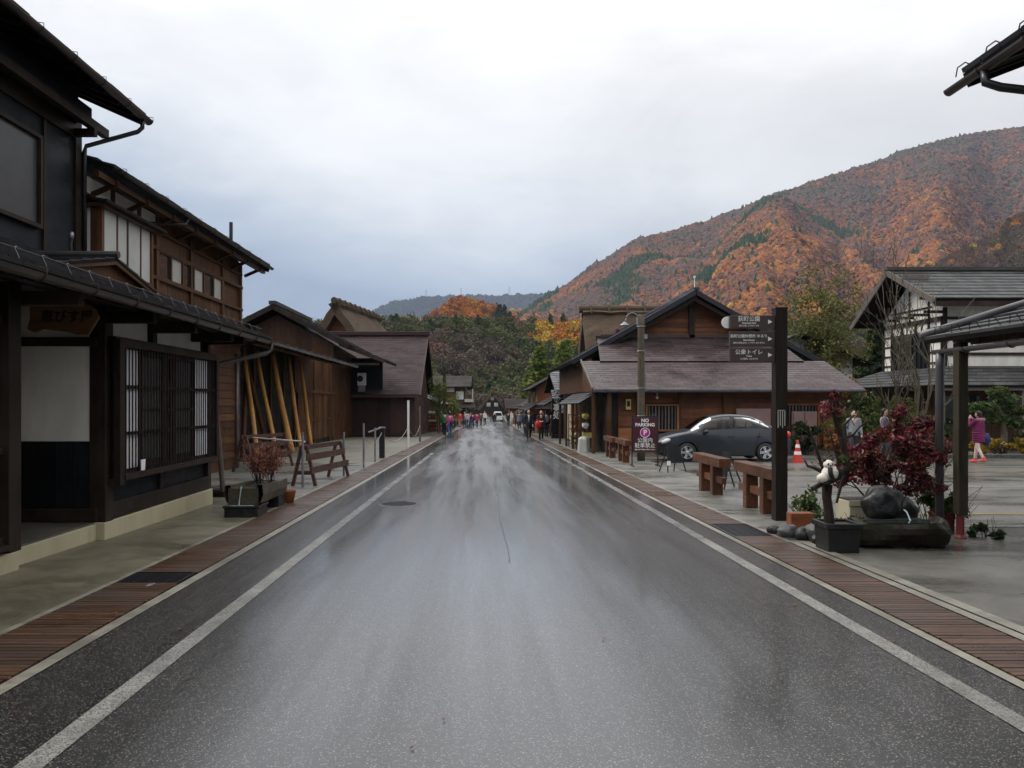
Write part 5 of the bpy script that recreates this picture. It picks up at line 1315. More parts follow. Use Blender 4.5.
mb = MB(); mb.tube([(-5.75,19.2,0.66),(-3.76,16.15,0.72)],0.018,7); tag(mb.build('bamboo_rail', M['white_paint'], loc=(-3.8,16.2,0.7)), 'pale horizontal pole resting across behind the red potted shrub', 'rail')
def sawhorse(p, q, label, wid=0.5, h=0.85):
    """board rails between two A frames at p and q (ground xy)"""
    p = Vector((p[0],p[1],G(p[1]))); q = Vector((q[0],q[1],G(q[1]))); d = (q-p).normalized(); s_ = d.cross(Vector((0,0,1))).normalized()
    t = thing('sawhorse', label, 'barricade', p)
    for c in (p, q):
        for k in (-1, 1):
            mb = MB(); mb.beam(c + s_*k*wid/2, c + s_*k*0.05 + Vector((0,0,h)), 0.07, 0.06); mb.build('leg', M['barn_brown'], t)
        mb = MB(); mb.beam(c + s_*wid*0.32 + Vector((0,0,h*0.33)), c - s_*wid*0.32 + Vector((0,0,h*0.33)), 0.05, 0.08); mb.build('brace', M['barn_brown'], t)
    for z, w_, o in ((h-0.03,0.10,0.0),(h*0.72,0.14,0.11),(h*0.40,0.14,0.20)):
        mb = MB(); mb.beam(p - d*0.15 - s_*(-o) + Vector((0,0,z)), q + d*0.15 + s_*o + Vector((0,0,z)), 0.035, w_); mb.build('rail', M['barn_brown'], t)
    return t
M['barn_brown'] = wood('barn_brown', (0.075,0.040,0.034), 0.42, 0.3, (4,0.5,4), 0.3)
sawhorse((-3.82,16.35),(-3.55,18.75),'dark brown sawhorse barricade with three rails beside the red potted shrub')
sawhorse((-6.3,20.2),(-5.9,22.6),'dark brown sawhorse barricade farther back, below the yellow logs', 0.6, 0.95)

# ------------------------------------------------------------------ foliage helpers
def leaves(mb, n, c, r, size, gate=0.0, gs=1.2, seed=0.0, shell=0.35, aspect=1.6, flat=0.0):
    """n leaf blades through the volume of an ellipsoid, gated by noise for gaps and clumps"""
    c = Vector(c); k = 0; tries = 0
    while k < n and tries < n*12:
        tries += 1
        d = Vector(rng.normal(size=3)); d.normalize()
        rad = (shell + (1-shell)*random.random()**0.6)
        p = Vector((d.x*r[0], d.y*r[1], d.z*r[2]))*rad
        if gate and mn.noise((p+c)*gs + Vector((seed,seed,seed))) < gate - 0.35 + 0.25*rad: continue
        leaf(mb, c+p, size*random.uniform(0.6,1.3), aspect, flat); k += 1
def leaf(mb, p, s_, aspect=1.6, flat=0.0):
    a = Vector(rng.normal(size=3)); 
    if flat: a.z *= (1-flat)
    a.normalize(); b = a.cross(Vector(rng.normal(size=3)));
    if b.length < 1e-3: return
    b.normalize(); n = a.cross(b)
    a *= s_*aspect/2; b *= s_/2
    mb.add([p-a, p+b*0.9-a*0.1+n*s_*0.12, p+a, p-b*0.9-a*0.1+n*s_*0.12], [(0,1,2),(0,2,3)])
def branches(mb, p, d, L, r_, depth, spread=0.5, up=0.15, tips=None, nseg=4, kids_=(2,3), crook=0.12, minr=0.003):
    """recursive crooked limbs"""
    pts = [Vector(p)]; dd = Vector(d).normalized(); rr = [r_]
    for k in range(nseg):
        dd = (dd + Vector(rng.normal(size=3))*crook + Vector((0,0,up*0.3))).normalized()
        pts.append(pts[-1] + dd*L/nseg); rr.append(max(minr, r_*(1-0.45*(k+1)/nseg)))
    mb.tube(pts, rr, 7 if r_ > 0.03 else 5 if r_ > 0.01 else 3, caps=False)
    if tips is not None: tips.append((pts[-1], depth))
    if depth <= 0: return
    for _ in range(random.randint(*kids_)):
        i = random.randint(max(1, nseg//2), nseg)
        s_ = Vector(rng.normal(size=3)); s_ -= dd*s_.dot(dd); s_.normalize()
        branches(mb, pts[i], (dd + s_*spread*random.uniform(0.6,1.4) + Vector((0,0,up))).normalized(), L*random.uniform(0.6,0.85), rr[i]*0.72, depth-1, spread, up, tips, nseg, kids_, crook, minr)

M['leaf_red'] = leafmat('leaf_red', [(0.1,(0.02,0.006,0.008)),(0.38,(0.06,0.010,0.016)),(0.60,(0.26,0.024,0.045)),(0.74,(0.13,0.05,0.03)),(0.9,(0.09,0.10,0.03)),(1.0,(0.30,0.22,0.18))], 0.4, 0.4)
M['leaf_rust'] = leafmat('leaf_rust', [(0.1,(0.09,0.03,0.022)),(0.5,(0.19,0.065,0.045)),(0.9,(0.30,0.13,0.09))], 0.6)
M['leaf_green'] = leafmat('leaf_green', [(0.1,(0.02,0.035,0.010)),(0.5,(0.05,0.085,0.022)),(0.9,(0.12,0.16,0.045))], 0.45)
M['leaf_dark'] = leafmat('leaf_dark', [(0.1,(0.010,0.020,0.008)),(0.5,(0.024,0.045,0.016)),(0.9,(0.05,0.08,0.025))], 0.55)
M['leaf_olive'] = leafmat('leaf_olive', [(0.1,(0.035,0.038,0.012)),(0.5,(0.075,0.085,0.022)),(0.9,(0.14,0.13,0.03))], 0.6)
M['leaf_yellow'] = leafmat('leaf_yellow', [(0.1,(0.10,0.08,0.015)),(0.5,(0.28,0.18,0.02)),(0.9,(0.42,0.32,0.06))], 0.5)
M['leaf_orange'] = leafmat('leaf_orange', [(0.1,(0.10,0.035,0.012)),(0.5,(0.26,0.09,0.02)),(0.9,(0.36,0.16,0.03))], 0.6)
M['leaf_bright'] = leafmat('leaf_bright', [(0.1,(0.045,0.065,0.010)),(0.5,(0.10,0.14,0.02)),(0.9,(0.19,0.22,0.04))], 0.5)

# ------------------------------------------------------------------ left log trough planter
x0, x1, ya, yb = -3.86, -3.30, 11.45, 13.05; z0 = G(12)
tr = thing('log_planter', 'hollowed log trough on a low base beside the left boardwalk', 'planter', (-3.58, 12.2, z0))
mb = MB()
sec = [(-0.27,0.46),(-0.285,0.32),(-0.25,0.19),(0.25,0.19),(0.285,0.32),(0.27,0.46),(0.20,0.46),(0.17,0.33),(-0.17,0.33),(-0.20,0.46)]
nseg = 12; vs = []
for k in range(nseg+1):
    y = ya + (yb-ya)*k/nseg; s_ = 1 - 0.12*k/nseg
    for (a, b) in sec:
        j = 0.022*mn.noise(Vector((a*5,y*3,b*5)))
        vs.append((-3.58+a*s_+j+0.0*k, y, z0+b*s_+0.02+j))
n = len(sec)
mb.add(vs, [(k*n+i, k*n+(i+1)%n, (k+1)*n+(i+1)%n, (k+1)*n+i) for k in range(nseg) for i in range(n)])
mb.box(-3.80,-3.36,ya-0.01,ya+0.05,z0+0.19,z0+0.44); mb.box(-3.80,-3.36,yb-0.06,yb,z0+0.19,z0+0.40)
mb.build('trough', M['log_grey'], tr)
mb = MB(); mb.box(-3.78,-3.38,ya+0.05,yb-0.06,z0+0.33,z0+0.39); mb.build('soil', M['soil'], tr)
mb = MB(); mb.box(-3.84,-3.34,ya-0.08,ya+0.42,z0-0.02,z0+0.15); mb.box(-3.80,-3.36,yb-0.45,yb-0.05,z0-0.02,z0+0.19); mb.box(-3.86,-3.32,ya-0.1,ya+0.44,z0+0.15,z0+0.185); mb.build('base', M['stone_dark'], tr, bevel=0.01)
mb = MB(); mb.tube([(-3.60,ya-0.02,z0+0.47),(-3.605,ya-0.035,z0+0.42),(-3.62,ya-0.04,z0+0.30),(-3.63,ya-0.045,z0+0.19)],[0.012,0.011,0.008,0.012],6); mb.box(-3.78,-3.40,ya-0.09,ya-0.03,z0+0.186,z0+0.192); mb.build('water_trickle', M['water_blue'], tr)
sh = thing('potted_shrub', 'bushy shrub with thin rust red leaves growing in the log trough', 'shrub', (-3.56,12.55,z0+0.39))
mb = MB(); tips = []
for k in range(26):
    a = random.uniform(0,2*math.pi); dx, dy = 0.10*math.cos(a), 0.22*math.sin(a)
    branches(mb, (-3.56+dx,12.5+dy,z0+0.37), (dx*2.2,dy*1.4,1.0), 0.30, 0.006, 2, 0.42, 0.3, tips, 3, (2,3), 0.12, 0.002)
mb.build('stems', M['bark_dark'], sh)
mb = MB()
for p, dp in tips:
    for _ in range(5 if dp < 2 else 1): leaf(mb, p + Vector(rng.normal(size=3))*0.025, 0.022, 2.2)
leaves(mb, 900, (-3.56,12.55,z0+0.72), (0.34,0.42,0.30), 0.022, 0.3, 5, 1.0, 0.1, 2.2)
mb.build('foliage', M['leaf_rust'], sh)
mb = MB(); mb.lathe((-3.38,13.25,G(13.2)),[(0.10,0),(0.14,0.20),(0.155,0.22),(0.13,0.22),(0.12,0.18)],18); tag(mb.build('flower_pot', M['orange_block'], loc=(-3.38,13.25,G(13.2)), smooth=True), 'small orange clay pot at the far end of the log trough', 'pot')

# ------------------------------------------------------------------ right corner garden
gz_ = G(9)
rocks = [(3.80,9.62,0.13,0.10),(3.93,9.45,0.12,0.10),(4.10,9.36,0.19,0.14),(4.02,9.15,0.12,0.09),(4.30,9.28,0.16,0.13),(3.72,9.85,0.09,0.07),(4.45,9.5,0.15,0.12),(4.22,9.75,0.13,0.09)]
names = ['palest small stone at the boardwalk end of the rock row','second stone of the rock row by the boardwalk','largest stone in the rock row below the orange block','low flat stone in front of the largest stone of the rock row','dark round stone next to the black square pot','tiny stone at the foot of the direction sign post','dark stone hidden behind the black square pot','stone tucked right behind the orange block']
for i, (x, y, r_, h) in enumerate(rocks):
    mb = MB(); mb.ball((x,y,G(y)+h*0.6), (r_,r_*0.85,h), 16, 10, 0.16, seed=i*3.3); tag(mb.build('rock', M['stone_grey'] if i % 2 == 0 else M['stone_dark'], loc=(x,y,G(y)), smooth=True), names[i], 'rock')
mb = MB(); mb.box(4.05,4.36,10.15,10.32,G(10.2)-0.02,G(10.2)+0.23); tag(mb.build('wooden_block', M['orange_block'], loc=(4.2,10.2,G(10.2)), bevel=0.012), 'rusty orange wooden block lying beside the direction sign post', 'block')
# square pot and old tree
x, y = 3.98, 8.68; z0 = G(y)
pt = thing('plant_pot', 'black square pot holding the crooked dark tree', 'pot', (x, y, z0))
mb = MB(); mb.prism([(x-0.17,y-0.17,z0),(x+0.17,y-0.17,z0),(x+0.17,y+0.17,z0),(x-0.17,y+0.17,z0)],(0,0,0.27)); 
mb.v = [(x+(p[0]-x)*(1+0.25*(p[2]-z0)), y+(p[1]-y)*(1+0.25*(p[2]-z0)), p[2]) for p in mb.v]
mb.box(x-0.205,x+0.205,y-0.205,y-0.165,z0+0.27,z0+0.33); mb.box(x-0.205,x+0.205,y+0.165,y+0.205,z0+0.27,z0+0.33); mb.box(x-0.205,x-0.165,y-0.165,y+0.165,z0+0.27,z0+0.33); mb.box(x+0.165,x+0.205,y-0.165,y+0.165,z0+0.27,z0+0.33)
mb.build('pot', M['stone_dark'], pt, bevel=0.008)
mb = MB(); mb.box(x-0.165,x+0.165,y-0.165,y+0.165,z0+0.271,z0+0.30); mb.build('soil', M['soil'], pt)
tz = z0 + 0.28; tx, ty = 3.90, 8.70
ot = thing('old_tree', 'crooked black branched little tree with a few red leaves and a panda toy in it', 'tree', (tx, ty, tz))
u = 0.00265
def L_(px, py, dy=0.0): return (tx + (px-205)*u, ty + dy, tz + (600-py)*u)
mb = MB()
mb.tube([L_(205,600),L_(203,540),L_(196,480,0.01),L_(200,425,0.02)],[0.062,0.050,0.050,0.058],10)
def limb(pts, r0, r1): mb.tube([L_(*p) for p in pts], list(np.linspace(r0, r1, len(pts))), 8)
limb([(125,442,-0.06),(160,425,-0.03),(200,408,0),(250,380,0.03),(300,345,0.05)],0.030,0.036)
limb([(190,400,-0.05),(165,345,-0.06),(140,270,-0.05),(123,200,-0.02)],0.026,0.010)
limb([(175,372,-0.02),(130,352,-0.05),(108,345,-0.03),(100,322,0)],0.024,0.008)
limb([(245,385,0),(235,320,-0.04),(220,260,-0.03),(208,198,0.0)],0.020,0.009)
limb([(290,350,0.05),(283,290,0.06),(262,220,0.05),(240,160,0.03),(222,115,0.0),(185,128,-0.03)],0.046,0.016)
limb([(262,215,0.05),(250,130,0.06),(230,70,0.05)],0.022,0.008)
limb([(275,330,0.05),(290,240,0.1),(292,170,0.12),(330,130,0.1)],0.034,0.010)
limb([(290,230,0.1),(330,215,0.12),(360,180,0.13),(405,148,0.15)],0.018,0.006)
limb([(300,345,0.05),(272,410,0.06),(258,455,0.05),(240,505,0.02)],0.024,0.014)
for k in range(14):
    p = L_(random.uniform(180,330),random.uniform(80,240),random.uniform(-0.05,0.12)); branches(mb, p, (random.uniform(-1,1),random.uniform(-1,1),0.8), 0.13, 0.006, 1, 0.6, 0.2, None, 3, (1,2), 0.2, 0.002)
mb.build('trunk', M['bark_dark'], ot)
mb = MB(); leaves(mb, 110, L_(215,100), (0.16,0.14,0.10), 0.035, 0.3, 6, 3.0, 0.1); leaves(mb, 60, L_(250,45), (0.10,0.1,0.08), 0.035, 0.3, 6, 4.0, 0.1); leaves(mb, 50, L_(190,120), (0.07,0.1,0.08), 0.035, 0, 6, 4.0, 0.1)
mb.build('leaves', M['leaf_red'], ot)
mb = MB(); leaves(mb, 120, L_(262,318), (0.07,0.07,0.05), 0.022, 0, 6, 4.0, 0.1); mb.build('moss', M['leaf_green'], ot)
# panda toy
pd = thing('panda_toy', 'white and black panda toy clinging to the crooked tree', 'toy', L_(195,400,-0.1))
c = Vector(L_(188,372,-0.12))
mb = MB(); mb.ball(c, (0.10,0.085,0.085), 18, 12, 0.05, rot=Matrix.Rotation(-0.55,3,'Y')); mb.ball(c+Vector((-0.085,-0.01,-0.055)), (0.065,0.06,0.055), 14, 10, 0.04)
mb.build('body', M['white_fur'], pd, smooth=True)
mb = MB(); mb.ball(c+Vector((-0.02,-0.01,0.095)), (0.056,0.055,0.05), 14, 10); mb.build('head', M['white_fur'], pd, smooth=True)
mb = MB()
for s_ in (-1,1): mb.ball(c+Vector((-0.02+s_*0.042,0,0.14)), 0.018, 8, 6); mb.ball(c+Vector((-0.02+s_*0.02,-0.055,0.10)), (0.013,0.008,0.015), 8, 6)
mb.ball(c+Vector((-0.02,-0.062,0.085)), 0.009, 8, 6); mb.build('ears', M['black_fur'], pd)
for pts in ([c+Vector((-0.03,-0.07,0.06)), c+Vector((-0.035,-0.095,0.0)), c+Vector((-0.01,-0.09,-0.06))], [c+Vector((0.06,-0.03,0.06)), c+Vector((0.10,-0.05,0.01)), c+Vector((0.09,-0.03,-0.05))], [c+Vector((0.06,-0.02,-0.06)), c+Vector((0.0,-0.05,-0.09)), c+Vector((-0.07,-0.04,-0.115))]):
    mb = MB(); mb.tube(pts, [0.026,0.027,0.024], 8); mb.ball(pts[-1],0.028,8,6); mb.build('limb', M['black_fur'], pd, smooth=True)
# log trough with spring stone
x, y = 4.80, 8.98; z0 = G(y)
lt = thing('log_trough', 'thick dark hollow log water trough with rough bark', 'trough', (x, y, z0))
mb = MB(); nn = 22; ns_ = 20; vs = []
for k in range(nn+1):
    t_ = k/nn; X_ = x - 0.52 + 1.06*t_; e = 1 - 0.18*abs(2*t_-1)**6
    for j in range(ns_):
        a = 2*math.pi*j/ns_; r_ = 0.21*e*(1 + 0.20*mn.noise(Vector((X_*4, math.cos(a)*1.5, math.sin(a)*1.5))) + 0.06*mn.noise(Vector((X_*16, math.cos(a)*6, math.sin(a)*6))))
        Y_ = y + 1.15*r_*math.cos(a); Z_ = z0 + 0.17 + r_*math.sin(a)*0.95
        if math.sin(a) > 0.35 and 0.08 < t_ < 0.92: Z_ = z0 + 0.17 + 0.10 if abs(math.cos(a)) < 0.72 else Z_
        vs.append((X_, Y_, max(Z_, z0-0.01)))
mb.add(vs, [(k*ns_+j, k*ns_+(j+1)%ns_, (k+1)*ns_+(j+1)%ns_, (k+1)*ns_+j) for k in range(nn) for j in range(ns_)] + [tuple(range(ns_))[::-1], tuple(range(nn*ns_,(nn+1)*ns_))])
mb.build('trough', M['log_bark'], lt)
mb = MB(); mb.box(x-0.42,x+0.44,y-0.13,y+0.13,z0+0.275,z0+0.285); mb.build('water', M['dark_glass'], lt)
mb = MB(); mb.ball((4.88,9.42,G(9.4)+0.42),(0.24,0.20,0.25),34,24,0.10,seed=4); mb.ball((5.08,9.46,G(9.4)+0.33),(0.24,0.18,0.20),30,20,0.13,seed=12); mb.ball((4.88,9.42,G(9.4)+0.12),(0.26,0.2,0.2),16,12,0.1,seed=15)
so_ = tag(mb.build('spring_stone', M['stone_dark'], loc=(4.93,9.4,G(9.4)), smooth=True), 'dark wet rounded spring stone standing behind the hollow log trough', 'stone')
mb = MB(); mb.tube([(5.02,9.2,0.26),(5.02,9.14,0.24),(5.02,9.08,0.17),(5.02,9.06,0.145)],[0.012,0.009,0.008,0.012],6); mb.build('water_trickle', M['water_blue'], so_)
# cream planter and red bush
x, y = 5.15, 10.15; z0 = G(y)
cp = thing('planter_box', 'cream coloured planter box half hidden behind the spring stone', 'planter', (4.95, 9.95, z0))
mb = MB(); mb.box(4.68,5.3,9.85,10.25,z0,z0+0.42); mb.box(4.66,5.32,9.83,9.85,z0+0.36,z0+0.44); mb.build('box', M['cream'], cp, bevel=0.01)
mb = MB(); mb.box(4.70,5.28,9.87,10.23,z0+0.421,z0+0.44); mb.build('soil', M['soil'], cp)
rb = thing('red_shrub', 'large dark red leaved shrub behind the spring stone', 'shrub', (5.2, 10.05, z0+0.4))
mb = MB(); tips = []
for k in range(12):
    a = random.uniform(0,2*math.pi); branches(mb, (5.2+0.15*math.cos(a),10.05+0.08*math.sin(a),z0+0.4), (math.cos(a)*0.8,math.sin(a)*0.5,1), 0.45, 0.014, 3, 0.6, 0.15, tips, 4, (2,3), 0.15, 0.003)
mb.build('stems', M['bark_dark'], rb)
mb = MB()
for (c_, r_, n_) in (((5.45,10.05,0.88),(0.55,0.45,0.40),1500),((5.05,10.0,0.72),(0.50,0.42,0.30),1100),((5.75,10.1,1.12),(0.38,0.4,0.30),700),((4.72,9.95,0.60),(0.26,0.3,0.22),300),((5.7,10.1,0.60),(0.38,0.4,0.34),600),((5.5,10.1,1.35),(0.12,0.2,0.18),120)):
    leaves(mb, int(n_*2.1), c_, r_, 0.042, 0.37, 4.0, 2.0, 0.25, 1.7)
mb.build('foliage', M['leaf_red'], rb)
rs = [p for p in ((4.55,10.75,0.12,0.30,0.26,0.28,'leaf_green','low green leafy shrub behind the orange wooden block'),(5.95,10.3,0.22,0.22,0.2,0.22,'leaf_green','small green plant at the foot of the grey downpipe'),(6.2,10.1,0.20,0.20,0.2,0.20,'leaf_green','green trailing plant beside the red box'),(4.65,9.75,-0.02,0.3,0.15,0.12,'leaf_olive','low mossy plants between the rocks and the log trough'),(6.28,9.6,-0.08,0.22,0.2,0.10,'leaf_dark','dark trailing plant around the foot of the canopy post'))]
for (x, y, zc, a, b, c_, m_, lb) in rs:
    t = thing('small_plant', lb, 'plant', (x, y, G(y)))
    mb = MB(); tips = []
    for k in range(8): branches(mb, (x+random.uniform(-a,a)*0.4,y,G(y)), (random.uniform(-1,1),random.uniform(-1,1),1.2), (zc-G(y))*0.9+0.1, 0.007, 1, 0.6, 0.1, tips, 3, (1,2), 0.1, 0.003)
    mb.build('stems', M['bark_dark'], t)
    mb = MB(); leaves(mb, int(1400*a), (x,y,zc), (a,b,c_), 0.045, 0.3, 6, x, 0.1, 1.7); mb.build('foliage', M[m_], t)
t = thing('red_box', 'dull red metal box standing between the canopy posts', 'box', (6.1, 10.3, G(10.3)))
mb = MB(); mb.box(6.02,6.24,10.2,10.42,G(10.3),0.20); mb.build('body', M['red_box'], t, bevel=0.012)
mb = MB(); mb.box(6.0,6.26,10.18,10.44,0.20,0.24); mb.box(6.10,6.16,10.17,10.2,0.02,0.08); mb.build('lid', M['red_box'], t, bevel=0.008)
# ------------------------------------------------------------------ people
def capsule(mb, p, q, r0, r1, n=12):
    p = Vector(p); q = Vector(q); d = q-p; L = d.length
    if L < 1e-5: mb.ball(p, r0, n, 8); return
    d.normalize(); pts = []; rr = []
    for k in range(5):
        a = math.pi/2*(k/4); pts.append(p - d*r0*math.cos(a)); rr.append(max(r0*math.sin(a), 1e-3))
    for k in range(5):
        a = math.pi/2*(1-k/4); pts.append(q + d*r1*math.cos(a)); rr.append(max(r1*math.sin(a), 1e-3))
    mb.tube(pts, rr, n)
def remesh(mb, name, mat, parent, vox, T, smooth_it=3):
    mb.v = [T(p) for p in mb.v]
    o = mb.build(name, mat, parent, smooth=True)
    md = o.modifiers.new('r', 'REMESH'); md.mode = 'VOXEL'; md.voxel_size = vox
    s_ = o.modifiers.new('s', 'SMOOTH'); s_.iterations = smooth_it; s_.factor = 0.5
    bpy.context.view_layer.update()
    dg = bpy.context.evaluated_depsgraph_get(); me = bpy.data.meshes.new_from_object(o.evaluated_get(dg))
    o.modifiers.clear(); old = o.data; o.data = me; bpy.data.meshes.remove(old); me.name = name
    me.materials.clear()
    for m_ in (mat if isinstance(mat, (list, tuple)) else [mat]): me.materials.append(m_)
    me.polygons.foreach_set('use_smooth', [True]*len(me.polygons)); me.polygons.foreach_set('material_index', [0]*len(me.polygons))
    return o
CM = {}
def cmat(c, rough=0.8):
    k = tuple(c)
    if k not in CM: CM[k] = plain('cloth', c, rough, 0, 0.2, 9, 0.2, 0.3, 90)
    return CM[k]
FEAT = plain('face_feature', (0.03,0.015,0.012), 0.4)
def person(label, x, y, rot, h=1.65, coat=(0.03,0.03,0.04), trous=(0.02,0.02,0.03), hair=(0.012,0.009,0.008), shoes=(0.02,0.02,0.02), stride=0.16, arms='down', coatlen=0.85, bag=None, vox=0.022, puffer=False, bare=False, hood=None, group='visitors in the street', inner=None):
    z0 = G(y); t = thing('person', label, 'person', (x, y, z0), group)
    k = h/1.70; ca, sa = math.cos(rot), math.sin(rot)
    def T(p): return (x + k*(p[0]*ca - p[1]*sa), y + k*(p[0]*sa + p[1]*ca), z0 + k*p[2])
    fine = vox < 0.015
    J = {}
    for s_, sg in (('L', 1), ('R', -1)):
        f = stride*sg; X_ = 0.085*(1 if s_ == 'L' else -1)
        J[s_] = dict(hip=(X_,0,0.90), knee=(X_*1.05, f*0.75+0.04, 0.49), ank=(X_, f*1.5-(0.05 if f < 0 else 0), 0.09 + (0.05 if f < 0 else 0)), sh=(X_*2.0,0,1.40))
    arm = {}
    for s_, sg in (('L', -1), ('R', 1)):
        X_ = 0.17*(1 if s_ == 'L' else -1); f = stride*sg
        if arms == 'down': arm[s_] = [(X_,0,1.39),(X_*1.28,-0.02+f*0.4,1.12),(X_*1.30,0.06+f*0.9,0.88)]
        elif arms == 'face': arm[s_] = [(X_,0,1.39),(X_*1.55,0.14,1.22),(X_*0.45,0.26,1.45)]
        elif arms == 'hold': arm[s_] = [(X_,0,1.39),(X_*1.30,0.0,1.13),(X_*0.6,0.22,1.10)]
    # ---- body: one continuous figure
    b = MB()
    capsule(b,(0,0,0.95),(0,0.0,1.15),0.125,0.115); capsule(b,(0,0,1.15),(0,-0.01,1.33),0.12,0.135); capsule(b,(-0.10,-0.01,1.37),(0.10,-0.01,1.37),0.075,0.075)
    capsule(b,(-0.06,0,0.93),(0.06,0,0.93),0.11,0.11)
    capsule(b,(0,-0.01,1.40),(0,0.01,1.52),0.052,0.05)
    b.ball((0,0.015,1.60),(0.076,0.094,0.112),16,12); b.ball((0,0.055,1.545),(0.050,0.05,0.05),12,8)     # skull, jaw
    capsule(b,(0,0.10,1.60),(0,0.125,1.575),0.012,0.016,8)                                                     # nose
    for s_ in (-1,1): b.ball((s_*0.078,0.005,1.59),(0.014,0.022,0.032),8,6)
    for s_ in 'LR':
        j = J[s_]; capsule(b,j['hip'],j['knee'],0.085,0.058); capsule(b,j['knee'],j['ank'],0.054,0.036)
        a = j['ank']; capsule(b,(a[0],a[1]-0.03,a[2]-0.045),(a[0]*1.1,a[1]+0.14,a[2]-0.055),0.038,0.030)
        s0, e0, w0 = arm[s_]; capsule(b,s0,e0,0.050,0.038); capsule(b,e0,w0,0.037,0.025)
        d = (Vector(w0)-Vector(e0)).normalized(); side = d.cross(Vector((0,1,0.2))).normalized()
        w_ = Vector(w0); capsule(b,w_,w_+d*0.075,0.028,0.030)
        for q in range(4):
            o = side*(q-1.5)*0.019; L1 = (0.072,0.082,0.077,0.060)[q]; cu = d.cross(side)*0.012
            rr = 0.0095 if fine else 0.012
            capsule(b,w_+d*0.085+o,w_+d*(0.085+L1*0.5)+o+cu,rr,rr,6); capsule(b,w_+d*(0.085+L1*0.5)+o+cu,w_+d*(0.085+L1)+o+cu*3,rr,rr*0.85,6)
        capsule(b,w_+d*0.03+side*0.028,w_+d*0.075+side*0.055,0.011,0.010,6)
    bo = remesh(b,'body',[M['skin'],FEAT],t,vox*0.8,T,2)
    if fine or True:
        me = bo.data; org = ORG[bo.name_full]
        tg = [Vector(T((s_*0.032,0.100,1.612)))-org for s_ in (-1,1)] + [Vector(T((0,0.103,1.545)))-org]
        for p in me.polygons:
            c_ = p.center
            if min((c_-q).length for q in tg) < 0.015*k: p.material_index = 1
    # ---- clothes
    tr_ = MB()
    if not bare:
        capsule(tr_,(-0.06,0,0.93),(0.06,0,0.93),0.122,0.122)
        for s_ in 'LR':
            j = J[s_]; capsule(tr_,j['hip'],j['knee'],0.100,0.074); capsule(tr_,j['knee'],j['ank'],0.068,0.056)
        remesh(tr_,'trousers',cmat(trous),t,vox,T,1)
    else:
        for s_ in 'LR':
            j = J[s_]; capsule(tr_,(j['hip'][0],j['hip'][1],0.80),j['knee'],0.088,0.062); capsule(tr_,j['knee'],j['ank'],0.058,0.040)
        remesh(tr_,'tights',cmat(trous),t,vox,T,1)
    for s_ in 'LR':
        j = J[s_]; a = j['ank']; m_ = MB(); capsule(m_,(a[0],a[1]-0.035,a[2]-0.04),(a[0]*1.1,a[1]+0.15,a[2]-0.05),0.048,0.038); capsule(m_,(a[0],a[1]-0.01,a[2]),(a[0],a[1]-0.01,a[2]+0.05),0.05,0.048)
        remesh(m_,'shoe',cmat(shoes,0.5),t,vox,T,1)
    c_ = MB()
    if puffer:
        z = coatlen - 0.02
        while z < 1.34:
            w_ = 0.185 + 0.02*math.sin((z-coatlen)*7) + (0.02 if z < 1.0 else 0); c_.ball((0,0,z),(w_,w_*0.78,0.052),18,8); z += 0.072
        c_.tube([(0,0,coatlen-0.03),(0,0,1.35)],[0.185,0.165],18)
    else:
        c_.tube([(0,0,coatlen),(0,0,1.0),(0,0,1.2),(0,-0.01,1.38)],[0.185 if coatlen < 0.8 else 0.165,0.155,0.150,0.145],18)
        c_.v = [(p[0]*1.06, p[1]*0.85, p[2]) for p in c_.v]
    capsule(c_,(-0.12,-0.01,1.385),(0.12,-0.01,1.385),0.082,0.082); capsule(c_,(0,-0.01,1.40),(0,0,1.46),0.085,0.065)
    for s_ in 'LR':
        s0, e0, w0 = arm[s_]; capsule(c_,s0,e0,0.070,0.055); capsule(c_,e0,Vector(e0).lerp(Vector(w0),0.93),0.054,0.042)
    remesh(c_,'coat',cmat(coat),t,vox,T,1)
    if inner: m_ = MB(); m_.tube([(0,0.118,1.0),(0,0.128,1.2),(0,0.115,1.40)],[0.03,0.035,0.03],8); m_.v = [T(p) for p in m_.v]; m_.build('scarf', cmat(inner), t, smooth=True)
    if hood: m_ = MB(); m_.tube([(-0.15,0.02,1.42),(-0.11,-0.09,1.43),(0,-0.13,1.42),(0.11,-0.09,1.43),(0.15,0.02,1.42)],[0.03,0.055,0.07,0.055,0.03],10); m_.v = [T(p) for p in m_.v]; m_.build('hood', cmat(hood), t, smooth=True)
    hm = MB(); hm.ball((0,-0.012,1.625),(0.090,0.098,0.108),16,10); capsule(hm,(0,-0.06,1.60),(0,-0.07,1.49),0.06,0.045)
    hm.v = [(p[0], min(p[1], 0.075 if p[2] > 1.655 else 0.01), p[2]) for p in hm.v]
    remesh(hm,'hair',cmat(hair,0.55),t,vox,T,1)
    if bag:
        col, bx, by, bz, bs_ = bag
        m_ = MB(); m_.ball((bx,by,bz),(bs_*0.6,bs_*0.35,bs_*0.7),14,10,0.08); m_.v = [T(p) for p in m_.v]; bo_ = m_.build('bag', cmat(col,0.5), t, smooth=True)
        m_ = MB(); m_.tube([(bx,by,bz+bs_*0.5),(bx*0.8,by-0.02,1.25),(-bx*0.3,-0.02,1.48)],0.012,5); m_.v = [T(p) for p in m_.v]; m_.build('strap', cmat(col,0.5), bo_)
    return t
UP = 0.0
person('woman in a magenta quilted coat with navy shoulder bag crossing the parking lot', 15.35, 23.9, R(20), 1.60, (0.15,0.018,0.075), (0.62,0.46,0.40), (0.03,0.018,0.014), (0.65,0.10,0.08), 0.13, 'face', 0.72, ((0.012,0.02,0.09), 0.20, -0.10, 0.78, 0.30), 0.013, True, True, (0.30,0.13,0.19))
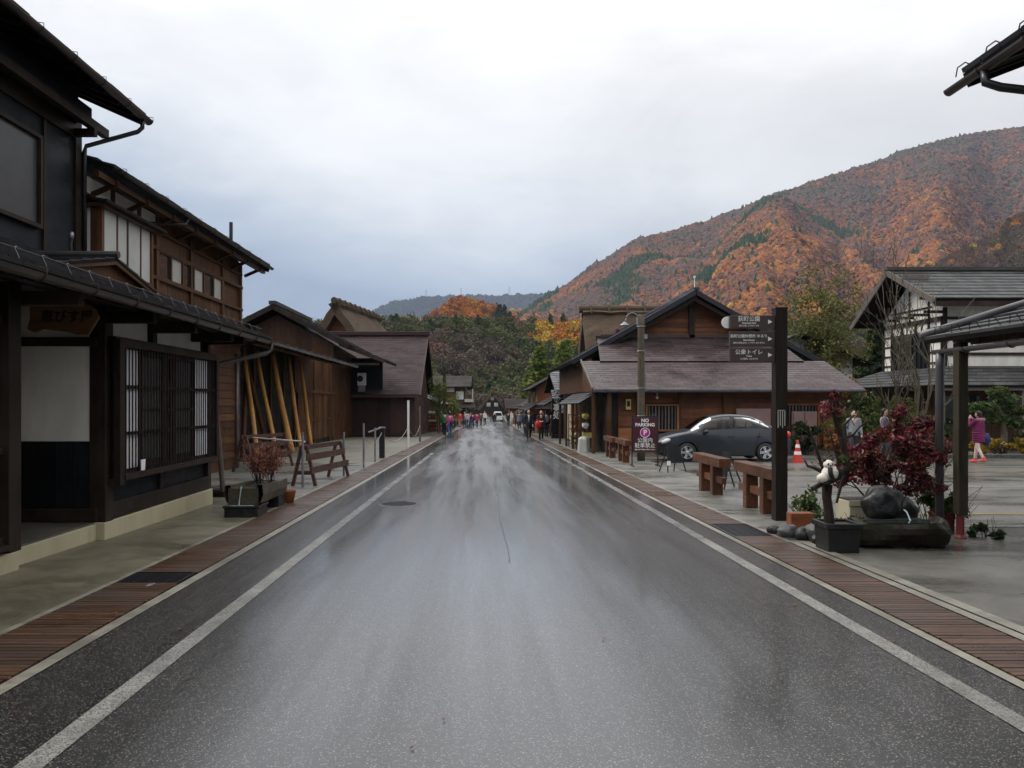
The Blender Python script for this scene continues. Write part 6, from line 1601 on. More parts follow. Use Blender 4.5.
person('person in a grey purple jacket half hidden behind the red shrub', 12.75, 24.5, R(-120), 1.68, (0.11,0.09,0.12), (0.05,0.05,0.06), (0.03,0.015,0.01), stride=0.08, vox=0.016, coatlen=0.85)
person('person in a pale grey jacket standing behind the crooked little tree', 12.1, 25.2, R(170), 1.62, (0.24,0.25,0.27), (0.04,0.04,0.05), stride=0.09, vox=0.016)
M['leaf_round'] = leafmat('leaf_round', [(0.1,(0.045,0.050,0.014)),(0.5,(0.105,0.115,0.030)),(0.9,(0.19,0.17,0.045))], 0.6)
# street crowd: x, y, facing
person('man in a dark suit with a pale scarf, left of the red bag carrier', 2.62, 45.0, R(180), 1.72, (0.015,0.017,0.025), (0.012,0.012,0.018), stride=0.12, vox=0.018, coatlen=0.80, inner=(0.5,0.5,0.48))
person('person in a dark maroon coat carrying a bright red bag', 3.25, 43.8, R(178), 1.68, (0.045,0.012,0.016), (0.012,0.012,0.016), (0.10,0.05,0.02), stride=0.10, vox=0.018, coatlen=0.75, bag=((0.55,0.015,0.02), 0.16, 0.13, 0.92, 0.30), arms='hold')
person('person in a navy jacket with a patterned backpack by the banner sign', 4.0, 49.5, R(10), 1.70, (0.02,0.02,0.05), (0.02,0.018,0.03), stride=0.05, vox=0.02, bag=((0.20,0.24,0.28), 0.0, -0.20, 1.2, 0.34))
person('person in a dark plum jacket standing close to the banner sign', 4.45, 50.4, R(-60), 1.66, (0.06,0.02,0.05), (0.03,0.03,0.04), stride=0.03, vox=0.02)
person('person in a green jacket at the left kerb beside the pink jacket', -2.75, 53.5, R(20), 1.70, (0.03,0.13,0.05), (0.012,0.014,0.02), stride=0.05, vox=0.02)
person('woman in a pink jacket and blue jeans walking along the left kerb', -2.30, 52.0, R(10), 1.60, (0.48,0.08,0.20), (0.06,0.12,0.26), (0.06,0.03,0.02), stride=0.10, vox=0.02, bag=((0.08,0.02,0.12), 0.1, -0.18, 1.0, 0.26))
crowd = [(-2.55,82,0.1,(0.55,0.02,0.02),(0.35,0.22,0.18),'person in a bright red jacket on the left side of the far street'),
 (-2.1,84,3.0,(0.03,0.03,0.04),(0.02,0.02,0.03),'person in black beside the bright red jacket'),
 (-1.75,80,0.3,(0.45,0.45,0.48),(0.10,0.12,0.20),'person in a light grey top right of the bright red jacket'),
 (-1.45,83,2.8,(0.03,0.05,0.06),(0.02,0.02,0.03),'person in dark teal walking in the left cluster of the far street'),
 (-1.15,78,0.0,(0.07,0.02,0.08),(0.05,0.08,0.16),'person in purple with blue jeans in the left cluster of the far street'),
 (-0.75,81,0.2,(0.40,0.03,0.08),(0.06,0.05,0.06),'person in a raspberry coat in the left cluster of the far street'),
 (-0.4,95,0.2,(0.10,0.08,0.09),(0.05,0.05,0.06),'person in a dull grey coat behind the raspberry coat'),
 (0.1,98,3.1,(0.62,0.58,0.45),(0.05,0.05,0.05),'person in a cream coat in the middle of the far street'),
 (1.5,122,0.1,(0.02,0.02,0.03),(0.02,0.02,0.02),'person in black left of the white van far down the street'),
 (1.9,128,3.0,(0.05,0.04,0.08),(0.02,0.02,0.03),'person in dark blue beside the white van far down the street'),
 (3.0,96,0.0,(0.03,0.03,0.035),(0.015,0.015,0.02),'person in black in the right cluster of the far street, farthest left of it'),
 (3.5,99,3.1,(0.50,0.48,0.46),(0.45,0.45,0.45),'person all in white in the right cluster of the far street'),
 (3.7,88,2.9,(0.03,0.03,0.06),(0.02,0.02,0.03),'person in dark navy in the right cluster of the far street'),
 (4.2,92,0.2,(0.09,0.05,0.04),(0.03,0.03,0.03),'person in brown in the right cluster of the far street'),
 (4.1,76,0.4,(0.05,0.03,0.03),(0.03,0.03,0.03),'person in a dark brown coat near the orange boarded shop'),
 (3.9,70,2.6,(0.42,0.33,0.22),(0.20,0.16,0.12),'person in a tan coat near the orange boarded shop'),
 (2.9,54,0.2,(0.05,0.05,0.07),(0.02,0.03,0.05),'person in a slate blue jacket just behind the dark suited man'),
 (4.3,56,1.6,(0.10,0.06,0.03),(0.03,0.03,0.03),'person in a brown jacket at the shop front past the banner sign'),
 (4.0,64,1.2,(0.30,0.05,0.04),(0.03,0.03,0.03),'person in a brick red jacket at the orange boarded shop front'),
 (4.25,67,2.0,(0.04,0.07,0.05),(0.03,0.03,0.03),'person in a dark green jacket at the orange boarded shop front'),
 (-3.1,61,1.7,(0.12,0.11,0.10),(0.03,0.03,0.04),'person in a grey brown jacket browsing the left souvenir stall'),
 (-3.0,66.5,-1.6,(0.03,0.03,0.05),(0.02,0.02,0.03),'person in a black jacket browsing the left souvenir stall'),
 (-2.9,75,0.3,(0.30,0.26,0.05),(0.04,0.04,0.05),'person in a mustard jacket at the far left kerb'),
 (3.4,74,3.0,(0.20,0.22,0.26),(0.05,0.06,0.10),'person in a pale blue grey jacket in the right cluster'),
 (3.3,62,0.1,(0.03,0.03,0.03),(0.02,0.02,0.03),'person in black walking ahead of the two nearest visitors'),
 (3.8,60,2.9,(0.06,0.015,0.02),(0.02,0.02,0.02),'person in dark wine red behind the two nearest visitors')]
for (x, y, a, c1, c2, lb) in crowd:
    person(lb, x, y, a, random.uniform(1.55,1.75), c1, c2, stride=random.uniform(0.04,0.13), vox=0.03, coatlen=random.uniform(0.72,0.9))
# white van far down the street
van = thing('white_van', 'small white van parked at the far end of the street', 'van', (2.55, 140, G(140)))
z0 = G(140); mb = MB(); mb.prism([(1.75,140,z0+0.3),(3.35,140,z0+0.3),(3.40,140,z0+0.95),(3.20,140,z0+1.75),(1.90,140,z0+1.75),(1.70,140,z0+0.95)],(0,3.4,0)); mb.build('body', M['white_paint'], van, bevel=0.08)
mb = MB(); mb.prism([(1.85,139.97,z0+1.05),(3.25,139.97,z0+1.05),(3.13,139.97,z0+1.6),(1.97,139.97,z0+1.6)],(0,0.03,0)); mb.build('windscreen', M['dark_glass'], van)
for xx in (1.8, 3.3):
    for yy in (140.6, 142.8):
        mb = MB(); mb.lathe((0,0,0),[(0.28,-0.08),(0.30,0),(0.28,0.08)],16); mb.v = [(xx+r_, yy+p, z0+0.3+q) for p,q,r_ in mb.v]; mb.build('wheel', M['rubber'], van)
    mb = MB(); mb.box(xx-0.08,xx+0.08,139.96,140,z0+0.7,z0+0.85); mb.build('headlight', M['headlight'], van)

# ------------------------------------------------------------------ individual trees and shrubs
def broad_tree(name, label, x, y, h, r_, leafm, n, size, trunk_r=0.14, cat='tree', base=None, bare=0, spread=0.5, up=0.3, depth=4, crown_z=None, group=None, gate=0.42, L0=None, z0=None):
    z0 = G(y) if z0 is None else z0; t = thing(name, label, cat, (x, y, z0), group)
    mb = MB(); tips = []; b0 = base if base is not None else h*0.28
    pts = [(x,y,z0-0.1)] + [(x+0.04*h*mn.noise(Vector((k*0.9,x,y)))*k/5, y+0.03*h*mn.noise(Vector((x,k*0.9,y)))*k/5, z0+b0*k/5) for k in range(1,6)]
    mb.tube(pts, [trunk_r*(1.25-0.08*k) for k in range(6)], 10)
    p0 = Vector(pts[-1]); L = L0 or (h-b0)*0.42
    for k in range(5): 
        a = 2*math.pi*k/5 + random.random(); branches(mb, p0 - Vector((0,0,0.12*b0*random.random())), (math.cos(a)*spread,math.sin(a)*spread,1.0), L*random.uniform(0.8,1.1), trunk_r*0.62, depth, spread, up, tips, 4, (2,3), 0.11, 0.006)
    branches(mb, p0, (0,0,1), L, trunk_r*0.8, depth, spread*0.8, up, tips, 4, (2,3), 0.06, 0.006)
    mb.build('trunk', M['bark_grey'], t)
    if n:
        mb = MB(); cz = z0 + (crown_z if crown_z else (h+b0)/2)
        per = max(1, int(n*0.45/max(1,len(tips))))
        for p, dp in tips:
            for _ in range(per): leaf(mb, p + Vector(rng.normal(size=3))*size*1.6, size*random.uniform(0.6,1.2))
        leaves(mb, int(n*0.55), (x,y,cz), (r_,r_,(h-b0)*0.52), size, gate, 3.2/r_, x, 0.25)
        mb.build('crown', leafm, t)
    return t
def conifer(name, label, x, y, h, r_, leafm, n, size, z0=None, group=None, tr_=0.12):
    z0 = G(y) if z0 is None else z0; t = thing(name, label, 'tree', (x, y, z0), group)
    mb = MB(); mb.tube([(x,y,z0-0.1),(x,y,z0+h*0.5),(x,y,z0+h*0.97)],[tr_,tr_*0.65,0.02],8); lf = MB()
    nb = int(h*9)
    for k in range(nb):
        u_ = 0.10 + 0.88*(k/nb); z = z0 + h*u_; L = r_*(1-u_)**0.75*random.uniform(0.6,1.1)+0.15; a = k*2.399 + random.random()*0.5
        e = Vector((x+L*math.cos(a), y+L*math.sin(a), z - 0.22*L + 0.1)); s0 = Vector((x,y,z))
        mb.tube([s0, s0.lerp(e,0.5)+Vector((0,0,0.05*L)), e],[0.02+0.01*L,0.015,0.005],3,caps=False)
        m_ = int(n*(L+0.15)/(nb*r_*0.62))
        for q in range(m_):
            w_ = random.random()**0.7; p = s0.lerp(e, w_) + Vector((random.gauss(0,1),random.gauss(0,1),random.gauss(0,0.5)))*0.20*L*(1.1-w_*0.6)
            leaf(lf, p, size*random.uniform(0.6,1.3), 2.2, 0.5)
    mb.build('trunk', M['bark_dark'], t); lf.build('crown', leafm, t); return t
broad_tree('round_tree','round crowned olive green tree rising behind the direction sign',20.3,46,10.4,2.75,M['leaf_round'],11000,0.12,0.17,base=2.4,spread=0.40,up=0.35,depth=4,gate=0.30,L0=1.9)
conifer('cedar_tree','dark green conifer close to the left end of the half timbered farmhouse',26.5,52,8.0,2.0,M['leaf_dark'],5200,0.20)
conifer('cedar_tree','darker slim conifer just left of the farmhouse gable',24.6,54,7.2,1.6,M['leaf_dark'],4200,0.20)
conifer('cedar_tree','broad mid green conifer behind the farmhouse gable eave',29.0,56,9.0,2.3,M['leaf_green'],5200,0.20)
conifer('cedar_tree','low bushy green conifer between the round tree and the farmhouse',23.0,50,5.6,1.7,M['leaf_green'],4200,0.18)
# bare multi stem tree in front of the farmhouse
x, y = 13.5, 24.2; z0 = G(y)
bt = thing('bare_tree', 'thin leafless many stemmed tree in front of the half timbered farmhouse', 'tree', (x, y, z0))
mb = MB(); tips = []
for k, (dx, dz_) in enumerate(((-0.25,3.8),(0.12,5.2),(0.38,4.8),(0.65,3.9),(-0.45,3.0))):
    branches(mb, (x+dx*0.3,y+0.1*random.random(),z0), (dx*0.55,random.uniform(-0.1,0.1),1.0), dz_*0.52, 0.06, 4, 0.50, 0.26, tips, 5, (2,3), 0.09, 0.009)
mb.build('trunk', M['bark_grey'], bt)
mb = MB()
for p, dp in tips:
    if random.random() < 0.12: leaf(mb, p, 0.05)
leaves(mb, 500, (x,y,z0+1.6), (0.5,0.4,1.4), 0.04, 0.45, 3, 1, 0.0); mb.build('leaves', M['leaf_olive'], bt)
# cloud pruned pine
x, y = 18.6, 27.6; z0 = G(y)
pn = thing('pine_tree', 'clipped green pine with flat foliage pads in front of the farmhouse', 'tree', (x, y, z0))
mb = MB(); mb.tube([(x,y,z0),(x+0.05,y,z0+0.8),(x-0.08,y,z0+1.4),(x-0.2,y,z0+2.0)],[0.13,0.11,0.09,0.05],9)
pads = ((-0.75,1.75,0.55),(0.1,2.05,0.6),(0.5,1.65,0.45),(-0.35,1.35,0.42),(-0.2,2.3,0.4),(0.45,1.15,0.35))
for dx, dz_, r_ in pads: mb.tube([(x-0.05,y,z0+dz_-0.25),(x+dx*0.6,y,z0+dz_-0.12),(x+dx,y,z0+dz_-0.06)],[0.05,0.035,0.02],6)
mb.build('trunk', M['bark_grey'], pn); lf = MB()
for dx, dz_, r_ in pads: leaves(lf, 900, (x+dx,y,z0+dz_), (r_,r_*0.8,0.20), 0.06, 0.2, 4, dx, 0.2, 3.0)
lf.build('crown', M['leaf_green'], pn)
# garden bed in front of the farmhouse
bed = [(13.0,27.6,0.9,1.6,'leaf_olive','tall olive shrub nearest the boarded shop end'),(14.2,28.0,0.8,1.5,'leaf_green','rounded green shrub behind the red leaved shrub'),(11.9,28.6,0.8,1.2,'leaf_dark','dark shrub at the back right of the boarded shop'),
 (15.3,27.2,0.55,0.7,'leaf_dark','low dark shrub left of the woman in the magenta coat'),(16.3,27.1,0.5,0.75,'leaf_rust','rust brown low shrub behind the woman in the magenta coat'),(17.2,27.0,0.45,0.7,'leaf_yellow','yellow brown shrub right of the woman in the magenta coat'),
 (18.1,26.9,0.40,0.8,'leaf_yellow','bright yellow shrub below the clipped pine'),(19.2,27.0,0.5,0.9,'leaf_yellow','golden shrub at the right end of the garden bed'),(15.9,28.4,0.7,1.1,'leaf_green','green shrub at the foot of the farmhouse eave'),(12.6,27.2,0.5,0.8,'leaf_orange','orange tinged shrub beside the bare tree')]
bed += [(14.6,30.2,1.1,2.4,'leaf_green','tall green shrub between the boarded shop and the farmhouse'),(16.3,30.6,1.2,2.2,'leaf_olive','tall olive shrub under the left eave of the farmhouse'),(16.9,29.2,0.9,1.5,'leaf_dark','dark green shrub in front of the farmhouse corner post'),
 (15.6,33.5,1.2,3.0,'leaf_orange','tall orange brown shrub beside the farmhouse gable'),(20.6,28.9,0.9,1.3,'leaf_dark','dark shrub right of the clipped pine'),(21.6,27.2,0.6,0.9,'leaf_yellow','farthest right yellow shrub of the garden bed'),(14.3,26.9,0.5,0.6,'leaf_rust','small rust coloured shrub at the left end of the garden bed')]
for (x, y, r_, h, m_, lb) in bed:
    z0 = G(y); t = thing('garden_shrub', lb, 'shrub', (x, y, z0)); mb = MB(); tips = []
    for k in range(9): branches(mb, (x+random.uniform(-.2,.2)*r_,y,z0), (random.uniform(-.7,.7),random.uniform(-.7,.7),1), h*0.4, 0.02, 2, 0.5, 0.2, tips, 3, (2,3), 0.15, 0.005)
    mb.build('stems', M['bark_dark'], t); mb = MB()
    leaves(mb, int(1500*r_*h)+500, (x,y,z0+h*0.55), (r_,r_*0.8,h*0.5), 0.075, 0.40, 3, x, 0.25, 1.8); mb.build('foliage', M[m_], t)
mb = MB(); mb.box(15.0,30,26.2,26.5,G(26)-0.1,G(26)+0.14); mb.v = [(p[0],p[1],p[2]) for p in mb.v]
tag(mb.build('garden_kerb', M['stone_grey'], loc=(20,26.3,G(26)), bevel=0.02), 'low grey stone edging of the garden bed across the parking lot', 'edging')
# far street trees
conifer('cedar_tree','bright green cedar standing over the far shops, nearest the middle of the street',8.6,118,12.0,4.4,M['leaf_bright'],6000,0.42)
conifer('cedar_tree','tallest bright green cedar behind the far right shops',13.5,128,14.0,5.2,M['leaf_bright'],7000,0.45)
conifer('cedar_tree','mid green cedar right of the tallest bright cedar',17.5,130,13.5,3.4,M['leaf_green'],4200,0.45)
conifer('cedar_tree','yellow green cedar behind the pale stone grey shingle roof',16.0,112,11.0,2.9,M['leaf_bright'],4200,0.42)
broad_tree('street_tree','slender green tree in front of the far left houses',-3.55,60,4.2,0.75,M['leaf_bright'],1800,0.09,0.06,base=1.0,spread=0.3,up=0.5,depth=3)
broad_tree('street_tree','small yellow green bush tree at the left kerb by the white panelled house',-2.9,72,3.0,0.7,M['leaf_bright'],1500,0.10,0.05,base=0.6,spread=0.4,up=0.4,depth=3)
spost(-3.2,62,5.2,0.13,M['bark_dark'],'dark round utility pole rising above the far left kerb','utility_pole','pole')

# ------------------------------------------------------------------ hills and forests
def fbm(x, y, s_, o=4):
    v_ = 0; a = 1; f = s_
    for _ in range(o): v_ += a*mn.noise(Vector((x*f, y*f, 3.1))); a *= 0.5; f *= 2.03
    return v_
def terrain(name, xs, ys, fz, mat):
    mb = MB(); nx, ny = len(xs), len(ys)
    vs = [fz(x, y) for y in ys for x in xs]
    fs = [(j*nx+i, j*nx+i+1, (j+1)*nx+i+1, (j+1)*nx+i) for j in range(ny-1) for i in range(nx-1)]
    mb.add(vs, fs); return tag(mb.build(name, mat, smooth=True), kind='structure')
def forest_floor(name, a, b, c, s_=0.02):
    m_, nt, bs = newmat(name); v, g = coords(nt); n1 = noise(nt, v, s_, 6, 0.7)
    nt.links.new(ramp(nt, n1, [(0.35,a),(0.5,b),(0.65,c)]), bs.inputs['Base Color']); bs.inputs['Roughness'].default_value = 0.95; bs.inputs['Specular IOR Level'].default_value = 0.1; return m_
M['floor_a'] = forest_floor('floor_a', (0.045,0.035,0.03),(0.075,0.04,0.025),(0.05,0.045,0.02), 0.01)
M['floor_b'] = forest_floor('floor_b', (0.035,0.03,0.015),(0.06,0.035,0.02),(0.03,0.035,0.012), 0.06)
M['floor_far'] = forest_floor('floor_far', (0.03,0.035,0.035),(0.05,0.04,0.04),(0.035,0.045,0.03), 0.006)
def P3(px, D, py):     # direction helper used to lay out ridge crests: azimuth and elevation at distance D
    return (px/770.0)*D, D, 1.55 + py/770.0*D
# ridge crest tables: azimuth tangent, elevation tangent (from the camera's eye level)
def crest(tab, a):
    for (a0, e0), (a1, e1) in zip(tab[:-1], tab[1:]):
        if a <= a1: u = max(0,min(1,(a-a0)/(a1-a0))); u = u*u*(3-2*u)*0.5+u*0.5; return e0+(e1-e0)*u
    return tab[-1][1]
T_MAIN = [(-0.10,0.0),(0.0,0.085),(0.035,0.103),(0.10,0.143),(0.15,0.178),(0.205,0.209),(0.232,0.214),(0.28,0.228),(0.33,0.245),(0.385,0.268),(0.45,0.290),(0.50,0.305),(0.547,0.323),(0.60,0.337),(0.645,0.347),(0.70,0.352),(0.80,0.35),(1.0,0.33),(1.4,0.28),(2.2,0.18)]
def main_z(a, D):
    R0, R1 = 420.0 + 80*a, 1500.0 + 500*a
    t_ = (D-R0)/(R1-R0); e = crest(T_MAIN, a); zc = e*R1 + 1.55; 
    if t_ <= 0: return -4.0
    if t_ <= 1: 
        b_ = (0.55*t_ + 0.45*t_*t_)
        sp = math.sin(math.pi*min(1,t_))*(0.060*R1)*e/0.3*(abs(mn.noise(Vector((a*9.0+t_*1.3, t_*0.8, 1.7))))*2.2 - 0.45 + 0.5*fbm(a*16, t_*5, 1, 3)*0.6)
        return -4 + (zc+4)*b_ + sp
    return zc - (D-R1)*0.35
aa = np.linspace(-0.12, 1.9, 240); dd = np.concatenate([np.linspace(400, 2600, 150)])
terrain('mountain', aa, dd, lambda a, D: (a*D, D, main_z(a, D)), M['floor_a'])
# nearer brown spur on the right
T_SP = [(0.36,0.0),(0.50,0.10),(0.58,0.165),(0.64,0.195),(0.70,0.235),(0.80,0.27),(1.0,0.30),(1.5,0.25),(2.2,0.1)]
def spur_z(a, D):
    R0, R1 = 260.0, 620.0; t_ = (D-R0)/(R1-R0); zc = crest(T_SP, a)*R1+1.55
    if t_ <= 0: return -4.0
    if t_ <= 1: return -4+(zc+4)*(0.6*t_+0.4*t_*t_) + math.sin(math.pi*t_)*14*fbm(a*9,t_*3,1,3)
    return zc-(D-R1)*0.4
terrain('mountain_spur', np.linspace(0.36,2.0,80), np.linspace(255,900,50), lambda a, D: (a*D, D, spur_z(a, D)), M['floor_a'])
# far blue range
T_FAR = [(-1.6,0.10),(-0.9,0.12),(-0.4,0.095),(-0.22,0.098),(-0.16,0.110),(-0.11,0.129),(-0.06,0.134),(0.0,0.135),(0.05,0.136),(0.09,0.139),(0.16,0.145),(0.4,0.16),(0.9,0.16)]
def far_z(a, D):
    R0, R1 = 3000.0, 4300.0; t_ = (D-R0)/(R1-R0); zc = crest(T_FAR,a)*R1+1.55
    if t_ <= 0: return -4.0
    if t_ <= 1: return -4+(zc+4)*(0.5*t_+0.5*t_*t_)+math.sin(math.pi*t_)*80*fbm(a*8,t_*2.5,1,4)
    return zc-(D-R1)*0.3 + 0*a
terrain('far_mountain', np.linspace(-1.6,0.9,170), np.linspace(2950,4900,60), lambda a, D: (a*D, D, far_z(a, D) + 10*fbm(a*60, D*0.002, 1, 3)), M['floor_far'])
# low valley ridge between them, with a paler, more orange floor and woods
T_V = [(-0.32,0.07),(-0.15,0.095),(-0.10,0.108),(-0.05,0.108),(0.0,0.112),(0.04,0.118),(0.10,0.11),(0.2,0.09)]
def val_z(a, D):
    t_ = (D-1300)/500.0; zc = crest(T_V,a)*1800+1.55
    if t_ <= 0: return -4.0
    return -4+(zc+4)*(0.5*t_+0.5*t_*t_)+math.sin(math.pi*t_)*18*fbm(a*14,t_*3,1,4) if t_ <= 1 else zc-(D-1800)*0.4
terrain('hills', np.linspace(-0.34,0.2,60), np.linspace(1280,2100,30), lambda a, D: (a*D, D, val_z(a, D)), M['floor_val'] if 'floor_val' in MATS else forest_floor('floor_val', (0.16,0.09,0.04),(0.24,0.15,0.06),(0.13,0.11,0.045), 0.02))
# terrace bank with the orange hill on top
def bank_z(x, y):
    e0 = 245 + 0.05*x + 6*mn.noise(Vector((x*0.02,0,0))); t_ = (y-e0)/85.0
    top_ = 29.5 + (x*0.012)
    if t_ <= 0: z = -3.0
    elif t_ < 1: z = -3 + (top_+3)*(t_*t_*(3-2*t_)) + 2.0*math.sin(math.pi*t_)*mn.noise(Vector((x*0.03,y*0.03,0)))
    else: z = top_
    hx = x + 20; hy = y - 600
    z += 43*math.exp(-((x+17)/34)**2)*math.exp(-((hy)/80)**2)*(1 + 0.10*fbm(x*0.02,y*0.02,1,3))
    z += 17*math.exp(-((x+62)/22)**2)*math.exp(-((y-520)/60)**2)
    z += 20*math.exp(-((x-20)/20)**2)*math.exp(-((y-610)/70)**2)
    return z
terrain('terrace_bank', np.linspace(-420,520,150), np.concatenate([np.linspace(225,345,40), np.linspace(352,840,50)]), lambda x, y: (x, y, bank_z(x, y)), M['floor_b'])

# --- woods: instanced crowns, stuff
def crown_proto(name, kind, mat, n=260):
    mb = MB()
    if kind == 'lump':
        mb.ball((0,0,0.45),(0.5,0.5,0.5),9,6,0.35,seed=random.random()*9)
    elif kind == 'leafy':
        for k in range(6):
            c_ = Vector((random.uniform(-.28,.28),random.uniform(-.28,.28),random.uniform(0.35,0.85))); leaves(mb, n//6, c_, (0.24,0.24,0.20), 0.075, 0, 1, 0, 0.3, 1.4)
        mb.tube([(0,0,-0.05),(0,0,0.4),(0.05,0,0.7)],[0.03,0.02,0.01],4,caps=False)
    elif kind == 'cone':
        for k in range(n):
            u_ = random.random(); a = random.random()*6.283; r_ = 0.26*(1-u_)**0.8*random.uniform(0.5,1.1); leaf(mb, Vector((r_*math.cos(a),r_*math.sin(a),0.12+u_*0.95)), 0.10, 1.7, 0.4)
        mb.tube([(0,0,-0.05),(0,0,1.0)],[0.03,0.008],4,caps=False)
    elif kind == 'bare':
        tips = []
        branches(mb,(0,0,0),(0,0,1),0.42,0.018,4,0.6,0.25,tips,3,(2,3),0.12,0.004)
        leaves(mb, n//3, (0,0,0.68),(0.33,0.33,0.33),0.05,0,1,0,0.2,2.0)
    me = bpy.data.meshes.new(name); me.from_pydata(mb.v, [], mb.f); me.materials.append(mat); me.update()
    return bpy.data.objects.new(name, me)
def woods_mat(name, stops, sc_noise=1.0):
    m_, nt, bs = newmat(name)
    at = N(nt,'ShaderNodeAttribute'); at.attribute_type = 'INSTANCER'; at.attribute_name = 'tint'
    g = N(nt,'ShaderNodeNewGeometry'); f = math_(nt,'ADD',at.outputs['Fac'],math_(nt,'MULTIPLY',math_(nt,'SUBTRACT',g.outputs['Random Per Island'],0.5),0.07))
    col = ramp(nt, f, stops); nt.nodes[-1]
    v_, _ = coords(nt); n_ = noise(nt, v_, 0.35, 2)
    col = mixc(nt, 0.7, col, ramp(nt, n_, [(0.3,0.55),(0.7,1.0)]), 'MULTIPLY')
    nt.links.new(col, bs.inputs['Base Color']); bs.inputs['Roughness'].default_value = 0.85; bs.inputs['Specular IOR Level'].default_value = 0.15
    return m_
STOPS0 = [(0.0,(0.012,0.028,0.014)),(0.12,(0.025,0.050,0.020)),(0.25,(0.060,0.075,0.022)),(0.38,(0.075,0.060,0.035)),(0.50,(0.085,0.062,0.055)),(0.62,(0.13,0.056,0.034)),(0.74,(0.23,0.085,0.027)),(0.87,(0.33,0.14,0.028)),(1.0,(0.40,0.26,0.04))]
STOPS = [(p, tuple(min(0.6, q*1.3) for q in c)) for p, c in STOPS0]
WM = woods_mat('woods', STOPS)
WB = woods_mat('woods_near', [(p, tuple(min(0.6, q*1.9) for q in c)) for p, c in STOPS0])
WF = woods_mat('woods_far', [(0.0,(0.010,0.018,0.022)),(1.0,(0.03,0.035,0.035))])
def scatter(name, label, P, proto, kind='stuff'):
    """P: rows x,y,z,scale,tint"""
    P = np.asarray(P, dtype=np.float32); me = bpy.data.meshes.new(name); me.vertices.add(len(P)); me.vertices.foreach_set('co', P[:,:3].ravel())
    for nm, c_ in (('sc', 3), ('tint', 4)):
        at = me.attributes.new(nm, 'FLOAT', 'POINT'); at.data.foreach_set('value', P[:,c_].copy())
    me.update(); o = bpy.data.objects.new(name, me); COL.objects.link(o)
    ng = bpy.data.node_groups.new(name, 'GeometryNodeTree'); ng.interface.new_socket('Geometry', in_out='INPUT', socket_type='NodeSocketGeometry'); ng.interface.new_socket('Geometry', in_out='OUTPUT', socket_type='NodeSocketGeometry')
    gi = ng.nodes.new('NodeGroupInput'); go = ng.nodes.new('NodeGroupOutput'); ip = ng.nodes.new('GeometryNodeInstanceOnPoints')
    oi = ng.nodes.new('GeometryNodeObjectInfo'); oi.inputs['Object'].default_value = proto; oi.inputs['As Instance'].default_value = True
    na = ng.nodes.new('GeometryNodeInputNamedAttribute'); na.data_type = 'FLOAT'; na.inputs['Name'].default_value = 'sc'
    rv = ng.nodes.new('FunctionNodeRandomValue'); rv.data_type = 'FLOAT_VECTOR'; rv.inputs[0].default_value = (-0.12,-0.12,0); rv.inputs[1].default_value = (0.12,0.12,6.283)
    L = ng.links.new; L(gi.outputs[0], ip.inputs['Points']); L(oi.outputs['Geometry'], ip.inputs['Instance']); L(na.outputs[0], ip.inputs['Scale']); L(rv.outputs[0], ip.inputs['Rotation']); L(ip.outputs[0], go.inputs[0])
    md = o.modifiers.new('scatter', 'NODES'); md.node_group = ng
    o['kind'] = kind; o['label'] = label; return o
def tint_main(a, t_, x, y):
    n1 = fbm(x*0.0045, y*0.0045, 1, 3); n2 = mn.noise(Vector((x*0.02, y*0.02, 7)))
    base = 0.70 + 0.18*n1 + 0.12*n2 + random.gauss(0, 0.075) - 0.24*max(0, t_-0.45)*1.6
    # conifer stands
    n3 = fbm(x*0.006+9, y*0.006+3, 1, 2)
    dgreen = math.exp(-((a-0.185)/0.035)**2-((t_-0.72)/0.22)**2)*1.2 + math.exp(-((a-0.34)/0.05)**2-((t_-0.75)/0.12)**2)*0.7 + math.exp(-((a-0.56)/0.05)**2-((t_-0.42)/0.1)**2)*0.7
    if n3 + dgreen*0.75 > 0.52 + random.gauss(0,0.09): base = random.uniform(0.02,0.20)
    elif random.random() < 0.035: base = random.uniform(0.03,0.18)
    return max(0.0, min(1.0, base))
pts = [[], [], [], []]
n_ = 0
while n_ < 60000:
    a = random.uniform(-0.06, 0.78); t_ = random.random()**0.85*1.02
    R0, R1 = 420.0+80*a, 1500.0+500*a; D = R0+(R1-R0)*t_
    if random.random() > D/R1*0.9+0.1: continue
    z = main_z(a, D)
    if z < -2: continue
    s_ = random.uniform(6.5,13)*(1.0 if D > 900 else 0.8); tn = tint_main(a, t_, a*D, D)
    pts[random.randrange(3) if tn > 0.22 else 3].append((a*D, D, z-s_*0.15, s_*(1.0 if tn > 0.22 else 1.15), tn)); n_ += 1
lumps = [crown_proto('crown%d' % i, 'lump', WM) for i in range(3)]; conef = crown_proto('conef', 'cone', WM, 26)
for o_ in (conef,):
    for v_ in o_.data.vertices: pass
conef = crown_proto('conef', 'lump', WM); 
for v_ in conef.data.vertices: v_.co.x *= 0.62*(1.25-v_.co.z*0.8); v_.co.y *= 0.62*(1.25-v_.co.z*0.8); v_.co.z *= 1.25
for i, pr in enumerate(lumps + [conef]): scatter('mountain_forest', ('autumn woods of orange and rust crowns covering the mountain', 'mixed brown and rust woods on the mountain', 'pale grey and orange woods on the mountain', 'dark conifers scattered through the mountain woods')[i], pts[i], pr)
pts = []
for _ in range(9000):
    a = random.uniform(0.40, 1.1); D = random.uniform(270, 640); z = spur_z(a, D)
    if z < -2: continue
    tn = 0.52 + 0.12*fbm(a*D*0.01, D*0.01, 1, 3) + random.gauss(0,0.07)
    if random.random() < 0.10: tn = random.uniform(0.8,1.0)
    if random.random() < 0.08: tn = random.uniform(0.05,0.25)
    pts.append((a*D, D, z-1, random.uniform(7,12), max(0,min(1,tn))))
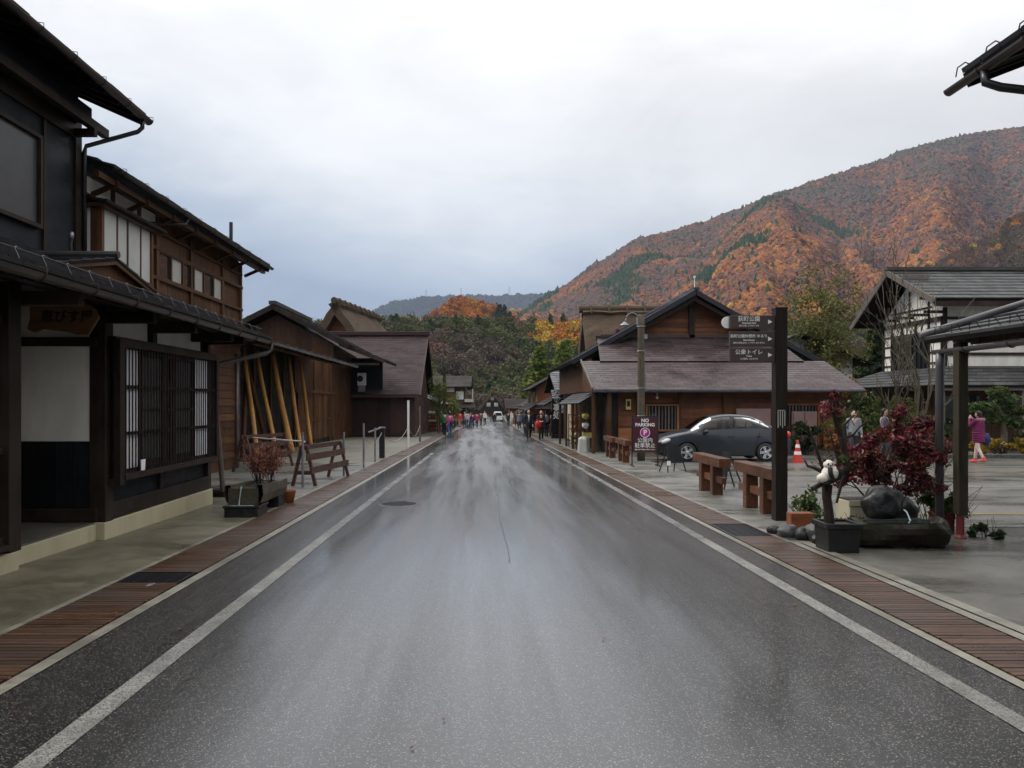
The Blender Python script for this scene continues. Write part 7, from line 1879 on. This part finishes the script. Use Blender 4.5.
bare = crown_proto('bare', 'bare', WB, 170); leafy = [crown_proto('leafy%d' % i, 'leafy', WB, 380) for i in range(2)]; cone = crown_proto('cone', 'cone', WB, 260); far_lump = crown_proto('farlump', 'lump', WF)
scatter('spur_forest', 'bare brown and rust woods on the nearer right hand spur', pts[::2], bare); scatter('spur_forest', 'leafy rust coloured woods on the nearer right hand spur', pts[1::2], leafy[0])
pts = []
for _ in range(16000):
    a = random.uniform(-0.30, 0.17); D = random.uniform(3050, 4330); pts.append((a*D, D, far_z(a,D)+10*fbm(a*60,D*0.002,1,3)-3, random.uniform(16,26), max(0,min(1,0.04+0.06*fbm(a*30,D*0.003,1,3)+random.gauss(0,0.03)))))
scatter('far_forest', 'hazy blue woods on the distant range', pts, far_lump)
pts = []
for _ in range(2500):
    a = random.uniform(-0.25, 0.12); D = random.uniform(1400, 1810); pts.append((a*D, D, val_z(a,D)-2, random.uniform(7,12), max(0,min(1,0.68+0.25*random.random()+0.1*fbm(a*40,D*0.01,1,2)))))
scatter('valley_forest', 'pale orange woods on the low ridge in the valley', pts, lumps[1])
A_, B_, C_, D_ = [], [], [], []
for _ in range(6500):
    x = random.uniform(-150, 210); y = random.uniform(240, 345) if random.random() < 0.5 else random.uniform(420, 700)
    if y > 400:
        if x < -150 or x > 90: continue
        if bank_z(x,y) < 34: continue
    z = bank_z(x, y)
    if y < 345:
        if 325 < y < 345 and random.random() < 0.6: continue
        n1 = fbm(x*0.02, y*0.03, 1, 3); tn = 0.38+0.36*n1+random.gauss(0,0.04)
        g_ = mn.noise(Vector((x*0.045+5, y*0.04, 2)))
        if g_ > 0.05: tn = random.uniform(0.10,0.24) if random.random() < 0.3 else random.uniform(0.26,0.36)
        if (x-32)**2+((y-310)*1.2)**2 < 14**2 or (x-45)**2+((y-330))**2 < 9**2: tn = random.uniform(0.75,1.0)
        s_ = random.uniform(6,10); (A_ if random.random() < 0.15 else B_ if tn > 0.25 else C_).append((x,y,z-0.3,s_,max(0,min(1,tn))))
    else:
        n1 = fbm(x*0.03, y*0.03, 1, 3); tn = 0.76+0.10*n1+random.gauss(0,0.06); s_ = random.uniform(8,12)
        top_ = 1 if z > 74 else 0
        if top_ and random.random() < 0.5: tn = random.uniform(0.10,0.3)
        if x > 6: tn = random.uniform(0.02,0.16) if random.random() < 0.7 else tn
        if x < -55: tn = random.uniform(0.05,0.22)
        (C_ if tn < 0.22 else B_).append((x,y,z-0.5,s_,max(0,min(1,tn))))
scatter('bank_forest', 'bare brown woods on the slope below the terrace', A_, bare); scatter('bank_forest', 'orange and olive leafy woods on the terrace slope and small hill', B_, leafy[0]); scatter('bank_forest', 'dark green conifers on the terrace slope and small hill', C_, cone)
# belt of trees at the foot, hiding where the slope meets the fields
F1, F2 = [], []
for _ in range(900):
    x = random.uniform(-170, 230); y = random.uniform(215, 246)
    if -9 < x < 9: continue
    tn = 0.35+0.25*fbm(x*0.03,y*0.03,1,3)+random.gauss(0,0.1)
    (F1 if random.random() < 0.5 else F2).append((x,y,-2.5,random.uniform(5,9),max(0,min(1,tn))))
scatter('valley_trees', 'mixed brown trees at the foot of the terrace', F1, bare); scatter('valley_trees', 'mixed olive and green trees at the foot of the terrace', F2, leafy[1])
# guard rail and building on the terrace
gr = thing('guard_rail', 'long white guard rail along the terrace edge above the village', 'rail', (0,333,bank_z(0,333)))
mb = MB(); xs_ = list(range(-90, 60, 5))
for a, b in zip(xs_[:-1], xs_[1:]):
    za, zb = max(bank_z(a,333),29)+1.3, max(bank_z(b,333),29)+1.3
    if random.random() < 0.8: mb.beam((a,332,za),(b,332,zb),0.1,0.4)
mb.build('rail', M['white_paint'], gr)
mb = MB()
for a in xs_: mb.box(a-0.08,a+0.08,332.1,332.3,max(bank_z(a,333),28),max(bank_z(a,333),29)+1.2)
mb.build('post', M['metal_grey'], gr)
bl = thing('terrace_building', 'long low white roofed building on the terrace in front of the mountain', 'building', (27,352,bank_z(27,352)))
bz = bank_z(27,352); mb = MB(); mb.box(18,36,350,360,bz-1,bz+3.4); mb.box(37,42,350,360,bz-1,bz+5.0); mb.build('wall', M['plaster'], bl)
mb = MB(); mb.prism([(17,348.5,bz+4.2),(37,348.5,bz+4.2),(37,348.5,bz+4.6),(17,348.5,bz+4.6)],(0,13,1.6)); mb.build('roof', M['metal_grey'], bl)
for k in range(7):
    mb = MB(); mb.box(18.6+k*2.5,20.4+k*2.5,349.85,350,bz+0.6,bz+2.6); mb.build('window', M['dark_glass'], bl)
# pylons on the far range
for i, a in enumerate((-0.166,-0.075,-0.03,0.033)):
    D = 4300; x = a*D; z = far_z(a, D); t = tag(None, None) if False else None
    mb = MB()
    for s_ in (-1,1): mb.beam((x+s_*5,D,z-5),(x+s_*0.8,D,z+58),0.9,0.9)
    for k in range(5): w_ = 5-4.2*k/5; mb.beam((x-w_,D,z+k*11),(x+w_*0.85,D,z+(k+1)*11),0.6,0.6); mb.beam((x+w_,D,z+k*11),(x-w_*0.85,D,z+(k+1)*11),0.6,0.6)
    for zz in (38,47,56): mb.beam((x-8,D,z+zz),(x+8,D,z+zz),0.7,0.7)
    tag(mb.build('pylon', M['metal_grey'], loc=(x,D,z)), ('faint lattice pylon at the left end of the far blue range','faint lattice pylon above the left flank of the orange hill','faint lattice pylon above the right flank of the orange hill','faint lattice pylon nearest the big mountain slope')[i], 'pylon')
# fallen leaves on the wet road and deck
mb = MB()
for _ in range(60):
    x = random.choice((random.uniform(-3.3,-2.0), random.uniform(2.4,3.6), random.uniform(-2,2.6), random.uniform(3.9,6.5))); y = 3 + 20*random.random()**1.4
    a = random.uniform(0,6.28); s_ = random.uniform(0.012,0.028); z = G(y)+ (0.024 if (-3.4 < x < -2.7 or 3.05 < x < 3.9) else 0.008)
    c, s = math.cos(a)*s_, math.sin(a)*s_; mb.add([(x-c,y-s,z),(x+s*0.6,y-c*0.6,z+0.006),(x+c,y+s,z+0.002),(x-s*0.6,y+c*0.6,z+0.004)],[(0,1,2),(0,2,3)])
tag(mb.build('fallen_leaves', M['leaf_rust']), 'scattered small fallen autumn leaves on the wet ground', kind='stuff')
# valley air
mb = MB(); mb.box(-5200,5200,-70,5000,-8,790)
hz = mb.build('haze', plain('haze_surface', (1,1,1))); m_, nt, bs = newmat('haze'); nt.nodes.remove(bs)
pv = N(nt,'ShaderNodeVolumePrincipled'); pv.inputs['Density'].default_value = 0.00008; pv.inputs['Color'].default_value = (0.68,0.80,1.0,1); nt.links.new(pv.outputs[0], nt.nodes['Material Output'].inputs['Volume'])
hz.data.materials.clear(); hz.data.materials.append(m_); hz['kind'] = 'stuff'; hz['label'] = 'thin bluish valley haze'
# ------------------------------------------------------------------ sky, light, camera
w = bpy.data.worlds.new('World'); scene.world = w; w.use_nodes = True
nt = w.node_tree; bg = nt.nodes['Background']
sky = N(nt, 'ShaderNodeTexSky'); sky.sky_type = 'NISHITA'; sky.sun_disc = False
sky.sun_elevation = R(42); sky.sun_rotation = R(-62)
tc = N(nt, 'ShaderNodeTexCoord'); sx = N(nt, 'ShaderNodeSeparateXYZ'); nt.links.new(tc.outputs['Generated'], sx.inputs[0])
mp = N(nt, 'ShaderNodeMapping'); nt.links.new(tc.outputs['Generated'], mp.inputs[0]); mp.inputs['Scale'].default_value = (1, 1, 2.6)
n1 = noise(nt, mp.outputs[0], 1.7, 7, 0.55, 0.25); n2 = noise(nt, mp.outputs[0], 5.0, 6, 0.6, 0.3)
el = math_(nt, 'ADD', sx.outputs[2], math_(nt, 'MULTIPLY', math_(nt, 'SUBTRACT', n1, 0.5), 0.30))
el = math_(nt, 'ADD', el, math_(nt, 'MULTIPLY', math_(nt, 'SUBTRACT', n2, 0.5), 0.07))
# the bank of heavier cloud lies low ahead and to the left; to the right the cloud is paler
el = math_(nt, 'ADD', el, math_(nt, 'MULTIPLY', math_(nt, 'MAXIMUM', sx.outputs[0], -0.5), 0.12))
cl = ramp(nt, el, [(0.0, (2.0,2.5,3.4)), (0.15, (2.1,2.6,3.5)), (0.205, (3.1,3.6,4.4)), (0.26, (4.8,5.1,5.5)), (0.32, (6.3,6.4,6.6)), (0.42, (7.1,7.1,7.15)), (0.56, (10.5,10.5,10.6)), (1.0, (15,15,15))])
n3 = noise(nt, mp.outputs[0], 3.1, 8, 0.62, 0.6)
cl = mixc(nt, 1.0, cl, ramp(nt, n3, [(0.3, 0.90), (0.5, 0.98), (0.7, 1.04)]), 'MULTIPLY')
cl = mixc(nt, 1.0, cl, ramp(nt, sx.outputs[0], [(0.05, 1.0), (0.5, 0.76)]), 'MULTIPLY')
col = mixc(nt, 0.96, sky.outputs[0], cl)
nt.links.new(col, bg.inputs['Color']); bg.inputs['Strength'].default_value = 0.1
sl = bpy.data.lights.new('sun', 'SUN'); sl.energy = 1.3; sl.angle = R(20); sl.color = (1.0, 0.96, 0.90)
so = bpy.data.objects.new('sun', sl); COL.objects.link(so)
d = Vector((-math.sin(R(62))*math.cos(R(42)), math.cos(R(62))*math.cos(R(42)), math.sin(R(42))))
so.rotation_euler = d.to_track_quat('Z', 'Y').to_euler(); so.location = (0, 0, 60)
cam = bpy.data.cameras.new('camera'); co = bpy.data.objects.new('camera', cam); COL.objects.link(co)
co.location = (0, 0, 1.55); co.rotation_euler = (R(90), 0, 0); cam.shift_x = 28/1024; cam.shift_y = 18/1024; cam.lens = 770/1024*36; cam.sensor_width = 36
cam.clip_end = 20000; cam.clip_start = 0.05
scene.camera = co
scene.view_settings.view_transform = 'Standard'; scene.view_settings.look = 'None'; scene.view_settings.gamma = 1
scene.view_settings.exposure = 0.66; scene.view_settings.use_curve_mapping = False
scene.render.resolution_x = 1024; scene.render.resolution_y = 768
scene.cycles.use_denoising = True
scene.cycles.max_bounces = 6; scene.cycles.diffuse_bounces = 3; scene.cycles.glossy_bounces = 3; scene.cycles.transparent_max_bounces = 8; scene.cycles.volume_bounces = 0
